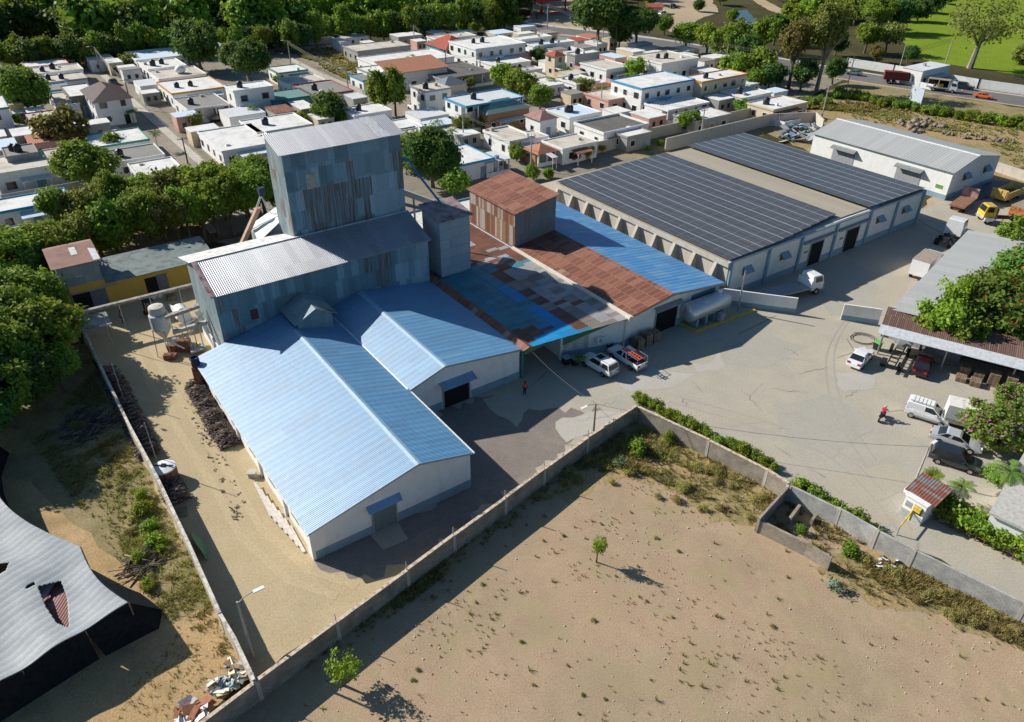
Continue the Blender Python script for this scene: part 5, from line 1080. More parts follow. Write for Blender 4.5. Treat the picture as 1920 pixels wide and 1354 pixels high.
HS = [
 # ---- left quarter
 ('stone-sided white house with a dark purple tiled pyramid roof', [(1, 690, 765), (1, 938, 738), (1, 880, 640)], 5.2, dict(hip=('purple', 'hip'))),
 ('white flat roof with a tall left wall beside the purple-roofed house', [(1, 520, 735), (1, 690, 700), (1, 650, 630)], 4.2, dict(wall='stone', roof='white')),
 ('long low pale-roofed house at the forest edge on the far left', [(1, 225, 560), (1, 610, 525), (1, 580, 480)], 3, dict(tanks=2, roof='beige')),
 ('low whitish house furthest back on the far left, against the forest', [(1, 185, 508), (1, 500, 480), (1, 480, 445)], 3, dict(roof='white', wall='pink')),
 ('grey-roofed house with two black tanks behind the leftmost round tree', [(1, 300, 632), (1, 640, 590), (1, 610, 545)], 3, dict(roof='beige', tanks=2, band='grey')),
 ('low house with a blue roof edge beside the leftmost round tree', [(1, 350, 690), (1, 500, 668), (1, 490, 622)], 3, dict(roof='grey', band='blue')),
 ('dull grey flat roof between round tree and stone-sided house', [(1, 440, 800), (1, 560, 785), (1, 520, 690)], 3, dict(roof='beige')),
 ('two-storey teal-trimmed house cut by the left edge', [(1, -160, 840), (1, 55, 805), (1, 20, 720)], 5.8, dict(wall='white', roof='white', band='teal')),
 ('small yellow house next to the teal-trimmed house on the left', [(1, 60, 800), (1, 135, 790), (1, 120, 740)], 3.4, dict(wall='yellow', roof='white')),
 ('white house with light blue trim near the left edge of the town', [(1, -60, 640), (1, 90, 620), (1, 70, 570)], 3.2, dict(band='blue', roof='white')),
 ('tall pale house at the left edge, half behind the leftmost round tree', [(1, -100, 560), (1, 20, 545), (1, 10, 490)], 4.0, dict(band='grey', roof='bluewhite')),
 ('brownish low house with dark carport under the leftmost round tree', [(1, 200, 905), (1, 430, 880), (1, 400, 830)], 3, dict(roof='beige', wall='cream', band='red')),
 ('large pale blue-grey house with rough roof extensions at left, above the hedge', [(1, -60, 1290), (1, 450, 1235), (1, 500, 1105)], 3.6, dict(roof='beige', tanks=0, wall='white')),
 ('grey block room with two black tanks on the large pale house', [(1, 40, 1180), (1, 265, 1150), (1, 250, 1080)], 4.6, dict(roof='grey', wall='grey', tanks=2)),
 ('white house with blue roof edge at the left picture edge, below the large pale house', [(5, -60, 255), (5, 520, 140), (5, 480, 60)], 3, dict(roof='white', band='blue')),
 ('flat white roof with a green corner post facing the street junction', [(1, 690, 1100), (1, 1045, 1060), (1, 1030, 960)], 3, dict(roof='white', band='green')),
 ('grey concrete-roofed house with a black tank right of the round street trees', [(1, 790, 1180), (1, 1195, 1170), (1, 1150, 1080)], 2.9, dict(roof='grey', tanks=1)),
 ('whitish low roof nearest the hedge trees at the street end', [(1, 1000, 1290), (1, 1370, 1280), (1, 1280, 1180)], 2.9, dict(roof='white')),
 ('white house with an orange roof edge beside the street', [(1, 1270, 700), (1, 1625, 665), (1, 1560, 575)], 3.2, dict(band='orange', tanks=2)),
 ('grey-roofed house with an open pillared porch facing the street', [(1, 1400, 830), (1, 1680, 790), (1, 1600, 705)], 3, dict(roof='grey', tanks=1, porch=2.2)),
 ('tall white two-storey house with a brown outside staircase', [(1, 1740, 690), (2, 95, 655), (2, 60, 610)], 6, dict(stair=True, bal=True, tanks=1)),
 ('pale roof at the street end against the forest', [(1, 990, 440), (1, 1335, 425), (1, 1300, 360)], 3, dict(tanks=0, roof='bluewhite')),
 ('pale roof with two black tanks just left of the big dark round tree', [(1, 1090, 515), (1, 1345, 500), (1, 1310, 440)], 3, dict(tanks=2)),
 ('beige roof with a white dome dish below the big dark round tree', [(1, 1170, 590), (1, 1530, 560), (1, 1450, 500)], 3, dict(roof='beige')),
 ('white house with a red tiled porch at the lower end of the street', [(1, 1640, 1130), (2, 20, 1095), (2, -30, 930)], 3, dict()),
 ('white house standing between the two big dark trees by the forest', [(1, 1650, 345), (1, 1862, 315), (1, 1840, 265)], 3.6, dict(par=.5)),
 # ---- middle
 ('flat beige house with a dark solar sheet on its roof', [(2, 235, 640), (2, 480, 610), (2, 430, 560)], 3, dict(roof='beige')),
 ('dark grey flat roof with red trim and an open red garage', [(2, 400, 715), (2, 685, 690), (2, 560, 605)], 3, dict(roof='grey', band='red', tanks=1)),
 ('teal-roofed low house beside the red-trimmed house', [(2, 120, 765), (2, 370, 715), (2, 330, 665)], 3, dict(roof='green', wall='teal', band='teal')),
 ('white canopy house with a bright green tent edge beside the lane', [(2, 150, 545), (2, 325, 535), (2, 300, 485)], 3, dict(band='green', roof='white')),
 ('white flat roof with a black tank just left of the tower top', [(2, 0, 1000), (2, 340, 950), (2, 280, 850)], 3, dict(tanks=1)),
 ('white flat roof with a black tank just behind the tower top', [(2, 700, 860), (2, 960, 840), (2, 900, 775)], 3, dict(tanks=1)),
 ('unfinished grey block house against the forest', [(2, 740, 385), (2, 1110, 350), (2, 1040, 305)], 3.2, dict(wall='grey', roof='beige')),
 ('wide white house with a clean white roof behind the orange-roofed house', [(2, 890, 490), (2, 1365, 445), (2, 1300, 370)], 3.6, dict()),
 ('long white house with a salmon-orange sloping roof', [(2, 1015, 552), (2, 1342, 505), (2, 1300, 450)], 4.6, dict(hip=('orange', 'mono'))),
 ('narrow white house attached left of the orange-roofed house', [(2, 860, 560), (2, 1000, 540), (2, 970, 485)], 3.8, dict(band='grey')),
 ('small blue-grey house left of the big street tree', [(2, 795, 610), (2, 880, 600), (2, 860, 545)], 3, dict(band='blue', roof='grey')),
 ('tall plain white two-storey house with a grey roof edge', [(2, 1145, 645), (2, 1285, 690), (2, 1400, 640)], 5.8, dict(band='grey', tanks=1, roof='beige')),
 ('small grey pyramid-roofed pavilion beside the tall plain white house', [(2, 1400, 645), (2, 1525, 630), (2, 1490, 590)], 4.2, dict(hip=('slate', 'hip'), wall='cream')),
 ('dark rough concrete roof of an unfinished house', [(2, 1380, 600), (2, 1665, 550), (2, 1540, 465)], 3, dict(roof='dark', wall='grey', porch=1.5)),
 ('two-storey house with white metal porch roofs and a blue railing', [(2, 1405, 740), (2, 1600, 800), (3, 0, 700)], 5.4, dict(roof='metal', porch=2.0, band='blue', tanks=1)),
 ('brown house with a green hipped roof', [(2, 1595, 805), (2, 1730, 850), (3, 135, 800)], 4.0, dict(hip=('teal', 'hip'), wall='brown')),
 ('large white two-storey house with a roof terrace near the highway', [(2, 1555, 300), (2, 1640, 375), (3, 80, 320)], 5.8, dict(bal=True, tanks=2)),
 ('turquoise pavilion with a red hipped roof', [(2, 1325, 345), (2, 1540, 360), (2, 1480, 300)], 3.6, dict(hip=('red', 'hip'), wall='teal', porch=1.5)),
 ('low pale roof by the forest behind the turquoise pavilion', [(2, 1330, 295), (2, 1600, 275), (2, 1560, 245)], 3, dict(roof='beige')),
 ('low beige flat roof right of the yellow autumn tree', [(2, 1690, 435), (3, 60, 415), (3, 20, 365)], 3, dict(roof='beige', wall='pink')),
 ('flat white roof with wall corner, immediately right of the orange-walled house', [(2, 1790, 500), (3, 60, 470), (3, 0, 420)], 3, dict(roof='white', tanks=1)),
 ('white flat roof beside the tower right edge, nearest the blue car', [(2, 1085, 985), (2, 1195, 945), (2, 1130, 890)], 3, dict()),
 ('beige flat roof just right of the tower, below the nearest white roof', [(2, 1080, 1075), (2, 1260, 1030), (2, 1190, 950)], 3, dict(roof='beige')),
 ('white roof with a black tank and blue edge right of the big bushy tree', [(2, 1450, 1250), (2, 1665, 1215), (2, 1560, 1085)], 3, dict(band='blue', tanks=1)),
 ('pale metal carport roof beside the black-tank roof', [(2, 1600, 1170), (2, 1850, 1200), (2, 1800, 1140)], 2.6, dict(roof='metal', par=0, porch=2)),
 ('grey flat roof with a white trellis wall beside the alley', [(2, 1750, 1010), (3, 40, 1060), (2, 1880, 950)], 3, dict(roof='beige', par=.3)),
 # ---- right
 ('white two-storey house with a bright blue front and balcony', [(3, 825, 590), (3, 970, 672), (3, 1330, 590)], 6, dict(band='blue', bal=True, tanks=0)),
 ('cream two-storey house with orange roof edges', [(3, 1290, 580), (3, 1420, 622), (3, 1715, 548)], 5.8, dict(wall='cream', band='orange', tanks=1)),
 ('white flat roof with dark porch below the blue-fronted house', [(3, 985, 780), (3, 1190, 830), (3, 1465, 768)], 3, dict(porch=1.8)),
 ('white flat roof with a black tank beside the long boundary wall', [(3, 1200, 865), (3, 1390, 905), (3, 1640, 858)], 3, dict(tanks=1, wall='grey')),
 ('low white roof right of the cream two-storey house', [(3, 1560, 690), (3, 1740, 740), (4, 0, 690)], 3, dict(tanks=1)),
 ('small cream house at the right end of the boundary wall', [(3, 1785, 770), (4, 40, 830), (4, 235, 755)], 3, dict(wall='cream', tanks=1)),
 ('white house with a beige roof and pale blue foot', [(3, 505, 475), (3, 735, 525), (3, 855, 490)], 3.4, dict(roof='beige')),
 ('white two-storey house with two black tanks near the highway trees', [(3, 880, 425), (3, 1130, 482), (3, 1360, 430)], 4.6, dict(tanks=2, roof='beige')),
 ('grey block house with white vaulted roof sheets', [(3, 425, 400), (3, 470, 420), (3, 625, 385)], 4.2, dict(wall='grey', roof='white', tanks=1)),
 ('cream and orange house with a red hipped roof', [(3, 245, 405), (3, 320, 425), (3, 392, 410)], 5.4, dict(hip=('red', 'hip'), wall='cream')),
 ('house with a blue-white roof and two black tanks', [(3, 285, 820), (3, 430, 890), (3, 612, 825)], 3.2, dict(roof='bluewhite', tanks=2)),
 ('little white house with a pink hipped sheet roof', [(3, 95, 860), (3, 245, 895), (3, 342, 878)], 3.8, dict(hip=('pink', 'hip'))),
 ('dark grey flat roof with air-conditioning boxes and white rim', [(3, 460, 930), (3, 690, 1010), (3, 925, 905)], 3, dict(roof='dark', par=.4)),
 ('bright white blank flat roof beside the boundary wall', [(3, 725, 980), (3, 860, 1035), (3, 1030, 988)], 2.8, dict(wall='grey')),
 ('stained beige roof left of the dark grey flat roof', [(3, 220, 1060), (3, 370, 1105), (3, 645, 1065)], 2.9, dict(roof='beige')),
 ('open hut with an orange tiled hipped roof by the boundary wall', [(3, 90, 1110), (3, 220, 1150), (3, 330, 1120)], 2.6, dict(hip=('orange', 'hip'), wall='brown', porch=1)),
 ('stained beige flat roof below the little pink-roofed house', [(3, -40, 1020), (3, 100, 1060), (3, 215, 1000)], 2.8, dict(roof='beige')),
 ('long white roofs beside the highway verge', [(3, 110, 335), (3, 180, 350), (3, 420, 300)], 3.4, dict(roof='bluewhite', tanks=2)),
 ('low white house right behind the roof terrace house', [(3, 0, 285), (3, 100, 300), (3, 300, 275)], 3.2, dict(roof='white')),
 ('low white courtyard house with rusty porch roofs', [(3, 320, 590), (3, 480, 640), (3, 560, 580)], 2.8, dict(roof='white', tanks=1)),
 ('beige flat-roofed house near the round garden tree', [(3, -20, 530), (3, 60, 545), (3, 165, 500)], 3, dict(roof='beige', tanks=1)),
 ('low orange-walled courtyard house beside the parked grey car', [(3, 600, 700), (3, 720, 760), (3, 830, 650)], 2.9, dict(roof='beige', wall='pink')),
 ('white gatehouse with a shallow gabled roof beside the highway', [(4, 1030, 500), (4, 1130, 530), (4, 1365, 490)], 4, dict(hip=None, roof='metal', par=.0)),
]
for lab, pts, z, kw in HS: house(lab, pts, z, **kw)
m = MB(); m.lathe([(.62, 0), (.66, .3), (.62, .6), (.66, .95), (.5, 1.2), (.2, 1.32), (.15, 1.42), (.01, 1.42)], (0, 0, 0), 14)
M_tankb = plain('black_tank_plastic', (.022, .028, .036), .5, .4, .1)
w0 = m.build('water_tank', M_tankb, None, (0, 0, 0), smooth=True)
tag(w0, 'black plastic water tank standing on a flat town roof', 'water tank', 'black water tanks on the town roofs')
for i, p in enumerate(TANKS):
    o = w0 if i == 0 else w0.copy()
    if i: COL.objects.link(o)
    o.location = Fw(*p); s_ = rh.uniform(.9, 1.15); o.scale = (s_, s_, s_)
m = MB(); m.lathe([(.05, 0), (1.0, .15), (1.4, .7), (1.1, 1.4), (.5, 1.75), (.01, 1.85)], (0, 0, 0), 16); o = m.build('satellite_dome', M_whitep, None, G(*T(1, 1350, 545), 3.2), smooth=True); tag(o, 'round white dome on a beige roof by the forest', 'dome')
# boundary walls of the town and the factory
def fwall(label, pts, h, mat, cap=None, cat='wall', name='wall', th=.2):
    p = [G(*q) for q in pts]; t = wthing(name, label, cat, p[0]); m = MB(); c = MB()
    for i, (a, b_) in enumerate(zip(p[:-1], p[1:])):
        n = Vector((-(b_-a).y, (b_-a).x, 0)).normalized()*th/2; hh = h+.003*i
        m.hexa([a-n, b_-n, b_+n, a+n], [q+Vector((0, 0, hh)) for q in (a-n, b_-n, b_+n, a+n)])
        if cap: n2 = n*1.4; c.hexa([q+Vector((0, 0, hh)) for q in (a-n2, b_-n2, b_+n2, a+n2)], [q+Vector((0, 0, hh+.08)) for q in (a-n2, b_-n2, b_+n2, a+n2)])
    m.build('masonry', mat, t)
    if cap: c.build('coping', cap, t)
    return t
fwall('grey boundary wall between the town houses and the solar warehouse', [T(3, 330, 1215), T(3, 700, 1130), T(3, 1110, 1020), T(3, 1420, 960), T(3, 1912, 850), T(4, 230, 790)], 2.3, M_conc)
fwall('high grey wall around the scrap corner behind the solar panels', [T(3, 1140, 1130), T(3, 1912, 940), T(4, 340, 925), T(4, 400, 985)], 2.6, M_conc, None, th=.25)
fwall('low grey wall beside the white hall, at the edge of the dry meadow', [(1862, 320), (1935, 345)], 1.8, M_conc)
fwall('white lane wall in the town beside the parked grey car', [T(3, 255, 690), T(3, 480, 740)], 1.8, W_['white'])
fwall('white yard wall below the tall plain white house', [T(2, 1285, 880), T(2, 1400, 870)], 1.6, W_['white'])
fwall('teal street-end wall against the forest', [T(1, 745, 480), T(1, 960, 455)], 3.2, W_['teal'])
fwall('grey wall along the dry lot at the forest', [T(2, 130, 345), T(2, 575, 330), T(2, 860, 480)], 2.2, M_conc)
fwall('low wall between lane and dry lot', [T(2, 270, 460), T(2, 500, 580), T(2, 800, 700)], 1.0, M_conc)
for i in range(2):
    pass
t = wthing('wall', 'long white roadside wall with green posts along the highway', 'wall', G(*T(4, 580, 490)))
ps = [G(*T(4, *q)) for q in ((585, 495), (930, 550), (1130, 585))]; ps2 = [G(*T(4, *q)) for q in ((1285, 612), (1560, 660), (1930, 712), (2200, 750))]
m = MB(); g = []
for L in (ps, ps2):
    for a, b_ in zip(L[:-1], L[1:]):
        n = Vector((-(b_-a).y, (b_-a).x, 0)).normalized()*.1; m.hexa([a-n, b_-n, b_+n, a+n], [q+Vector((0, 0, 2.3)) for q in (a-n, b_-n, b_+n, a+n)])
        k = max(1, int((b_-a).length/7.5)); g += [a.lerp(b_, j/k) for j in range(k+1)]
m.build('masonry', W_['white'], t)
for q in g: m = MB(); m.box(q.x-.17, q.y-.17, 0, q.x+.17, q.y+.17, 2.5); m.build('post', BANDS['green'], t)
# petrol station
sc_ = G(*T(3, 420, 95)); t = wthing('petrol_station', 'petrol station canopy with a red edge beside the highway', 'petrol station', sc_)
fp = lambda x, y, z=0: sc_+EB*x+EA*y+Vector((0, 0, z))
m = MB(); m.hexa([fp(-18, -2, 5), fp(4, -2, 5), fp(4, 12, 5), fp(-18, 12, 5)], [fp(-18, -2, 6.2), fp(4, -2, 6.2), fp(4, 12, 6.2), fp(-18, 12, 6.2)]); m.build('canopy', plain('station_red', (.60, .03, .05), .4), t)
m = MB(); m.hexa([fp(-17.8, -1.8, 6.2), fp(3.8, -1.8, 6.2), fp(3.8, 11.8, 6.2), fp(-17.8, 11.8, 6.2)], [fp(-17.8, -1.8, 6.3), fp(3.8, -1.8, 6.3), fp(3.8, 11.8, 6.3), fp(-17.8, 11.8, 6.3)]); m.build('canopy_roof', M_cap, t)
for x in (-12, 0):
    m = MB(); m.tube([fp(x, 2), fp(x, 2, 5)], .35, 8); m.build('column', plain('station_red', (.60, .03, .05)), t)
    m = MB(); m.hexa([fp(x+1.5, 1.5), fp(x+2.5, 1.5), fp(x+2.5, 2.2), fp(x+1.5, 2.2)], [fp(x+1.5, 1.5, 1.7), fp(x+2.5, 1.5, 1.7), fp(x+2.5, 2.2, 1.7), fp(x+1.5, 2.2, 1.7)]); m.build('pump', M_whitep, t)
t = wthing('kiosk', 'roadside kiosk with a red roof by the dirt lot', 'kiosk', G(*T(3, 1060, 100))); q = G(*T(3, 1060, 100))
m = MB(); m.box(q.x-3, q.y-2, 0, q.x+3, q.y+2, 2.6); m.build('wall', W_['pink'], t); m = MB(); m.slab([(q.x-3.5, q.y-2.6, 2.6), (q.x+3.5, q.y-2.6, 2.6), (q.x+3.5, q.y+2.4, 3.4), (q.x-3.5, q.y+2.4, 3.4)], .1); m.build('roof', H_['red'], t)
# town poles
PL = [((2, 260, 485), (2, 243, 335), 'pole at the far end of the lane by the dry lot'), ((2, 697, 735), (2, 678, 510), 'pole at the near end of the lane by the dry lot'), ((2, 1185, 350), (2, 1180, 228), 'pole beside the forest behind the wide white house'), ((2, 1422, 585), (2, 1415, 400), 'pole before the dark unfinished roof'), ((2, 1675, 595), (2, 1672, 400), 'pole right of the dark unfinished roof'), ((2, 1550, 1090), (2, 1540, 880), 'pole in the alley right of the tower'),
      ((1, 985, 805), (1, 935, 605), 'pole leaning over the street beside the purple tiled roof'), ((1, 1420, 1290), (1, 1370, 1105), 'dark pole at the street end nearest the hedge trees'), ((1, 755, 540), (1, 715, 410), 'pole with a lamp at the far street end'), ((1, 1880, 780), (1, 1840, 565), 'pole before the staircase house'),
      ((3, 768, 390), (3, 788, 193), 'tall pale pole before the big dark highway trees'), ((3, 630, 440), (3, 632, 280), 'pole beside the grey block house'), ((3, 675, 350), (3, 680, 235), 'pole left of the tall pale pole'), ((3, 1590, 510), (3, 1612, 348), 'white pole with spread arms behind the cream house'), ((3, 660, 835), (3, 680, 640), 'pole beside the blue-fronted house'), ((3, 1405, 1050), (3, 1443, 820), 'pole standing before the boundary wall, by the solar panels'), ((3, 140, 1265), (3, 155, 1060), 'pole beside the orange tiled hut'), ((3, 262, 260), (3, 268, 30), 'pole across the road from the petrol station'), ((3, 155, 140), (3, 158, 15), 'pole left of the petrol station'), ((3, 1215, 330), (3, 1217, 260), 'short pole beside the highway'),
      ((4, 575, 715), (4, 645, 420), 'tall pole between the tall airy tree and the red truck'), ((4, 400, 885), (4, 462, 650), 'pole behind the white hall corner'), ((4, 1290, 585), (4, 1385, 275), 'tall pole with arms beside the white gatehouse'), ((4, 985, 500), (4, 1008, 400), 'thin pole behind the red truck')]
tops = []
for b_, a, l in PL:
    far = b_[0] == 4 or b_[2] < 450
    _, q = pole('utility_pole', l, T(*b_), T(*a), .16, M_polew if 'dark' in l or 'leaning' in l else M_polec, 1 if rh.random() < .7 else 0, -EB if 'lamp' in l or 'lane' in l else None, 'utility poles of the town', h=min(10.5, max(6.5, hgt(T(*b_), T(*a)))))
    tops.append(q)
for a, b_, n in ((0, 1, 3), (3, 4, 2), (2, 3, 2), (6, 7, 3), (8, 6, 3), (10, 12, 2), (14, 15, 2), (5, 16, 2), (13, 20, 3), (20, 22, 4), (18, 17, 2), (17, 10, 3), (10, 13, 3)):
    wire('dark overhead cables strung between the town poles', [tops[a], tops[b_]], .03, .8, n)
# town cars
def tcar(label, px, ang, kind, pm): car('parked_car' if kind != 'van' else 'parked_van', label, kind, G(*px), ang, pm, detail=False)
ay = math.atan2(EA.y, EA.x); ax = math.atan2(EB.y, EB.x)
tcar('dark red SUV parked at the far end of the street', T(1, 905, 570), ay+math.pi, 'suv', P_redc)
tcar('silver-grey car parked on the street beside the small yellow tree', T(1, 1095, 745), ay, 'sedan', P_silver)
tcar('dark car parked beside the purple-roofed house', T(1, 850, 630), ay, 'sedan', P_dark)
tcar('dark red car by the fence below the staircase house', T(1, 1640, 905), ax, 'sedan', P_redc)
tcar('white car under the dark-leaved tree at left', T(1, 235, 1020), ax, 'sedan', P_white)
tcar('bright blue car parked in the alley behind the tower', T(2, 1165, 905), ay, 'sedan', P_blue)
tcar('white van parked beside the tall plain white house', T(2, 1185, 820), ay, 'van', P_white)
tcar('grey car parked by the white lane wall', T(3, 545, 775), ay, 'sedan', P_silver)
tcar('white SUV parked on the dirt lot by the kiosk', T(3, 1130, 115), ax, 'suv', P_white)
tcar('dark pickup parked behind the white SUV on the dirt lot', T(3, 1200, 60), ax, 'pickup', P_dark)
tcar('dark car parked under the carport roof in the town', T(2, 1780, 1240), ax, 'sedan', P_dark)
hd = (G(1920, 190)-G(1750, 166)); ha = math.atan2(hd.y, hd.x)
tcar('bright orange car driving on the highway', T(4, 1605, 735), ha, 'sedan', P_orange)
tcar('pale yellow taxi driving under the roadside trees', T(4, 640, 560), ha+math.pi, 'sedan', P_green)
t = truckat('dump_truck', 'dump truck with a dark red body and white cab on the highway', T(4, 880, 620), T(4, 1085, 635), 8)
truck_cab(t, 2.0, 4.2, 1.15, .8, 2.9, P_white); wheel_pair(t, 3.2, 1.2); wheel_pair(t, -1.5, 1.2); wheel_pair(t, -2.9, 1.2)
m = MB(); m.box(-4.4, -1.25, 1.1, 1.8, 1.25, 3.1); m.box(-4.3, -1.1, 3.1, 1.7, 1.1, 3.15); m.build('dump_body', plain('maroon_paint', (.16, .03, .03), .6), t)
t = truckat('stake_truck', 'open-sided delivery truck with a green and white cab carrying gas bottles', T(4, 1190, 670), T(4, 1390, 695), 7)
truck_cab(t, 1.7, 3.6, 1.05, .7, 2.6, P_white); wheel_pair(t, 2.7, 1.1); wheel_pair(t, -1.8, 1.1)
m = MB(); m.box(-3.6, -1.1, .9, 1.6, 1.1, 1.05); m.build('bed', M_grey, t); m = MB(); m.box(-3.6, -1.1, 2.9, 1.6, 1.1, 3.0); m.build('roof', plain('dusty_roof', (.35, .27, .22)), t); m = MB(); m.box(-3.6, .95, 1.05, 1.6, 1.1, 2.9); m.build('back_wall', M_black, t)
for x in (-3.5, -.95, 1.5): m = MB(); m.box(x-.06, -1.1, 1.05, x+.06, -1.0, 2.9); m.build('post', M_whitep, t)
for k in range(4): o = tag(MB().lathe([(.01, 0), (.16, 0), (.18, .1), (.18, .7), (.1, .85), (.01, .9)], (0, 0, 0), 10).build('gas_bottle', M_yellow, None, t.matrix_basis @ Vector((-1.2+k*.42, -.4, 1.06))), 'yellow gas bottle standing on the open delivery truck', 'gas bottle', 'gas bottles on the delivery truck')
tcar('small black covered motor-rickshaw waiting by the roadside wall', T(4, 1465, 665), ha, 'suv', P_dark)
t = wthing('billboard', 'pale blue-grey billboard seen edge-on above the roadside hedge', 'billboard', G(*T(4, 1090, 800))); q = G(*T(4, 1085, 800)); e_ = (EA*.9+EB*.5).normalized()
m = MB(); u = e_*2.6; n = Vector((-e_.y, e_.x, 0))*.08; m.hexa([q-u-n+Vector((0, 0, 1.2)), q+u-n+Vector((0, 0, 1.2)), q+u+n+Vector((0, 0, 1.2)), q-u+n+Vector((0, 0, 1.2))], [q-u-n+Vector((0, 0, 4.6)), q+u-n+Vector((0, 0, 4.6)), q+u+n+Vector((0, 0, 4.6)), q-u+n+Vector((0, 0, 4.6))]); m.build('board', plain('billboard_face', (.42, .47, .52), .5), t)
for s_ in (-1, 1): m = MB(); m.tube([q+u*s_*.7, q+u*s_*.7+Vector((0, 0, 1.3))], .09, 6); m.build('post', M_steel, t)
for i, (tn, x, y, sh, lab) in enumerate([(3, 372, 185, (.02, .02, .03), 'person in dark clothes walking across the highway by the station'), (3, 185, 145, (.05, .09, .3), 'person in blue standing on the station forecourt'), (4, 940, 625, (.04, .12, .5), 'person in bright blue beside the dump truck'), (4, 1440, 715, (.3, .5, .3), 'person in pale green riding beside the delivery truck'), (3, 1205, 1000, (.03, .03, .03), 'person in black on the alley by the boundary wall')]):
    person(lab, G(*T(tn, x, y)), i*1.3, sh, (.04, .04, .06), pose='walk' if i % 2 else 'stand')
# ------------------------------------------------------------------ smaller buildings, awnings and yards filling the town
BOX = [o for o in bpy.data.objects if o.get('category') == 'house' and o.parent is None]
def bounds(t):
    x = []; y = []
    for c in t.children:
        if c.name.split('.')[0] in ('wall', 'roof', 'parapet'):
            for v in c.bound_box: x.append(v[0]+t['off'][0]); y.append(v[1]+t['off'][1])
    return (min(x), max(x), min(y), max(y)) if x else None
BB = [b_ for b_ in (bounds(t) for t in BOX) if b_]
STR = [(st.x-6.7, st.x+3.1, st.y-40, st2.y+12), (sa.x-3.5, sa.x+3.5, sb.y-22, sa.y+8), (s3.x-2.5, s3.x+4.5, s3.y-25, s3.y+95), (s4.x-29.5, s4.x-22.5, s4.y-12, s4.y+75)]
def free(x0, x1, y0, y1, mg=.4):
    return not any(x0-mg < b_[1] and x1+mg > b_[0] and y0-mg < b_[3] and y1+mg > b_[2] for b_ in BB+STR)
ZONES = [[(60, 240), (240, 140), (420, 210), (560, 130), (700, 200), (560, 290), (420, 300)], [(-40, 190), (120, 120), (230, 130), (330, 280), (220, 330), (-40, 330)], [(620, 90), (980, 70), (1290, 110), (1480, 190), (1230, 270), (1020, 310), (800, 330), (760, 200)]]
made = 0
for zi, zp in enumerate(ZONES):
    P = np.array([[F(*q).x, F(*q).y] for q in zp]); lo, hi = P.min(0), P.max(0)
    for k in range(900):
        if made >= (26, 46, 92)[zi]: break
        x, y = rh.uniform(lo[0], hi[0]), rh.uniform(lo[1], hi[1]); w_, d = rh.uniform(3.5, 9), rh.uniform(3.5, 8)
        if not all(_in for _in in [abs(x) < 1e5]) or not free(x, x+w_, y, y+d): continue
        j = len(P)-1; c = False
        for i in range(len(P)):
            if (P[i][1] > y) != (P[j][1] > y) and x < (P[j][0]-P[i][0])*(y-P[i][1])/(P[j][1]-P[i][1])+P[i][0]: c = not c
            j = i
        if not c: continue
        z = rh.uniform(2.5, 3.1); t = fthing('outbuilding', 'small flat-roofed outbuilding squeezed between the houses of the town', 'outbuilding', x, y, 0, 'outbuildings between the town houses'); BB.append((x, x+w_, y, y+d))
        rk = rh.choice(('white', 'beige', 'white', 'grey', 'metal', 'white', 'bluewhite')); wk = rh.choice(('white', 'white', 'grey', 'cream', 'pink'))
        m = MB(); m.box(x+.1, y+.1, 0, x+w_-.1, y+d-.1, z-.01); m.build('wall', W_[wk], t); m = MB(); m.box(x, y, z, x+w_, y+d, z+.15); m.build('roof', R_[rk] if rh.random() < .9 else H_[rh.choice(('red', 'orange', 'rust'))], t)
        for q in (.3, .7):
            m = MB(); m.box(x+w_*q-.4, y+.04, .9, x+w_*q+.4, y+.12, 1.9); m.build('window', M_glass, t)
        made += 1
for t in BOX:
    b_ = bounds(t)
    if not b_ or 'concrete roof at the right' in t['label']: continue
    x0, x1, y0, y1 = b_
    if rh.random() < .75 and free(x0+.3, x1-.3, y0-2.6, y0-.5, 0):     # awning or porch slab on the front
        f0 = rh.uniform(0, .4); f1 = rh.uniform(.6, 1); xa, xb = x0+(x1-x0)*f0, x0+(x1-x0)*f1; dp = rh.uniform(1.4, 2.5); m = MB(); m.slab([(xa, y0-dp, 2.35), (xb, y0-dp, 2.35), (xb, y0+.08, 2.6), (xa, y0+.08, 2.6)], .08)
        m.build('awning', rh.choice((R_['metal'], R_['white'], R_['beige'], M_rustroof, R_['bluewhite'], M_steel)), t)
        for xx in (xa+.15, xb-.25): m = MB(); m.box(xx, y0-dp+.1, 0, xx+.12, y0-dp+.22, 2.3); m.build('post', M_whitep, t)
    if rh.random() < .6 and free(x0, x1, y0-4.5, y0-2.7, 0):
        dp = rh.uniform(2.8, 4.2); h = rh.uniform(1.1, 1.9); m = MB(); m.box(x0, y0-dp, 0, x1, y0-dp+.15, h); m.box(x0, y0-dp+.15, 0, x0+.15, y0-.1, h); m.box(x1-.15, y0-dp+.15, 0, x1, y0-.1, h); m.build('yard_wall', rh.choice((W_['white'], W_['white'], W_['cream'], W_['grey'], W_['pink'], W_['teal'])), t)
        BB.append((x0, x1, y0-dp, y0))
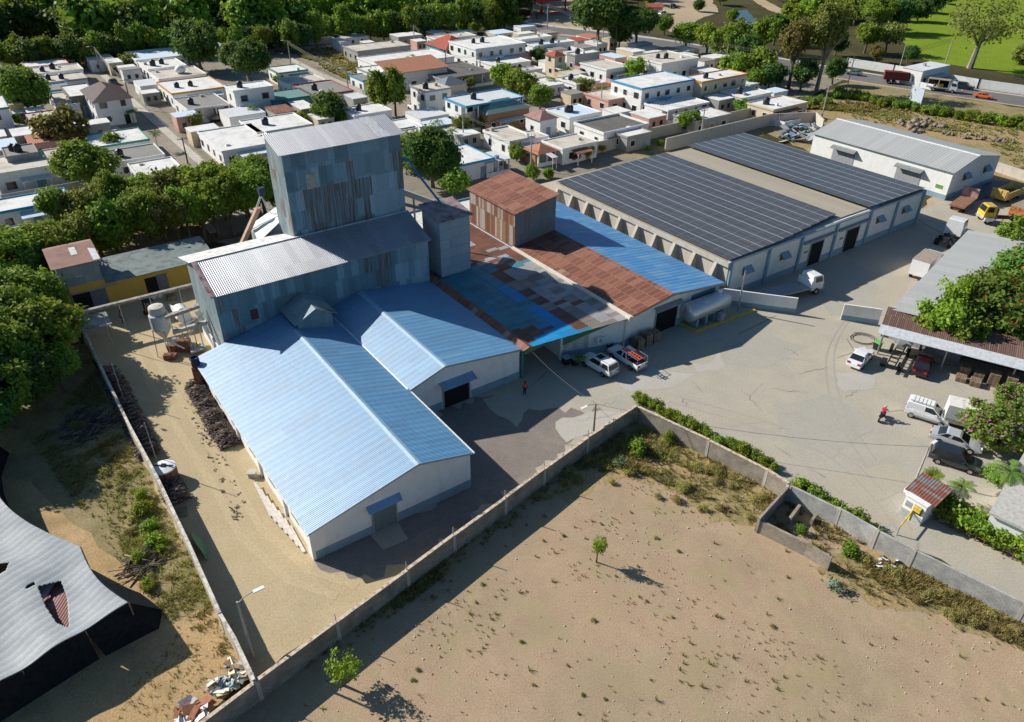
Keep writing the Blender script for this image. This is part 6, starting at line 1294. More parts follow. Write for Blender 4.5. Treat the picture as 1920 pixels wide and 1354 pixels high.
# ------------------------------------------------------------------ vegetation
def leafmat(name, c1, c2, c3, rough=.5, var=.35, flower=None, famt=.06):
    b = NB(name); oi = b.n('ObjectInfo'); g = b.coord('Object')
    n1 = b.noise(1.6, 3, .6); n2 = b.n('TexWhiteNoise'); n2.noise_dimensions = '3D'
    ge = b.n('NewGeometry'); rp = ge.outputs['Random Per Island']
    col = b.mix(b.ramp(n1, [(.35, (0, 0, 0)), (.65, (1, 1, 1))]), c1, c2)
    col = b.mix(b.math('MULTIPLY', b.ramp(rp, [(.45, (0, 0, 0)), (.95, (1, 1, 1))]), .8), col, c3)
    if flower: col = b.mix(b.ramp(rp, [(1-famt-.01, (0, 0, 0)), (1-famt, (1, 1, 1))], 'CONSTANT'), col, flower)
    h = b.n('HueSaturation'); b.l(col, h.inputs['Color'])
    b.l(b.math('MULTIPLY_ADD', oi.outputs['Random'], .05, .475), h.inputs['Hue']); b.l(b.math('MULTIPLY_ADD', oi.outputs['Random'], var, 1-var/2), h.inputs['Value'])
    h.inputs['Saturation'].default_value = 1.0
    b.out(h.outputs[0], rough+.1, .12)
    tr = b.n('BsdfTranslucent'); b.l(b.mix(.5, h.outputs[0], (.35, .42, .05)), tr.inputs['Color'])
    mx = b.n('MixShader'); mx.inputs[0].default_value = .33; b.l(b.p.outputs[0], mx.inputs[1]); b.l(tr.outputs[0], mx.inputs[2])
    b.l(mx.outputs[0], b.t.nodes['Material Output'].inputs[0]); return b.m
L_mid = leafmat('leaf_green', (0.139, 0.230, 0.029), (0.190, 0.296, 0.040), (0.291, 0.372, 0.054))
L_dark = leafmat('leaf_dark', (0.048, 0.111, 0.031), (0.070, 0.151, 0.035), (0.121, 0.211, 0.053))
L_bright = leafmat('leaf_bright', (0.190, 0.293, 0.029), (0.260, 0.362, 0.037), (0.339, 0.431, 0.058))
L_olive = leafmat('leaf_olive', (0.183, 0.204, 0.047), (0.225, 0.242, 0.062), (0.301, 0.288, 0.085))
L_brown = leafmat('leaf_reddish', (0.127, 0.118, 0.034), (0.186, 0.135, 0.047), (0.270, 0.144, 0.060))
L_yellow = leafmat('leaf_yellow', (0.360, 0.240, 0.030), (0.280, 0.220, 0.040), (0.420, 0.280, 0.050))
L_red = leafmat('leaf_red', (0.180, 0.060, 0.035), (0.120, 0.080, 0.030), (0.220, 0.090, 0.050))
L_flame = leafmat('leaf_flame', (0.094, 0.189, 0.034), (0.133, 0.235, 0.042), (0.208, 0.282, 0.056), flower=(.38, .13, .05), famt=.04)
L_pink = leafmat('leaf_pinkflower', (0.127, 0.237, 0.038), (0.186, 0.321, 0.051), (0.254, 0.372, 0.068), flower=(.62, .20, .36), famt=.11)
L_dry = leafmat('leaf_dry', (0.325, 0.250, 0.100), (0.237, 0.206, 0.081), (0.413, 0.325, 0.150), .8)
L_drygreen = leafmat('leaf_drygreen', (.36, .30, .10), (.29, .26, .085), (.44, .36, .15), .7)
L_grey = leafmat('leaf_blue_grey', (0.144, 0.228, 0.144), (0.192, 0.288, 0.192), (0.240, 0.336, 0.240))
L_palm = leafmat('leaf_palm', (0.091, 0.182, 0.036), (0.146, 0.255, 0.046), (0.218, 0.328, 0.073), .35)
M_bark = plain('bark', (.16, .125, .09), .95, var=.3); M_barkp = plain('pale_bark', (.30, .26, .21), .95, var=.25)
def leaves(rs, cen, nrm, per, sig, size, flat=.0):
    """leaf clumps: cen (k,3) centres with outward nrm; returns verts, quads"""
    k = len(cen); n = k*per
    c = np.repeat(cen, per, 0) + rs.normal(size=(n, 3))*sig
    o = np.repeat(nrm, per, 0) + rs.normal(size=(n, 3))*.75 + np.array([0, 0, .35])
    o /= np.linalg.norm(o, axis=1)[:, None]+1e-9
    a = rs.normal(size=(n, 3)); u = np.cross(o, a); u /= np.linalg.norm(u, axis=1)[:, None]+1e-9; v = np.cross(o, u)
    s = (size*rs.uniform(.6, 1.35, n))[:, None]
    V = np.stack([c-u*s, c-v*s*.62+o*s*.12, c+u*s, c+v*s*.62+o*s*.12], 1).reshape(-1, 3)
    return V, np.arange(n*4).reshape(-1, 4)
def crownmesh(name, seed, mat, clumps=70, per=48, size=.085, shape='round', lobes=5, sig=.12):
    rs = np.random.RandomState(seed)
    d = rs.normal(size=(clumps, 3)); d[:, 2] = d[:, 2]*.9+.15
    d /= np.linalg.norm(d, axis=1)[:, None]
    lob = rs.normal(size=(lobes, 3)); lob[:, 2] = np.abs(lob[:, 2])*.7; lob /= np.linalg.norm(lob, axis=1)[:, None]
    k = np.clip((d @ lob.T).max(1), 0, 1)
    r = (.40+.6*k**1.9)*rs.uniform(.62, 1.0, clumps)**.5
    c = d*r[:, None]
    if shape == 'tall': c[:, 2] *= 1.45; c[:, :2] *= .8
    if shape == 'flat': c[:, 2] *= .5
    if shape == 'round': c[:, 2] *= .85
    if shape == 'airy': c *= rs.uniform(.75, 1.15, (clumps, 1)); c[:, 2] *= .95
    V, Q = leaves(rs, c, d, per, sig, size)
    return arrmesh(name, V, Q, mat)
def trunkmesh(name, seed, mat, h=1.0, r=.06, limbs=5):
    rs = random.Random(seed); m = MB(); b_ = Vector((rs.uniform(-.05, .05), rs.uniform(-.05, .05), h*.62))
    m.tube([(0, 0, -.02), b_*.5, b_, Vector((0, 0, h))], [r*1.3, r, r*.8, r*.35], 7)
    for i in range(limbs):
        a = 6.283*i/limbs+rs.uniform(-.4, .4); q = b_*rs.uniform(.75, 1.0); e = q+Vector((math.cos(a)*.5, math.sin(a)*.5, rs.uniform(.25, .55)))
        m.tube([q, q.lerp(e, .5)+Vector((0, 0, .04)), e], [r*.6, r*.4, r*.15], 5)
    o = m.build(name, mat, None, (0, 0, 0)); me = o.data; bpy.data.objects.remove(o); return me
PROTO = {}
def protos(key, mat, n=3, bark=M_bark, **kw):
    PROTO[key] = [(crownmesh('crown', hash(key) % 1000+7*i if False else sum(map(ord, key))*3+7*i, mat, **kw), trunkmesh('trunk', i, bark)) for i in range(n)]
protos('mid', L_mid, 4); protos('dark', L_dark, 3, clumps=80); protos('bright', L_bright, 3); protos('olive', L_olive, 2, shape='airy', clumps=60, per=40)
protos('brown', L_brown, 2, shape='airy'); protos('tall', L_mid, 3, shape='tall', clumps=80); protos('yellow', L_yellow, 1, clumps=40, per=40); protos('red', L_red, 1, clumps=40, per=40)
protos('flame', L_flame, 1, clumps=190, per=70, size=.055, lobes=9, sig=.09); protos('pink', L_pink, 1, clumps=170, per=70, size=.05, lobes=9, sig=.08)
protos('airytall', L_olive, 1, shape='tall', clumps=90, per=50, size=.06, bark=M_barkp); protos('umbrella', L_olive, 1, shape='flat', clumps=110, per=26, size=.03, bark=M_barkp, sig=.08)
protos('sapling', L_bright, 2, clumps=26, per=34, size=.085, sig=.13, shape='airy'); protos('big', L_mid, 3, clumps=170, per=60, size=.058, lobes=8, sig=.09); protos('bigdark', L_dark, 2, clumps=170, per=60, size=.058, lobes=8, sig=.09)
protos('shrub', L_bright, 3, clumps=34, per=40, size=.11, sig=.16); protos('shrubdark', L_mid, 3, clumps=34, per=40, size=.11, sig=.16); protos('greybush', L_grey, 1, clumps=16, per=16, size=.13, sig=.16, shape='airy'); protos('dryshrub', L_drygreen, 2, clumps=30, per=34, size=.09, sig=.2)
rt = random.Random(77)
def tree(kind, label, base, rpx, hpx=None, group=None, cat='tree', name='tree', rz=1.0, low=False):
    """base: photo point where the trunk meets the ground; rpx crown radius and hpx height of the crown centre, in photo pixels"""
    p = G(*base); k = mpp(p); r = rpx*k
    hc = (hpx*k*1.05 if hpx else r*1.35)
    return tree_at(kind, label, p, r, hc, group, cat, name, rz)
def tree_at(kind, label, p, r, hc, group=None, cat='tree', name='tree', rz=1.0):
    cm, tm = rt.choice(PROTO[kind])
    t = bpy.data.objects.new(name, None); COL.objects.link(t); t.location = p; t.rotation_euler.z = rt.uniform(0, 6.28); tag(t, label, cat, group)
    c = bpy.data.objects.new('crown' if cat == 'tree' else 'foliage', cm); COL.objects.link(c); c.parent = t; c.location = (0, 0, hc); c.scale = (r*rt.uniform(.86, 1.16), r*rt.uniform(.86, 1.16), r*rz*rt.uniform(.88, 1.12))
    u = bpy.data.objects.new('trunk' if cat == 'tree' else 'stem', tm); COL.objects.link(u); u.parent = t; ts = max(hc, .3); u.scale = (min(ts, r*1.2), min(ts, r*1.2), ts)
    return t
# tall trees on the left edge
GL = 'tall trees crowding the left edge'
for x, y, r, h, kd in ((40, 560, 70, 70, 'big'), (105, 530, 58, 60, 'big'), (15, 690, 85, 90, 'big'), (85, 700, 80, 85, 'big'), (30, 800, 70, 80, 'big'), (95, 770, 55, 70, 'bigdark'), (-50, 640, 90, 90, 'big'), (60, 620, 60, 70, 'big'), (-40, 780, 90, 90, 'bigdark'), (8, 510, 50, 50, 'big'), (128, 668, 46, 58, 'big'), (112, 610, 46, 62, 'mid'), (120, 735, 44, 60, 'big'), (60, 745, 60, 80, 'big'), (30, 745, 78, 100, 'big'), (-10, 860, 70, 80, 'bigdark')):
    tree(kd, 'big leafy tree in the dense clump at the left edge, beside the lane wall', (x, y), r, h, GL)
GH = 'row of trees behind the yellow shed'
for i in range(17):
    x = 95+i*27; y = 512-i*5.6
    tree(rt.choice(('big', 'mid', 'bright', 'tall', 'olive')), 'green tree in the dense row behind the yellow shed', (x+rt.uniform(-8, 8), y), rt.uniform(26, 42), rt.uniform(48, 74), GH, rz=rt.uniform(1, 1.3))
for i in range(13):
    x = 130+i*30; y = 462-i*5
    tree(rt.choice(('big', 'bright', 'mid', 'olive')), 'green tree in the dense row behind the yellow shed', (x+rt.uniform(-9, 9), y), rt.uniform(28, 44), rt.uniform(52, 82), GH, rz=rt.uniform(.95, 1.25))
for i in range(13):
    tree(rt.choice(('big', 'mid', 'bright')), 'green tree in the dense row behind the yellow shed', (205+i*25+rt.uniform(-8, 8), 432-i*4), rt.uniform(26, 38), rt.uniform(44, 66), GH, rz=rt.uniform(1, 1.2))
for i in range(6):
    tree('mid', 'green tree in the dense row behind the yellow shed', (60+i*26, 548-i*13), rt.uniform(26, 33), rt.uniform(44, 56), GH)
TR = [  # kind, label, tile, x, y(base), crown radius px (photo), centre height px
 ('bigdark', 'large round dark tree before the forest, right of the street end', (377, 132), 47, 46), ('bigdark', 'big dark tree left of the red-trimmed roof, second of the dark pair', (474, 168), 42, 52), ('big', 'leftmost round green tree beside the blue-edged roof', (57, 215), 45, 42),
 ('brown', 'round reddish-green tree below the purple-roofed house', (125, 282), 45, 38), ('mid', 'small round tree by the street above the grey roof', (222, 292), 24, 24), ('mid', 'smaller round tree overlapping the grey roof with a black tank', (245, 285), 15, 16), ('big', 'broad mango-like tree left of the street, above the hedge row', (178, 362), 54, 52),
 ('olive', 'small bushy tree at the far street corner', (246, 130), 20, 12), ('olive', 'small green tree leaning over the fence by the grey car porch', (372, 246), 17, 18), ('tall', 'tall twin-crowned tree in the street behind the tower', (712, 218), 28, 42), ('tall', 'right half of the twin-crowned street tree behind the tower', (742, 218), 28, 46),
 ('dark', 'round garden tree left of the tower top', (612, 236), 36, 28), ('bright', 'pale green garden tree just left of the tower top', (568, 238), 18, 14), ('mid', 'low tree in front of the round garden tree', (640, 236), 20, 14), ('bright', 'small bright bush tree beside the wide white house', (692, 112), 9, 7),
 ('bigdark', 'large bushy tree right of the tower, above the square shaft', (812, 352), 60, 54), ('mid', 'bushy tree between tower and the large bushy tree', (778, 318), 40, 34), ('mid', 'green tree in the shade right behind the square shaft', (850, 376), 34, 32),
 ('olive', 'thin leafy tree beside the alley pole', (866, 262), 22, 24), ('mid', 'small tree beside the brown house', (904, 246), 13, 14), ('bright', 'large bright green tree beside the metal-roofed porch house', (945, 172), 28, 26), ('olive', 'small pale tree by the dark unfinished roof', (880, 168), 12, 12),
 ('mid', 'broad tree between the green hipped roof and the white courtyard house', (978, 188), 34, 28), ('mid', 'lower tree beside the green hipped roof', (1012, 205), 28, 22), ('dark', 'round clipped-looking garden tree before the orange-walled house', (1010, 122), 18, 16), ('bright', 'round bright tree beside the white house with beige roof', (1190, 150), 23, 20), ('bright', 'smaller bright tree by the porch of the two-tank house', (1230, 145), 14, 14),
 ('olive', 'round pale tree by the alley, left of the blue-fronted house', (1095, 178), 19, 16), ('olive', 'round tree in front of the orange garden wall', (1127, 190), 16, 14), ('mid', 'tree leaning beside the boundary wall pole', (1290, 252), 22, 24), ('mid', 'small tree between white roofs right of the blue-fronted house', (1338, 192), 16, 14), ('mid', 'small tree left of the cream end house', (1388, 215), 17, 15), ('brown', 'brown bush tree beside the cream end house', (1405, 218), 14, 10),
 ('yellow', 'golden yellow tree beside the flat beige roof', (895, 118), 14, 12), ('yellow', 'yellow-flowered tree behind the boundary wall', (1104, 298), 15, 14), ('yellow', 'small yellow bush beside the orange hut', (1053, 300), 9, 11), ('yellow', 'second small yellow bush behind the boundary wall', (1128, 288), 8, 9), ('red', 'reddish bush between the yellow bushes', (1075, 304), 14, 12), ('mid', 'bright tree just behind the rusty headhouse', (1000, 338), 18, 14), ('mid', 'dark bush left of the orange hut', (968, 302), 19, 16), ('mid', 'low bush right of the rusty headhouse', (1030, 335), 13, 8),
 ('yellow', 'little round yellow tree on the street pavement', (288, 186), 5, 6), ('bright', 'light green bush on the street pavement', (280, 165), 8, 6), ('red', 'purplish hedge bush along the street', (296, 168), 7, 5), ('mid', 'dark bush beside the street yard wall', (305, 185), 9, 8),
 ('bigdark', 'tallest dark tree by the highway, left of the pair', (1120, 95), 46, 62), ('bigdark', 'dark spreading tree by the highway, right of the pair', (1192, 98), 36, 52), ('dark', 'lower dark tree between the two big highway trees', (1160, 92), 24, 26),
 ('airytall', 'tall airy tree with a pale trunk beside the highway', (1530, 172), 44, 105), ('brown', 'dark reddish tree left of the tall airy tree', (1478, 168), 38, 82), ('umbrella', 'wide umbrella-shaped tree with bare limbs by the green field', (1818, 128), 82, 74), ('dark', 'dark tree under the tall airy tree', (1500, 172), 30, 30), ('dark', 'dark bush tree by the highway, right of the airy tree', (1560, 158), 22, 26),
]
for k, l, b_, r, h in TR: tree(k, l, b_, r, h)
GR = 'leafy trees along the highway bend'
for x, y, r, h, kd in ((1245, 66, 18, 18, 'mid'), (1285, 100, 28, 30, 'bright'), (1325, 108, 30, 34, 'bright'), (1362, 118, 30, 34, 'mid'), (1400, 128, 30, 32, 'dark'), (1375, 150, 28, 24, 'bright'), (1425, 150, 30, 30, 'mid'), (1440, 168, 26, 24, 'dark'), (1410, 172, 24, 20, 'mid'), (1385, 92, 28, 26, 'mid'), (1430, 100, 32, 34, 'mid'), (1450, 85, 28, 30, 'dark')):
    tree(kd, 'bushy green tree in the thicket between town and highway bend', (x, y), r, h, GR)
GB = 'trees around the pond and green field'
for x, y, r, h, kd in ((1350, 10, 16, 14, 'bright'), (1310, 22, 14, 10, 'dark'), (1370, 40, 14, 10, 'mid'), (1480, 52, 26, 22, 'bright'), (1520, 40, 28, 22, 'bright'), (1560, 40, 30, 26, 'bright'), (1600, 48, 32, 30, 'mid'), (1640, 62, 32, 36, 'mid'), (1680, 60, 26, 30, 'dark'), (1660, 100, 24, 30, 'olive'), (1620, 100, 28, 30, 'mid'), (1700, 118, 18, 16, 'dark'), (1720, 40, 24, 18, 'dark'), (1750, 25, 24, 18, 'dark'), (1690, 20, 26, 18, 'mid'), (1640, 20, 26, 18, 'bright'), (1590, 12, 26, 18, 'bright'), (1540, 8, 26, 18, 'bright'), (1770, 8, 20, 16, 'dark'), (1500, 10, 20, 14, 'bright'), (1640, 118, 16, 16, 'brown'), (1565, 105, 24, 24, 'dark'), (1910, 120, 26, 14, 'olive')):
    tree(kd, 'leafy green tree growing around the pond and field beyond the highway', (x, y), r, h, GB)
GF = 'front row of the forest'
for i in range(40):
    x = -30+i*25; y = np.interp(x, [-30, 150, 330, 560, 620, 780, 960], [140, 128, 108, 100, 84, 76, 56])
    tree(rt.choice(('mid', 'dark', 'tall', 'mid')), 'dense green tree in the front row of the forest behind the town', (x, y-rt.uniform(0, 6)), rt.uniform(19, 27), rt.uniform(22, 34), GF, rz=1.25)
for x, y, r in ((940, 56, 16), (915, 60, 14), (965, 58, 13), (890, 66, 12)): tree('mid', 'smaller forest-edge tree near the petrol station', (x, y), r, r*1.1, 'forest-edge trees by the petrol station')
# right side
def tree_c(kind, label, cx, cy, hc, r, **k):     # placed by the centre of its crown
    q = G(cx, cy, hc); return tree_at(kind, label, Vector((q.x, q.y, 0)), r, hc, **k)
tree_c('bright', 'bright green tree with upright sprays overlapping the grey shed roof', 1772, 592, 4.6, 2.9, rz=1.1); tree_c('sapling', 'tall thin light-green spray tree above the grey shed roof', 1790, 545, 7.0, 1.9, rz=1.7)
tree_c('flame', 'huge dark tree dotted with orange blossom behind the carport', 1874, 572, 5.2, 4.9, rz=.9); tree_c('flame', 'upper right blossom-dotted tree at the picture edge', 1940, 520, 6.5, 4.6); tree_c('mid', 'low green tree over the back edge of the carport roof', 1812, 622, 3.6, 2.4); tree_c('bright', 'small bright tree at the corner between grey shed and carport', 1742, 610, 3.4, 1.6); tree_c('mid', 'dark leafy tree at the right edge above the grey shed corner', 1912, 440, 4.5, 3.2); tree_c('mid', 'spreading green tree right of the bright tree, behind the carport', 1918, 628, 3.4, 2.6, rz=.8)
tree_c('pink', 'large pink-flowered bougainvillea bush at the right edge of the yard', 1868, 805, 1.9, 3.6, cat='bush', name='flower_bush', rz=.8); tree_c('pink', 'upper sprawling bougainvillea with pink sprays at the right edge', 1908, 760, 2.2, 2.8, cat='bush', name='flower_bush')
GG = 'green hedge shrubs beside the driveway'
for i in range(11):
    tree(rt.choice(('shrub', 'shrubdark')), 'leafy hedge shrub along the pipe fence beside the driveway', (1752+i*17, 958+i*9), rt.uniform(24, 34), 22, GG, 'bush', 'shrub')
for b_, r, h, l in (((1752, 948), 17, 16, 'leafy shrub right behind the tiled booth roof'), ((1860, 905), 20, 16, 'round shrub beside the palm by the concrete roof'), ((1800, 985), 20, 14, 'dark shrub between the two small frangipani trees')): tree('shrubdark', l, b_, r, h, None, 'bush', 'shrub')
GY = 'shrubs along the yard side of the field wall'
for i in range(22):
    f = i/21; x = 1190+f*262+rt.uniform(-3, 3); y = 752+f*130+rt.uniform(-3, 3)
    tree(rt.choice(('shrub', 'shrubdark', 'shrub')), 'small green shrub in the row along the pale field wall', (x, y), rt.uniform(10, 16), 9, GY, 'bush', 'shrub', 1.1)
for i in range(8):
    tree(rt.choice(('shrub', 'shrubdark')), 'taller leafy shrub in the row beside the driveway wall near the booth', (1492+i*16, 918+i*9), rt.uniform(15, 21), 12, 'taller shrubs by the driveway wall', 'bush', 'shrub', 1.2)
tree('sapling', 'young light-green tree standing alone in the middle of the bare field', (1118, 1054), 20, 44, rz=1.7); tree('sapling', 'young tree growing at the foot of the field wall, lower left', (642, 1284), 36, 52, rz=1.1)
tree('greybush', 'blue-grey milkweed bush near the end of the broken low wall', (1562, 1105), 20, 10, cat='bush', name='shrub'); tree('greybush', 'blue-grey milkweed plant in the upper corner of the field', (1165, 880), 13, 16, cat='bush', name='shrub', rz=1.6)
GW = 'bright green bushes along the lane wall'
for x, y, r in ((266, 935, 16), (270, 960, 20), (286, 990, 18), (292, 1025, 24), (262, 1050, 14), (280, 1100, 15)): tree('shrub', 'round bright green bush beside the lane wall on the weedy ground', (x, y), r, 8, GW, 'bush', 'shrub', .8)
for x, y, r, l in ((1198, 850, 22, 'dark green bush in the corner of the field by the wall'), (1252, 828, 14, 'drab bush under the pale wall near its corner'), (1500, 1000, 12, 'green bush growing inside the walled pit'), (1640, 1005, 18, 'climbing bush on the driveway wall beside the pit'), (1600, 985, 16, 'bush against the new pale block wall of the pit'), (1590, 1040, 20, 'green weed bush behind the broken low wall')):
    tree('shrubdark', l, (x, y), r, 8, None, 'bush', 'shrub')
GE = 'roadside hedge bushes'
for i in range(24):
    x = 1570+i*16; y = 182+i*2.6
    tree(rt.choice(('shrubdark', 'shrub', 'shrubdark')), 'bush in the green hedge along the near side of the highway', (x, y+rt.uniform(-4, 6)), rt.uniform(10, 15), 7, GE, 'bush', 'shrub')
for i in range(14): tree('shrubdark', 'bush in the dark strip beside the scrap corner wall', (1395+i*13, 205-i*1.2+rt.uniform(-5, 7)), rt.uniform(7, 12), 5, 'bushes beyond the scrap corner wall', 'bush', 'shrub')
for i in range(12): tree('shrubdark', 'weed bush in the gap between boundary wall and solar panels', (1215+i*24, 280-i*6+rt.uniform(-3, 3)), rt.uniform(5, 9), 3, 'weed bushes beside the boundary wall', 'bush', 'shrub')
# town filler trees
GT = 'small garden trees between the town houses'
for x, y in ((330, 118), (470, 205), (530, 160), (548, 215), (590, 170), (820, 250), (840, 225), (1245, 195), (1330, 240), (1440, 205), (1165, 195), (955, 260), (905, 300), (930, 318), (1150, 232), (690, 235), (505, 250), (420, 205), (415, 225), (860, 100), (1060, 150), (1180, 160), (60, 290), (110, 250), (35, 235), (210, 235)):
    tree(rt.choice(('mid', 'olive', 'dark', 'bright')), 'small garden tree squeezed between the flat-roofed town houses', (x+rt.uniform(-4, 4), y), rt.uniform(8, 15), 11, GT)
# palms
def frondmesh(seed, n=16, L=1.0, droop=.55, w=.16, mat=L_palm):
    rs = np.random.RandomState(seed); V = []; Q = []
    for i in range(n):
        a = 6.283*i/n+rs.uniform(-.2, .2); el = rs.uniform(.1, .9); d = np.array([math.cos(a), math.sin(a), 0]); s_ = np.array([-d[1], d[0], 0])
        P0 = [d*(t_*L*math.cos(el*.6))+np.array([0, 0, L*(t_*math.sin(el)-droop*t_*t_)]) for t_ in np.linspace(0, 1, 8)]
        for j in range(7):
            for sg in (-1, 1):
                for h in range(2):
                    q = P0[j]+(P0[j+1]-P0[j])*(h*.5+.1); q2 = q+(P0[j+1]-P0[j])*.34; ww = w*math.sin(math.pi*(.15+.8*(j+h*.5)/7)); tip = s_*sg*ww*1.3+np.array([0, 0, -ww*.55])+(P0[j+1]-P0[j])*.5
                    b_ = len(V); V += [q, q2, q2+tip, q+tip*.9]; Q.append((b_, b_+1, b_+2, b_+3))
    return arrmesh('fronds', np.array(V), np.array(Q), mat)
PM = [frondmesh(1), frondmesh(2, 13), frondmesh(3, 12, droop=.8, w=.12)]
m = MB(); m.tube([(0, 0, 0), (.03, 0, .5), (0, 0, 1)], [.05, .04, .035], 7); o = m.build('trunk', M_barkp, None, (0, 0, 0)); PTR = o.data; bpy.data.objects.remove(o)
def palm(label, base, rpx, hpx, group=None):
    p = G(*base); k = mpp(p); t = bpy.data.objects.new('palm_tree', None); COL.objects.link(t); t.location = p; t.rotation_euler.z = rt.uniform(0, 6); tag(t, label, 'palm', group)
    c = bpy.data.objects.new('fronds', rt.choice(PM)); COL.objects.link(c); c.parent = t; c.location = (0, 0, hpx*k*1.08); r = rpx*k; c.scale = (r, r, r)
    u = bpy.data.objects.new('trunk', PTR); COL.objects.link(u); u.parent = t; u.scale = (2.6*r/2.5, 2.6*r/2.5, hpx*k*1.08)
for l, b_, r, h in (('palm beside the lower end of the street', (297, 282), 15, 32), ('small palm by the purple-roofed house corner', (252, 232), 14, 20), ('palm with drooping fronds over the turquoise yard', (536, 212), 14, 18), ('banana-like palm left of the tower roof', (505, 262), 20, 12), ('palm by the alley corner near the white van', (665, 205), 11, 14), ('palm in the alley right of the blue car', (822, 262), 15, 32), ('second palm in the alley, nearer the boundary wall', (848, 278), 13, 30), ('dark palm standing above the wide white roof', (772, 132), 16, 22), ('palm by the white lane wall', (1033, 172), 12, 22), ('palm beside the staircase house', (478, 232), 12, 28), ('spindly palm at the forest edge by the teal wall', (158, 125), 14, 24),
                   ('palm reaching over the grey shed at the right', (1790, 640), 40, 58), ('large fan of palm fronds right of the dark SUV', (1872, 935), 44, 62), ('young palm nearest the concrete roof house', (1905, 905), 26, 36), ('potted-looking small palm by the perforated white wall', (1086, 688), 15, 20), ('small palm-like plant in the corner beside the pallets', (1160, 656), 9, 7)): palm(l, b_, r, h)
PM.append(frondmesh(9, 22, 1.0, .25, .22, L_mid))
def frangi(label, base, r, h):
    palm(label, base, r, h)
frangi('small spreading tree beside the white lamp post and booth', (1742, 912), 19, 24); frangi('small dark spiky-leaved tree in front of the dark SUV', (1790, 945), 26, 42); frangi('spiky small tree with thin fronds left of the bending person', (1828, 985), 22, 26)
# forest as one mass
rs = np.random.RandomState(3); base = []
poly = [(-700, -60), (1000, -60), (1000, 26), (940, 40), (780, 62), (620, 72), (560, 86), (330, 96), (150, 112), (-100, 124), (-500, 160)]
pw = np.array([[G(*q).x, G(*q).y] for q in poly])
def inside(px, py, P):
    c = np.zeros(len(px), bool); j = len(P)-1
    for i in range(len(P)):
        c ^= ((P[i, 1] > py) != (P[j, 1] > py)) & (px < (P[j, 0]-P[i, 0])*(py-P[i, 1])/(P[j, 1]-P[i, 1]+1e-9)+P[i, 0]); j = i
    return c
def clumpy(q, seed):
    x, y = q[:, 0]+seed*7.3, q[:, 1]-seed*3.1; v = np.sin(x*.31+1.3*np.sin(y*.23))+np.sin(y*.37+1.7*np.sin(x*.19))+.7*np.sin(x*.83+y*.71)+.6*np.sin(x*1.7-y*1.1)
    return v > .75
def scatter(P, n, seed, cl=False):
    rs = np.random.RandomState(seed); lo, hi = P.min(0), P.max(0); out = np.zeros((0, 2))
    while len(out) < n:
        q = rs.uniform(lo, hi, (n*2, 2)); k = inside(q[:, 0], q[:, 1], P)
        if cl: k &= clumpy(q, seed) | (rs.rand(len(q)) < .1)
        out = np.vstack([out, q[k]])
    return out[:n]
tmpl = []
for i in range(6):
    me = crownmesh('tmp', 900+i, L_mid, clumps=46, per=16, size=.15, shape='round' if i % 2 else 'tall', sig=.17); v = np.empty(len(me.vertices)*3); me.vertices.foreach_get('co', v); tmpl.append(v.reshape(-1, 3)); bpy.data.meshes.remove(me)
def mass(name, label, P, n, seed, r0, r1, mats, zc=1.2, kindcat='forest'):
    pts = scatter(P, n, seed); rs = np.random.RandomState(seed)
    for gi, mt in enumerate(mats):
        Vs = []
        for i, (x, y) in enumerate(pts[gi::len(mats)]):
            v = tmpl[rs.randint(6)].copy(); a = rs.uniform(0, 6.28); r = rs.uniform(r0, r1); c, s_ = math.cos(a), math.sin(a)
            v = np.stack([v[:, 0]*c-v[:, 1]*s_, v[:, 0]*s_+v[:, 1]*c, v[:, 2]], 1)*r; v += np.array([x, y, r*zc]); Vs.append(v)
        V = np.vstack(Vs); me = arrmesh(name, V, np.arange(len(V)).reshape(-1, 4), mt); o = bpy.data.objects.new(name, me); COL.objects.link(o)
        tag(o, label[gi] if isinstance(label, list) else label, kindcat, None, 'stuff')
mass('forest', ['dense mid-green forest filling the background behind the town', 'darker crowns mixed through the background forest', 'brighter crowns mixed through the background forest'], pw, 900, 5, 5.0, 7.5, [L_mid, L_dark, L_bright], 1.25)
cane = np.array([[G(*q).x, G(*q).y] for q in ((1440, -50), (1640, -50), (1700, 0), (1660, 40), (1540, 45), (1480, 40))])
mass('thicket', 'pale green cane thicket beyond the highway trees', cane, 90, 8, 4, 6, [L_bright], .9, 'thicket')
mid_ = np.array([[G(*q).x, G(*q).y] for q in ((1000, -40), (1180, -40), (1215, 10), (1130, 4), (1010, -8))])
mass('thicket', 'dark thicket behind the petrol station', mid_, 50, 9, 4, 6, [L_mid], 1.1, 'thicket')
# grass, weeds, stones
def tufts(name, label, P, n, seed, h0, h1, mat, blades=9, spread=.5, cat='grass', wd=.05):
    pts = scatter(P, n, seed, True); rs = np.random.RandomState(seed+1); N = n*blades
    c = np.repeat(np.c_[pts, np.zeros(n)], blades, 0); h = np.repeat(rs.uniform(h0, h1, n), blades)*rs.uniform(.5, 1, N)
    a = rs.uniform(0, 6.28, N); lean = rs.uniform(.1, spread, N)*h*1.6; d = np.stack([np.cos(a), np.sin(a), 0*a], 1); s_ = np.stack([-d[:, 1], d[:, 0], 0*a], 1)
    c = c+d*(rs.uniform(0, .35, N)*h)[:, None]; w_ = (wd*(.6+h))[:, None]; top = c+d*lean[:, None]+np.array([0, 0, 1])*h[:, None]
    V = np.stack([c-s_*w_, c+s_*w_, top+s_*w_*.35, top-s_*w_*.35], 1).reshape(-1, 3)
    o = bpy.data.objects.new(name, arrmesh(name, V, np.arange(N*4).reshape(-1, 4), mat)); COL.objects.link(o); tag(o, label, cat, None, 'stuff')
def PW(*q): return np.array([[G(*p).x, G(*p).y] for p in q])
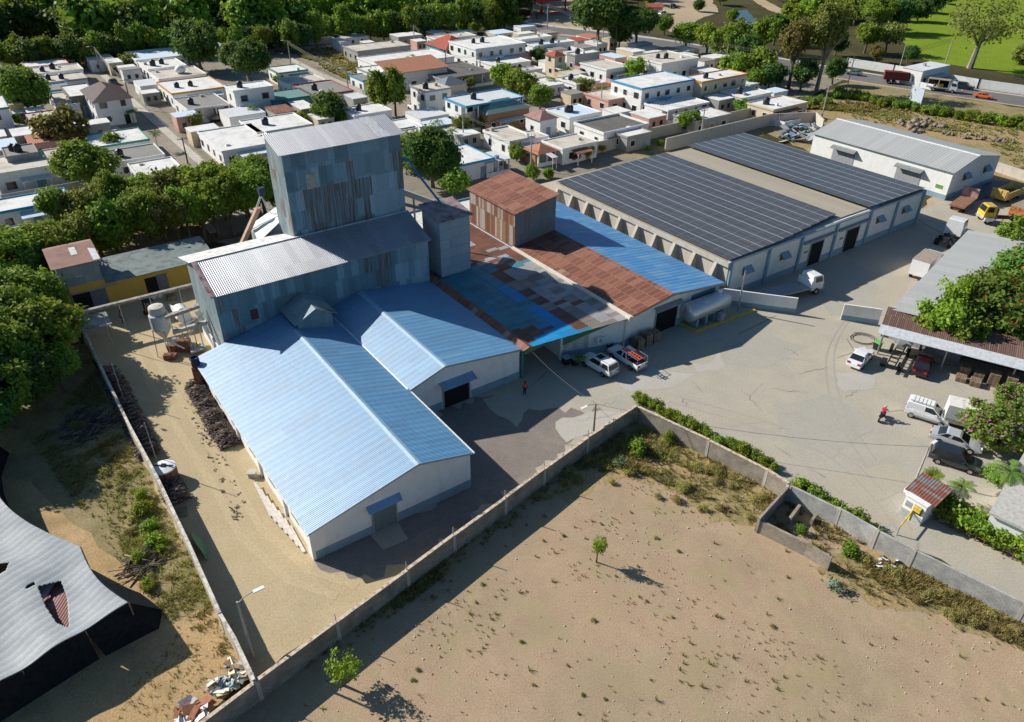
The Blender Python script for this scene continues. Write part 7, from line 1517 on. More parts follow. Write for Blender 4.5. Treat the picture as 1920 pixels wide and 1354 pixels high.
tufts('grass_tufts', 'sparse dry tufts dotted over the bare field', PW((520, 1330), (1195, 800), (1480, 930), (1900, 1150), (1950, 1400), (500, 1400)), 650, 21, .05, .18, L_dry, 10, .9, wd=.025)
tufts('grass_tufts', 'darker half-green tufts dotted over the bare field', PW((520, 1330), (1195, 800), (1480, 930), (1900, 1150), (1950, 1400), (500, 1400)), 90, 51, .1, .28, L_drygreen, 22, .9, wd=.028)
tufts('dry_grass', 'dry yellowish weeds in the upper corner of the field', PW((1060, 880), (1192, 785), (1478, 925), (1420, 985), (1330, 960), (1200, 890)), 1300, 22, .08, .30, L_dry, 11, .9, wd=.03)
tufts('weeds', 'low olive weeds clumped in the field corner', PW((1130, 860), (1192, 800), (1478, 925), (1430, 970), (1300, 930)), 150, 52, .2, .5, L_drygreen, 22, .9, 'weeds', .03)
tufts('weeds', 'greenish weeds under the walls of the field corner', PW((1000, 950), (1192, 785), (1475, 925), (1440, 930), (1200, 850)), 300, 23, .2, .55, L_drygreen, 20, .9, 'weeds', .03)
tufts('weeds', 'tall dry-green weeds along the driveway wall in the field', PW((1545, 1065), (1720, 1060), (1930, 1175), (1930, 1215), (1760, 1135), (1600, 1110)), 320, 24, .2, .55, L_drygreen, 18, .9, 'weeds', .03)
tufts('dry_grass', 'straw grass between the weeds along the driveway wall', PW((1535, 1062), (1720, 1058), (1930, 1170), (1930, 1225), (1760, 1145), (1590, 1120)), 750, 53, .12, .4, L_dry, 12, .9, 'grass', .03)
tufts('weeds', 'green weeds inside the walled pit', PW((1440, 980), (1490, 930), (1640, 1010), (1560, 1045)), 150, 25, .2, .5, L_drygreen, 16, .9, 'weeds', .035)
tufts('dry_grass', 'straw-coloured scrub on the weedy ground at left', PW((60, 830), (170, 700), (240, 810), (345, 1020), (400, 1150), (330, 1180), (230, 1060)), 2000, 26, .08, .32, L_dry, 11, .95, wd=.03)
tufts('weeds', 'green weeds on the weedy ground at left', PW((180, 930), (250, 860), (345, 1020), (400, 1130), (330, 1150), (240, 1060)), 380, 27, .12, .4, L_drygreen, 14, .95, 'weeds', .03)
tufts('dry_grass', 'tufts on the graded dirt slope at lower left', PW((330, 1190), (425, 1150), (470, 1270), (380, 1340), (200, 1350)), 420, 28, .06, .22, L_dry, 9, .95, wd=.025)
tufts('weeds', 'dark weeds in the shade along the foot of the field wall', PW((500, 1290), (1050, 890), (1090, 880), (960, 985), (660, 1210)), 420, 29, .1, .4, L_drygreen, 10, .9, 'weeds')
tufts('dry_grass', 'dry grass of the meadow beyond the white hall', PW((1560, 200), (1900, 235), (1930, 330), (1840, 260), (1600, 225)), 2200, 30, .15, .5, L_dry, 8, .8, wd=.12)
tufts('weeds', 'weeds on the verge between the meadow and the highway hedge', PW((1500, 205), (1590, 190), (1900, 225), (1700, 215)), 900, 31, .3, .8, L_drygreen, 10, .8, 'weeds', .14)
tufts('dry_grass', 'golden grass filling the walled lot by the forest', PW((545, 97), (620, 90), (700, 130), (680, 160), (640, 145)), 1300, 32, .3, .8, L_dry, 8, .8, wd=.2)
def pebbles(name, label, P, n, seed, r0, r1, mat):
    pts = scatter(P, n, seed, True); rs = np.random.RandomState(seed); oc = np.array([(1, 0, 0), (0, 1, 0), (-1, 0, 0), (0, -1, 0), (0, 0, .8), (0, 0, -.5)]); tri = np.array([(0, 1, 4), (1, 2, 4), (2, 3, 4), (3, 0, 4), (1, 0, 5), (2, 1, 5), (3, 2, 5), (0, 3, 5)])
    V = []; T_ = []
    for i, (x, y) in enumerate(pts): r = r0+(r1-r0)*rs.rand()**3; V.append(oc*r*rs.uniform(.6, 1.2, (6, 3))+np.array([x, y, r*.3])); T_.append(tri+6*i)
    o = bpy.data.objects.new(name, arrmesh(name, np.vstack(V), np.vstack(T_), mat)); COL.objects.link(o); tag(o, label, 'stones', None, 'stuff')
pebbles('stones', 'pale stones scattered over the bare field', PW((520, 1330), (1195, 830), (1480, 950), (1900, 1170), (1950, 1400), (500, 1400)), 1100, 41, .015, .10, plain('pale_stone', (.52, .48, .43), .9, var=.2))
pebbles('rubble', 'heap of grey earth and stones in the dry meadow', PW((1680, 232), (1740, 222), (1770, 240), (1720, 252)), 160, 42, .3, 1.2, plain('grey_earth', (.26, .21, .16), .95, var=.3))
pebbles('rubble', 'long low ridge of earth across the dry meadow', PW((1760, 246), (1900, 262), (1900, 270), (1770, 256)), 160, 43, .2, .7, plain('grey_earth', (.26, .21, .16), .95, var=.3))

GD = 'dry shrubs in the upper corner of the field'
for i in range(26):
    f = rt.random(); x = 1060+f*400; y = 830+f*110+rt.uniform(-35, 60) if f > .3 else 905-f*60+rt.uniform(-20, 25)
    tree('dryshrub', 'low half-dry shrub among the weeds of the upper field corner', (x, y), rt.uniform(7, 15), 5, GD, 'bush', 'shrub', .7)
GD2 = 'dry shrubs along the driveway wall'
for i in range(22):
    f = rt.random(); tree('dryshrub', 'half-dry shrub in the strip below the driveway wall', (1600+f*320, 1060+f*130+rt.uniform(-18, 22)), rt.uniform(9, 17), 5, GD2, 'bush', 'shrub', .7)
GD3 = 'dry shrubs on the weedy ground at left'
for i in range(24):
    f = rt.random(); tree('dryshrub', 'half-dry shrub on the weedy ground left of the lane wall', (175+f*160+rt.uniform(-40, 15), 800+f*290+rt.uniform(-15, 30)), rt.uniform(7, 14), 4, GD3, 'bush', 'shrub', .6)
GD4 = 'tiny dry bushes on the open field'
for i in range(40):
    x, y = rt.uniform(760, 1900), rt.uniform(960, 1340)
    if y > 930+(x-1190)*.28+60 or x < 1190: tree('dryshrub', 'tiny dry bush out on the open bare field', (x, y), rt.uniform(2.5, 6), 2, GD4, 'bush', 'shrub', .6)
# ------------------------------------------------------------------ shade-net shelter at lower left
b = NB('shade_net'); g = b.coord('Object'); uv = b.coord('UV')
n1 = b.noise(.35, 5, .6); n2 = b.noise(6, 4, .6)
wv = b.n('TexWave', wave_type='BANDS', bands_direction='X'); b.l(g, wv.inputs['Vector'])
mp = b.n('Mapping'); mp.inputs['Rotation'].default_value = (0, 0, R(33)); b.l(g, mp.inputs[0]); b.l(mp.outputs[0], wv.inputs['Vector'])
wv.inputs['Scale'].default_value = .5; wv.inputs['Distortion'].default_value = 1.2; wv.inputs['Detail'].default_value = 3
col = b.mix(b.ramp(n1, [(.35, (0, 0, 0)), (.65, (1, 1, 1))]), (.33, .355, .37), (.43, .45, .46))
col = b.mix(b.math('MULTIPLY', b.ramp(wv.outputs['Fac'], [(.0, (1, 1, 1)), (.14, (0, 0, 0))]), .45), col, (.22, .25, .27))
M_net = b.out(b.mix(.4, col, b.ramp(n2, [(.3, (.6, .6, .6)), (.7, (1.05, 1.05, 1.05))]), 'MULTIPLY'), .75, .3, b.bump(wv.outputs['Fac'], .02, .6))
M_netdark = plain('black_shade_net', (.018, .022, .026), .95, .1, .2)
E0, E1, E2, E3 = G(-30, 815, 3.0), G(241, 1130, 3.0), G(-60, 1312, 3.0), G(-360, 980, 3.0)
t = wthing('shade_shelter', 'large sagging grey shade-net shelter with dark net sides at the lower left', 'shelter', (E1.x, E1.y, 0))
def netp(u, v):
    p = (E0*(1-u)+E1*u)*(1-v)+(E3*(1-u)+E2*u)*v
    inn = (E3-E0).normalized()
    sc = (math.sin(math.pi*min(1, u/.72))*2.1 if u < .72 else math.sin(math.pi*(u-.72)/.28)*.5)*(1-v)**2
    p = p+inn*sc
    z = 3.0 - .45*math.sin(math.pi*((v*2.2) % 1))**2*math.sin(math.pi*((u*2.5+.3) % 1))**2 + .10*math.sin(u*13+v*7)*math.sin(v*11)
    z += .012*math.sin(u*70+v*4)
    return Vector((p.x, p.y, z))
hole = [(70, 1098), (112, 1084), (122, 1112), (128, 1174), (105, 1166), (84, 1134)]; hole2 = [(-20, 1062), (18, 1056), (12, 1072), (-20, 1090)]; hole3 = [(46, 1102), (64, 1090), (66, 1094), (50, 1104)]
def pix(p):
    q = CM @ (np.array(p)-np.array([0, 0, CAM_H])); return (q[0]*FOCAL/q[2]+960, q[1]*FOCAL/q[2]+677)
HP = [np.array([[G(*h, 3).x, G(*h, 3).y] for h in hh]) for hh in (hole, hole2, hole3)]
NU, NV = 280, 180; m = MB(); vs = [netp(i/NU, j/NV) for j in range(NV+1) for i in range(NU+1)]; fs = []
for j in range(NV):
    for i in range(NU):
        c = (vs[j*(NU+1)+i]+vs[(j+1)*(NU+1)+i+1])/2
        if not any(inside(np.array([c.x]), np.array([c.y]), P)[0] for P in HP): fs.append((j*(NU+1)+i, j*(NU+1)+i+1, (j+1)*(NU+1)+i+1, (j+1)*(NU+1)+i))
m.add(vs, fs); o = m.build('net_cover', M_net, t, smooth=True); sd = o.modifiers.new('thick', 'SOLIDIFY'); sd.thickness = .02
m = MB(); pb = [G(305, 1146, 0), G(300, 1176, 0), G(200, 1229, 0), G(130, 1250, 0)]; cc = [E1, netp(1, .15), netp(1, .32), netp(1, .45)]
NN = 12
def skirt(top, bot):
    m = MB()
    for i in range(len(top)-1):
        m.add([bot[i], bot[i+1], top[i+1]-Vector((0, 0, .04)), top[i]-Vector((0, 0, .04))], [(0, 1, 2, 3)])
    o = m.build('side_net', M_netdark, t); s_ = o.modifiers.new('thick', 'SOLIDIFY'); s_.thickness = .02
skirt([netp(.86, 0), netp(1, 0), netp(1, .12), netp(1, .3)], [G(262, 1112, 0), G(305, 1144, 0), G(298, 1178, 0), G(198, 1230, 0)])
skirt([netp(k/10, 0) for k in range(0, 9)], [Vector((q.x, q.y, 0))+(E0-E3).normalized()*(1.2 if k in (0,) else .3) for k, q in ((k, netp(k/10, 0)) for k in range(0, 9))])
skirt([netp(1, .3+.07*k) for k in range(11)], [Vector((q.x, q.y, 0))+(E1-E0).normalized()*.25 for q in (netp(1, .3+.07*k) for k in range(11))])
m = MB()
for u, v in ((1, 0), (.72, 0), (.3, 0), (1, .3), (1, .7), (.72, .4), (.3, .5)):
    q = netp(u, v); m = MB(); m.tube([(q.x, q.y, 0), (q.x, q.y, q.z-.05)], .06, 6); m.build('post', M_wood, t)
t = wthing('hut_roof', 'rust-striped sheet roof showing through the tear in the shade net', 'roof', G(102, 1150, 1.9)); m = MB(); m.slab([G(68, 1104, 2.2), G(118, 1082, 2.2), G(140, 1176, 2.2), G(102, 1192, 2.2)], .06)
m.build('sheet', sheets('red_brown_sheet', [(0, (.20, .07, .055)), (.6, (.27, .10, .08)), (.75, (.50, .46, .46)), (1, (.62, .60, .60))], None, (.55, 6), .2, .02, .6, .3, .3, (.3, .2, .18), .3), t)
# ------------------------------------------------------------------ sand hopper and conveyors by the mill
h0 = G(318, 664)
t = wthing('hopper', 'pale grey cone-bottomed hopper on thin legs beside the mill', 'hopper', h0)
m = MB((0, 0, 0)); m.lathe([(.14, 1.9), (.16, 2.1), (1.02, 3.5), (1.05, 3.55), (1.05, 5.2), (.98, 5.3), (.01, 5.32)], tuple(h0), 24); m.build('shell', plain('pale_steel', (.50, .52, .52), .5, .4), t, smooth=False)
m = MB((0, 0, 0)); m.lathe([(.86, 5.3), (.86, 5.95), (.78, 6.15), (.3, 6.25), (.01, 6.26)], (h0.x-.1, h0.y+.1, 0), 20); m.build('cap', plain('chalk_steel', (.58, .54, .48), .7), t)
for a in range(4):
    m = MB(); q = h0+Vector((math.cos(.6+a*1.57), math.sin(.6+a*1.57), 0))*1.0; m.tube([q+Vector((math.cos(.6+a*1.57), math.sin(.6+a*1.57), 0))*.25, q+Vector((0, 0, 3.5))], .05, 5); m.build('leg', M_steel, t)
m = MB(); m.tube([h0+Vector((0, 0, 1.95)), h0+EB*1.6+EA*-.6+Vector((0, 0, .5))], .16, 7); m.build('spout', M_steel, t)
def beam(name, label, a, b_, w_, h, mat, legs=2, cat='conveyor'):
    t = wthing(name, label, cat, (a.x, a.y, 0)); d = (b_-a).normalized(); n = Vector((-d.y, d.x, 0)).normalized()*w_/2; z = Vector((0, 0, h))
    m = MB(); m.hexa([a-n, b_-n, b_+n, a+n], [q+z for q in (a-n, b_-n, b_+n, a+n)]); m.build('trough', mat, t)
    for k in range(legs):
        q = a.lerp(b_, (k+.5)/legs); m = MB(); m.tube([(q.x, q.y, 0), q], .06, 5); m.build('leg', M_steel, t)
M_belt = plain('dusty_steel', (.34, .30, .27), .8, var=.25)
beam('conveyor', 'long thin overhead conveyor crossing from the lane wall to the mill', G(132, 593, 3.4), G(362, 536, 3.6), .5, .3, M_belt, 4)
beam('conveyor', 'grey conveyor beam running from the hopper top to the mill wall', G(310, 598, 5.2), G(374, 576, 5.6), .55, .35, M_belt, 1)
beam('conveyor', 'lower grey conveyor beam between hopper legs and mill wall', G(325, 626, 2.6), G(388, 607, 3.2), .5, .4, M_grey, 2)
beam('conveyor', 'pale diagonal chute rising from the pit to the mill wall', G(345, 645, .5), G(380, 590, 4.6), .5, .3, M_cream, 1)
beam('chute', 'white boarded chute leaning along the foot of the mill wall', G(409, 652, .4), G(372, 585, 3.6), .9, .15, M_whitep, 1, 'chute')
for l, pts, mt in (('white tarpaulin spread on the ground beside the mill, upper', ((316, 570), (335, 578), (352, 604), (330, 597)), M_whitep), ('white tarpaulin on the ground by the chute, lower', ((336, 600), (352, 592), (366, 598), (348, 608)), M_whitep), ('grey metal sheet leaning low beside the chute', ((355, 650), (384, 640), (387, 652), (358, 661)), M_grey)):
    t = wthing('sheet', l, 'sheet', G(*pts[0])); m = MB(); m.slab([G(x, y, .35+.1*i) for i, (x, y) in enumerate(pts)], .2); m.build('cover', mt, t)
t = wthing('storage_drum', 'white horizontal drum lying on the tarpaulin beside the mill', 'drum', G(343, 592)); m = MB(); a = G(336, 580, 1.2); m.tube([a, a+EA*-2.2], .8, 14); m.build('shell', M_whitep, t, smooth=False)
t = wthing('machinery', 'jumble of rusty feeder machinery under the hopper spout', 'machinery', G(340, 662)); q = G(338, 664)
for k in range(9):
    rr = random.Random(k); m = MB(); c = q+Vector((rr.uniform(-1.6, 1.6), rr.uniform(-1.4, 1.6), 0)); s_ = rr.uniform(.3, .7); m.box(c.x-s_, c.y-s_*.7, .02, c.x+s_, c.y+s_*.7, rr.uniform(.5, 1.5)); m.build(rr.choice(('motor_housing', 'feeder', 'gearbox')), rr.choice((M_rust, M_steel, M_yellow, M_grey)), t)
t = wthing('shed', 'small lean-to roof speckled with light beside the lane wall', 'shed', G(150, 640)); m = MB(); m.slab([G(146, 622, 2.4), G(210, 606, 2.4), G(198, 584, 2.9), G(136, 598, 2.9)], .08); m.build('roof', plain('weathered_zinc', (.36, .37, .37), .6, var=.3, scale=1), t)
for x, y in ((152, 650), (210, 632)): m = MB(); q = G(x, y); m.tube([q, q+Vector((0, 0, 2.4))], .07, 5); m.build('post', M_wood, t)
t = wthing('barrel', 'dark blue barrel standing at the top corner of the big blue roof', 'barrel', G(372, 700, 0)); m = MB((0, 0, 0)); q = F(372, 682, 3.1); q = Fw(q.x-.25, q.y, 0); m.lathe([(.42, 2.9), (.45, 3.2), (.42, 3.9), (.38, 3.95), (.36, 3.8), (.01, 3.75)], tuple(q), 14); m.build('shell', plain('dark_blue_paint', (.03, .04, .09)), t); m = MB(); m.box(q.x-.4, q.y-.4, 0, q.x+.4, q.y+.4, 2.9); m.build('stand', M_rust, t)
# forklift
q = G(284, 590); t = thing('forklift', 'orange forklift in the shaded yard before the yellow shed', 'forklift', q, math.atan2(EA.y, EA.x)+.2)
PO = plain('forklift_orange', (.50, .10, .03), .5); m = MB(); m.hexa([(-1.1, -.55, .3), (.6, -.55, .3), (.6, .55, .3), (-1.1, .55, .3)], [(-1.0, -.5, 1.05), (.5, -.5, .8), (.5, .5, .8), (-1.0, .5, 1.05)]); m.build('body', PO, t)
m = MB()
for x, y in ((-.6, -.5), (-.6, .5), (.5, -.5), (.5, .5)): m.tube([(x, y, .8), (x, y, 2.0)], .04, 5)
m.box(-.65, -.55, 2.0, .55, .55, 2.06); m.build('guard_frame', M_rubber, t); m = MB(); m.box(.65, -.4, .1, .75, -.3, 2.2); m.box(.65, .3, .1, .75, .4, 2.2); m.build('mast', M_rubber, t)
for y in (-.3, .2): m = MB(); m.box(.75, y, .1, 1.8, y+.1, .16); m.build('fork', M_steel, t)
for x in (-.7, .5):
    for y in (-.55, .55): m = MB(); m.tube([(x, y-.08, .27), (x, y+.08, .27)], .27, 12); m.build('wheel', M_rubber, t)
# sacks
for k in range(9):
    rr = random.Random(k+40); m = MB((0, 0, 0)); m.loft([[(x, -.28*w_, .0), (x, -.3*w_, .12), (x, 0, .22*w_), (x, .3*w_, .12), (x, .28*w_, 0)] for x, w_ in ((-.45, .3), (-.3, .9), (0, 1), (.3, .9), (.45, .3))]); o = m.build('sack', M_whitep, None, Fw(-.2+(k % 3)*.75, 53.3+(k//3 % 2)*.55, .0+.2*(k//6)+.0), rr.uniform(0, 3)); tag(o, 'white filled sack heaped before the dark shed door', 'sack', 'sacks before the yellow shed')
# ------------------------------------------------------------------ pallets
m = MB()
for i in range(7): m.box(-.5+i*.15, -.6, .1, -.4+i*.15, .6, .125)
for y in (-.6, -.05, .5): m.box(-.5, y, 0, .5, y+.1, .1)
pal = m.build('pallet', M_wood, None, (0, 0, 0)); palm_used = [False]
def pallet(p, rz, label, group, mat=None):
    o = pal if not palm_used[0] else pal.copy()
    if palm_used[0]: COL.objects.link(o)
    palm_used[0] = True; o.location = p; o.rotation_euler.z = rz; tag(o, label, 'pallet', group); return o
cu = math.atan2(CP[1].y, CP[1].x)
for s_, (x, y, n) in enumerate(((9.0, -.3, 4), (10.4, -.5, 5), (10.6, .9, 8), (12.0, .6, 12), (13.6, .5, 13), (15.2, .6, 12), (16.8, .8, 11), (9.2, 1.2, 9))):
    for k in range(n):
        q = CP[0]+CP[1]*x+CP[2]*y; pallet((q.x, q.y, k*.128), cu+rh.uniform(-.06, .06), 'brown wooden pallet in the stacks under the front of the carport' if s_ > 1 else 'sunlit wooden pallet in the two low stacks just outside the carport', 'pallets stacked under the carport' if s_ > 1 else 'pallets in low stacks outside the carport')
for s_, (x, y, n) in enumerate(((43.4, 8.6, 11), (44.9, 8.8, 12), (46.3, 8.9, 10))):
    for k in range(n): q = Fw(x, y, k*.128); pallet(q, FR+rh.uniform(-.05, .05), 'reddish-brown pallet in the stacks beside the wide dark doorway', 'pallets stacked beside the wide doorway')
for (x, y, n), l in zip(((322, 560, 4), (346, 613, 2)), ('pale pallet in the small stack behind the white tarpaulins', 'pale slatted pallet on the ground by the chute')):
    for k in range(n): q = G(x, y); pallet((q.x, q.y, k*.128), FR, l, 'pale pallets beside the mill' if n > 1 else 'slatted pallets by the chute')
q = G(340, 962); pallet((q.x, q.y, 0), .4, 'single pallet lying below the lowest woodpile by the lane wall', None)
# ------------------------------------------------------------------ firewood piles
M_log = None
b = NB('firewood'); ge = b.n('NewGeometry'); M_log = b.out(b.ramp(ge.outputs['Random Per Island'], [(0, (.06, .045, .04)), (.5, (.15, .115, .10)), (.8, (.24, .19, .165)), (1, (.36, .30, .26))]), .95, .1)
def logs(label, pts, w_, h, n, seed, L=1.1):
    rs = np.random.RandomState(seed); V = []; Q = []; p = [G(*q) for q in pts]; seg = [(a, b_, (b_-a).length) for a, b_ in zip(p[:-1], p[1:])]; tot = sum(s[2] for s in seg)
    oct_ = np.array([(1, 0), (.5, .87), (-.5, .87), (-1, 0), (-.5, -.87), (.5, -.87)])
    for i in range(n):
        f = rs.rand()*tot
        for a, b_, l in seg:
            if f <= l: break
            f -= l
        c = a.lerp(b_, min(1, f/l)); d = (b_-a).normalized(); nn = Vector((-d.y, d.x, 0)); u = rs.uniform(-1, 1); lump = .7+.3*math.sin(f*2.1+seed)
        z = max(.04, h*lump*(1-u*u*.75)*rs.uniform(0, 1)**.45); c = c+nn*u*w_/2
        ang = math.atan2(nn.y, nn.x)+rs.normal()*.45; el = rs.normal()*.25; ll = L*rs.uniform(.5, 1.1)/2; r = rs.uniform(.025, .06)
        dd = np.array([math.cos(ang)*math.cos(el), math.sin(ang)*math.cos(el), math.sin(el)]); s1 = np.array([-math.sin(ang), math.cos(ang), 0]); s2 = np.cross(dd, s1); c0 = np.array([c.x, c.y, z]); b0 = len(V)
        for e in (-1, 1): V += [c0+dd*ll*e+(s1*x+s2*y)*r for x, y in oct_]
        Q += [(b0+j, b0+(j+1) % 6, b0+6+(j+1) % 6, b0+6+j) for j in range(6)]+[(b0+6, b0+7, b0+8, b0+9), (b0+6, b0+9, b0+10, b0+11), (b0+3, b0+2, b0+1, b0), (b0+5, b0+4, b0+3, b0)]
    o = bpy.data.objects.new('firewood_pile', arrmesh('firewood_pile', np.array(V), np.array(Q), M_log)); COL.objects.link(o); tag(o, label, 'firewood', None, 'stuff')
logs('long shaded firewood pile along the inside of the lane wall', [(214, 716), (250, 790), (282, 858)], 1.7, 1.25, 2300, 1, .8)
logs('short firewood pile below the round white tank lid', [(318, 905), (336, 945)], 1.6, 1.2, 650, 2, .8)
logs('lumpy firewood heap against the left wall of the big warehouse', [(366, 722), (392, 765), (412, 805), (436, 838)], 1.9, 1.2, 2300, 3, .75)
logs('scattered branches under the slim poles at the top of the lane', [(196, 690), (222, 730)], 1.5, .8, 220, 4)
logs('dead branches lying in the shade on the weedy ground', [(120, 790), (160, 800), (190, 815)], 5, .35, 160, 6, 1.6)
logs('dry sticks on the weedy ground by the bright bushes', [(255, 1045), (280, 1075)], 2.5, .5, 60, 7, 2.2)
t = wthing('water_tank', 'round rusty tank with a white lid between the woodpiles', 'tank', G(312, 898)); m = MB((0, 0, 0)); q = G(314, 898); m.lathe([(1.0, 0), (1.02, .9), (1.0, 1.35)], tuple(q), 22); m.build('shell', M_rust, t)
m = MB((0, 0, 0)); m.lathe([(1.03, 1.35), (1.0, 1.45), (.5, 1.56), (.01, 1.6)], tuple(q), 22); l_ = m.build('lid', M_whitep, t); m = MB(t['off']); m.box(q.x-.9, q.y-.06, 1.58, q.x+.9, q.y+.06, 1.64); m.box(q.x-.2, q.y-.2, 1.58, q.x+.2, q.y+.2, 1.68); f = m.build('strap', M_glass, None, (0, 0, 0)); f.parent = l_
t = wthing('boat_hull', 'green pointed sheet-metal hull leaning against the lane wall', 'hull', G(372, 1030)); m = MB(); a, b_ = G(362, 1000, .05), G(388, 1052, .05); d = (b_-a); n = Vector((-d.y, d.x, 0)).normalized()
if n.x > 0: n = -n
top = [a+d*f+n*.35*math.sin(math.pi*f)+Vector((0, 0, 1.2*math.sin(math.pi*f)**.6+.02)) for f in np.linspace(0, 1, 9)]; bot = [a+d*f-n*.45*math.sin(math.pi*f) for f in np.linspace(0, 1, 9)]
for i in range(8): m.add([bot[i], bot[i+1], top[i+1], top[i]], [(0, 1, 2, 3)])
o = m.build('sheet', plain('faded_green_paint', (.09, .22, .13), .6), t); s_ = o.modifiers.new('thick', 'SOLIDIFY'); s_.thickness = .04
# white boards by the near-left corner of the big warehouse
for k in range(7):
    m = MB(); a = Fw(-.55-.12*k, 1.2+k*.9, .08); b_ = Fw(-.4-.1*k, 4.6+k*1.1, .1+.05*k); d = (b_-a).normalized(); n = Vector((-d.y, d.x, 0))*.12; m.off = a; m.hexa([a-n, b_-n, b_+n, a+n], [q+Vector((0, 0, .06)) for q in (a-n, b_-n, b_+n, a+n)]); tag(m.build('plank', plain('whitewashed_board', (.66, .60, .54), .8, var=.2)), 'long whitewashed plank leaning at the near left corner of the big warehouse', 'plank', 'planks along the big warehouse')
t = wthing('bench', 'small grey block bench beside the big warehouse wall', 'block', G(474, 893)); m = MB(); q = G(474, 893); m.box(q.x-.3, q.y-.3, 0, q.x+.3, q.y+.3, .5); m.box(q.x-.38, q.y-.38, .5, q.x+.38, q.y+.38, .58); m.build('block', M_conc, t)
# ------------------------------------------------------------------ refuse, bins, small yard things
def junk(name, label, pts, n, seed, mats, s0=.15, s1=.7, zmax=.3, cat='rubbish'):
    rr = random.Random(seed); P = PW(*pts); q = scatter(P, n, seed); 
    for mi, mt in enumerate(mats):
        m = MB((q[0][0], q[0][1], 0))
        for x, y in q[mi::len(mats)]:
            a = rr.uniform(0, 3.14); s_ = rr.uniform(s0, s1); w_ = s_*rr.uniform(.15, .7); u = Vector((math.cos(a), math.sin(a), rr.uniform(-.2, .3)))*s_; v = Vector((-math.sin(a), math.cos(a), 0))*w_; c = Vector((x, y, rr.uniform(.04, zmax))); k = Vector((0, 0, rr.uniform(.015, .06))); u.z = s_*rr.uniform(-.5, .5); v.z = w_*rr.uniform(-.6, .6); c.z += abs(u.z)+abs(v.z)
            m.hexa([c-u-v, c+u-v, c+u+v, c-u+v], [c-u-v+k, c+u-v+k, c+u+v+k, c-u+v+k])
        o = m.build(name, mt); tag(o, label[mi], cat, None, 'stuff')
junk('rubbish', ['white boards and scraps dumped in the lower wall corner', 'brown scraps dumped in the lower wall corner', 'blue-grey scraps dumped in the lower wall corner'], [(390, 1290), (440, 1240), (474, 1272), (420, 1310)], 90, 5, [M_cream, M_wood, M_bluegrey], .1, .45)
junk('rubbish', ['white planks thrown at the very bottom by the wall', 'reddish scraps thrown at the very bottom by the wall'], [(320, 1345), (375, 1300), (400, 1325), (370, 1370), (310, 1390)], 40, 6, [M_whitep, plain('brick_scrap', (.30, .13, .08), .9)], .1, .5)
junk('rubbish', ['grey scrap heaped in the walled corner behind the solar panels', 'pale scrap heaped in the walled corner behind the solar panels', 'bluish scrap heaped in the walled corner'], [(1455, 258), (1500, 240), (1535, 245), (1520, 268), (1470, 268)], 120, 7, [M_grey, M_conc, M_dado], .25, 1.3, .7)
junk('rubbish', ['small litter on the weedy field by the driveway wall', 'dark litter on the weedy field by the driveway wall'], [(1640, 1050), (1690, 1050), (1690, 1078), (1650, 1075)], 22, 8, [M_whitep, M_rubber], .1, .35, .25)
junk('rubbish', ['scattered chips and offcuts on the sandy lane'], [(330, 740), (372, 735), (420, 860), (470, 960), (440, 980), (390, 860)], 90, 9, [M_wood], .04, .2, .05)
junk('rubbish', ['engine parts strewn behind the grey shed', 'white drums and scrap strewn behind the grey shed'], [(1862, 428), (1920, 425), (1930, 450), (1880, 446)], 40, 10, [M_rubber, M_whitep], .2, .6, .4)
def bin_(label, p, lid):
    t = thing('bin', label, 'bin', p, FR); m = MB(); m.hexa([(-.3, -.3, .05), (.3, -.3, .05), (.3, .3, .05), (-.3, .3, .05)], [(-.38, -.38, .95), (.38, -.38, .95), (.38, .38, .95), (-.38, .38, .95)]); m.build('body', plain('bin_black', (.02, .03, .03), .5), t); m = MB(); m.box(-.42, -.42, .95, .42, .42, 1.05); m.build('lid', lid, t)
M_lidb = plain('pale_blue_lid', (.32, .46, .54), .5)
bin_('black wheelie bin with a pale blue lid, left of the pair by the white wall', G(1061, 683), M_lidb); bin_('black bin with a pale blue lid, right of the pair by the white wall', G(1077, 684), M_lidb); bin_('black bin with a pale blue lid near the white pickup', G(1140, 655), M_lidb); bin_('bin with a bright green lid at the carport corner', G(1643, 655), plain('bright_green_lid', (.15, .50, .12), .5))
t = wthing('gravel_ring', 'broken pale ring of concrete lying in the yard behind the box truck', 'rubble', G(1822, 758)); m = MB(); 
for k in range(7): a = k*.8; q = G(1822, 757); q = q+Vector((math.cos(a)*.6, math.sin(a)*.45, 0)); m.box(q.x-.2, q.y-.2, 0, q.x+.2, q.y+.2, .16+.03*k)
m.build('lump', M_conc, t)
t = wthing('hose', 'coil of thin dark hose beside the screen wall and green bin', 'hose', G(1620, 640)); m = MB(); q = G(1618, 636); m.tube([q+Vector((math.cos(a*.5)*(1.1+.02*a), math.sin(a*.5)*(.9+.02*a), .04+.001*a)) for a in range(30)], .03, 5); m.build('coil', M_rubber, t)
o = MB((0, 0, 0)); c = G(1541, 802); pts = [(c.x+.7*math.cos(a*.4)*(1+.15*math.sin(a*1.7)), c.y+.55*math.sin(a*.4)*(1+.2*math.cos(a*2.1))) for a in range(16)]
region('oil_stain', [(x, y, 0) for x, y in pts], .014, plain('oil_stain', (.15, .10, .05), .6), 0, 2, False)
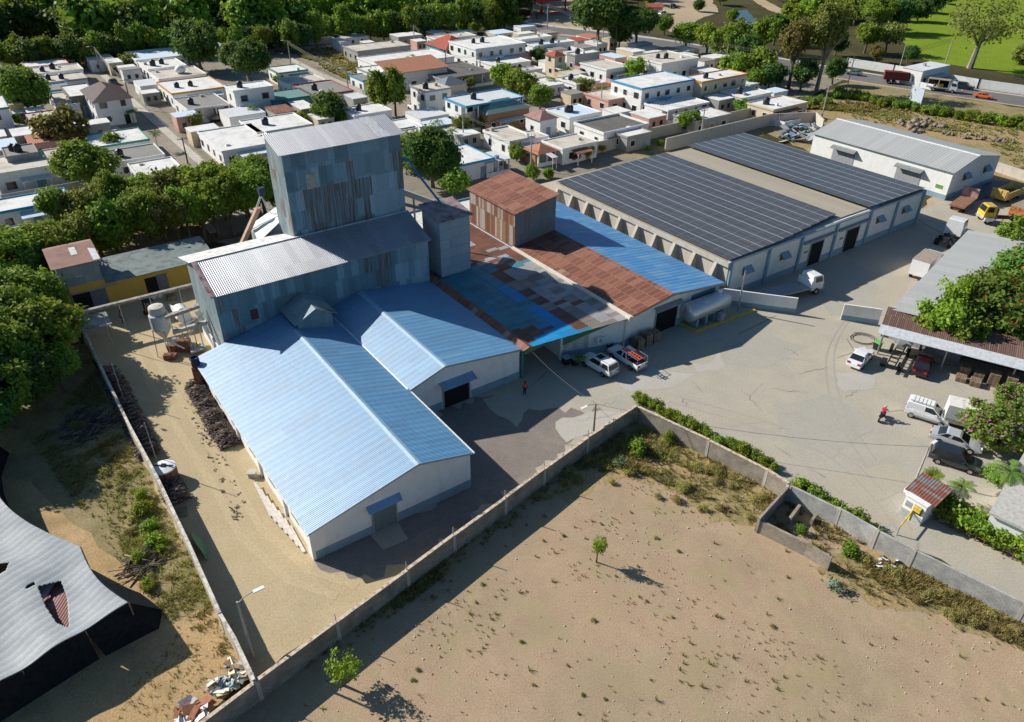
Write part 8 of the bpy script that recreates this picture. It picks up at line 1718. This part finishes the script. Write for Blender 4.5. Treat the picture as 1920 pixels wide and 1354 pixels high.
# cracked seams and paler repair slabs in the yard
M_yardp = earth('paler_slab', (.48, .455, .41), (.46, .43, .38), (.44, .41, .36), .1, .6, 6, .01, grain=.4); M_yardd = earth('darker_slab', (.405, .38, .325), (.42, .39, .33), (.375, .35, .30), .1, .5, 6, .01, grain=.4); M_yardo = earth('earthy_slab', (.45, .40, .31), (.43, .38, .30), (.42, .38, .315), .1, .5, 6, .01, grain=.4)
for i, (pp, mt) in enumerate([([(1150, 712), (1220, 690), (1300, 700), (1250, 730), (1180, 735)], M_yardp), ([(1330, 640), (1420, 625), (1520, 650), (1430, 690), (1340, 680)], M_yardd), ([(1290, 660), (1340, 640), (1360, 690), (1310, 700)], M_yardp), ([(1330, 770), (1420, 765), (1440, 790), (1370, 800)], M_yardo), ([(1560, 700), (1640, 700), (1640, 730), (1580, 735)], M_yardp), ([(1450, 760), (1560, 740), (1640, 800), (1560, 860), (1470, 820)], M_yardd), ([(1600, 880), (1680, 870), (1700, 920), (1640, 940)], M_yardo), ([(1540, 900), (1600, 880), (1640, 940), (1680, 985), (1640, 985)], M_yardo), ([(1220, 645), (1300, 655), (1360, 640), (1330, 680), (1230, 685)], M_yardo), ([(1040, 790), (1120, 770), (1170, 775), (1110, 815), (1060, 830)], M_yardp), ([(1560, 480), (1620, 500), (1680, 590), (1560, 590), (1520, 540)], M_yardd), ([(1640, 560), (1690, 490), (1740, 470), (1680, 570)], M_yardo), ([(1690, 720), (1780, 735), (1860, 750), (1800, 760), (1720, 745)], M_yardo), ([(1120, 750), (1180, 740), (1230, 752), (1180, 770)], M_yardd)]):
    region('yard_patch', pp, .014+.0005*i, mt, .3, .9)
rr = random.Random(8)
for i, (a, b_) in enumerate([((1120, 760), (1170, 752)), ((1080, 790), (1160, 775)), ((1390, 728), (1432, 775)), ((1275, 745), (1290, 762)), ((1585, 748), (1612, 728)), ((1445, 730), (1510, 735)), ((1350, 655), (1400, 640)), ((1470, 650), (1500, 668)), ((1200, 660), (1260, 650)), ((1490, 700), (1560, 690))]):
    A, B_ = G(*a), G(*b_); n = Vector((-(B_-A).y, (B_-A).x, 0)).normalized(); pts = [A.lerp(B_, k/9)+n*rr.uniform(-.25, .25) for k in range(10)]; m = MB(tuple(A)); L = [p+n*.024*math.sin(math.pi*(k+.4)/9.8)+Vector((0, 0, .024)) for k, p in enumerate(pts)]; Rg = [p-n*.024*math.sin(math.pi*(k+.4)/9.8)+Vector((0, 0, .024)) for k, p in enumerate(pts)]
    m.add(L+Rg, [(k, 10+k, 11+k, k+1) for k in range(9)]); setting('yard_crack', m.build('yard_crack', plain('crack_dark', (.17, .155, .135))))
# wheel tracks in the sandy lane
M_track = earth('wheel_track', (.53, .425, .265), (.50, .40, .25), (.55, .45, .29), .2, .8, 8, .02)
for i, off in enumerate((-.8, .9)):
    pts = [G(*q) for q in ((262, 640), (300, 720), (362, 820), (420, 910), (470, 1000), (560, 1080), (650, 1110))]; 
    strip('wheel_track', [p+EB*off for p in pts], .7, .022+.001*i, M_track, False)

M_tyre = earth('tyre_mark', (.395, .365, .31), (.41, .375, .315), (.36, .335, .29), .2, .8, 6, .01, grain=.3)
rr = random.Random(15)
for i, pts in enumerate([((1700, 1000), (1640, 920), (1560, 850), (1440, 800), (1250, 745)), ((1620, 560), (1560, 650), (1570, 760), (1640, 880))]):
    P = [G(*q) for q in pts]; fine = []
    for a, b_, c, d in zip([P[0]]+P[:-2], P[:-1], P[1:], P[2:]+[P[-1]]):
        for k in range(8):
            f = k/8; fine.append(.5*((2*b_)+(c-a)*f+(2*a-5*b_+4*c-d)*f*f+(3*b_-a-3*c+d)*f**3))
    for o_ in (-.75, .75): strip('tyre_track', [p+EB*o_ for p in fine], .2, .018+.0004*i, M_tyre, False)
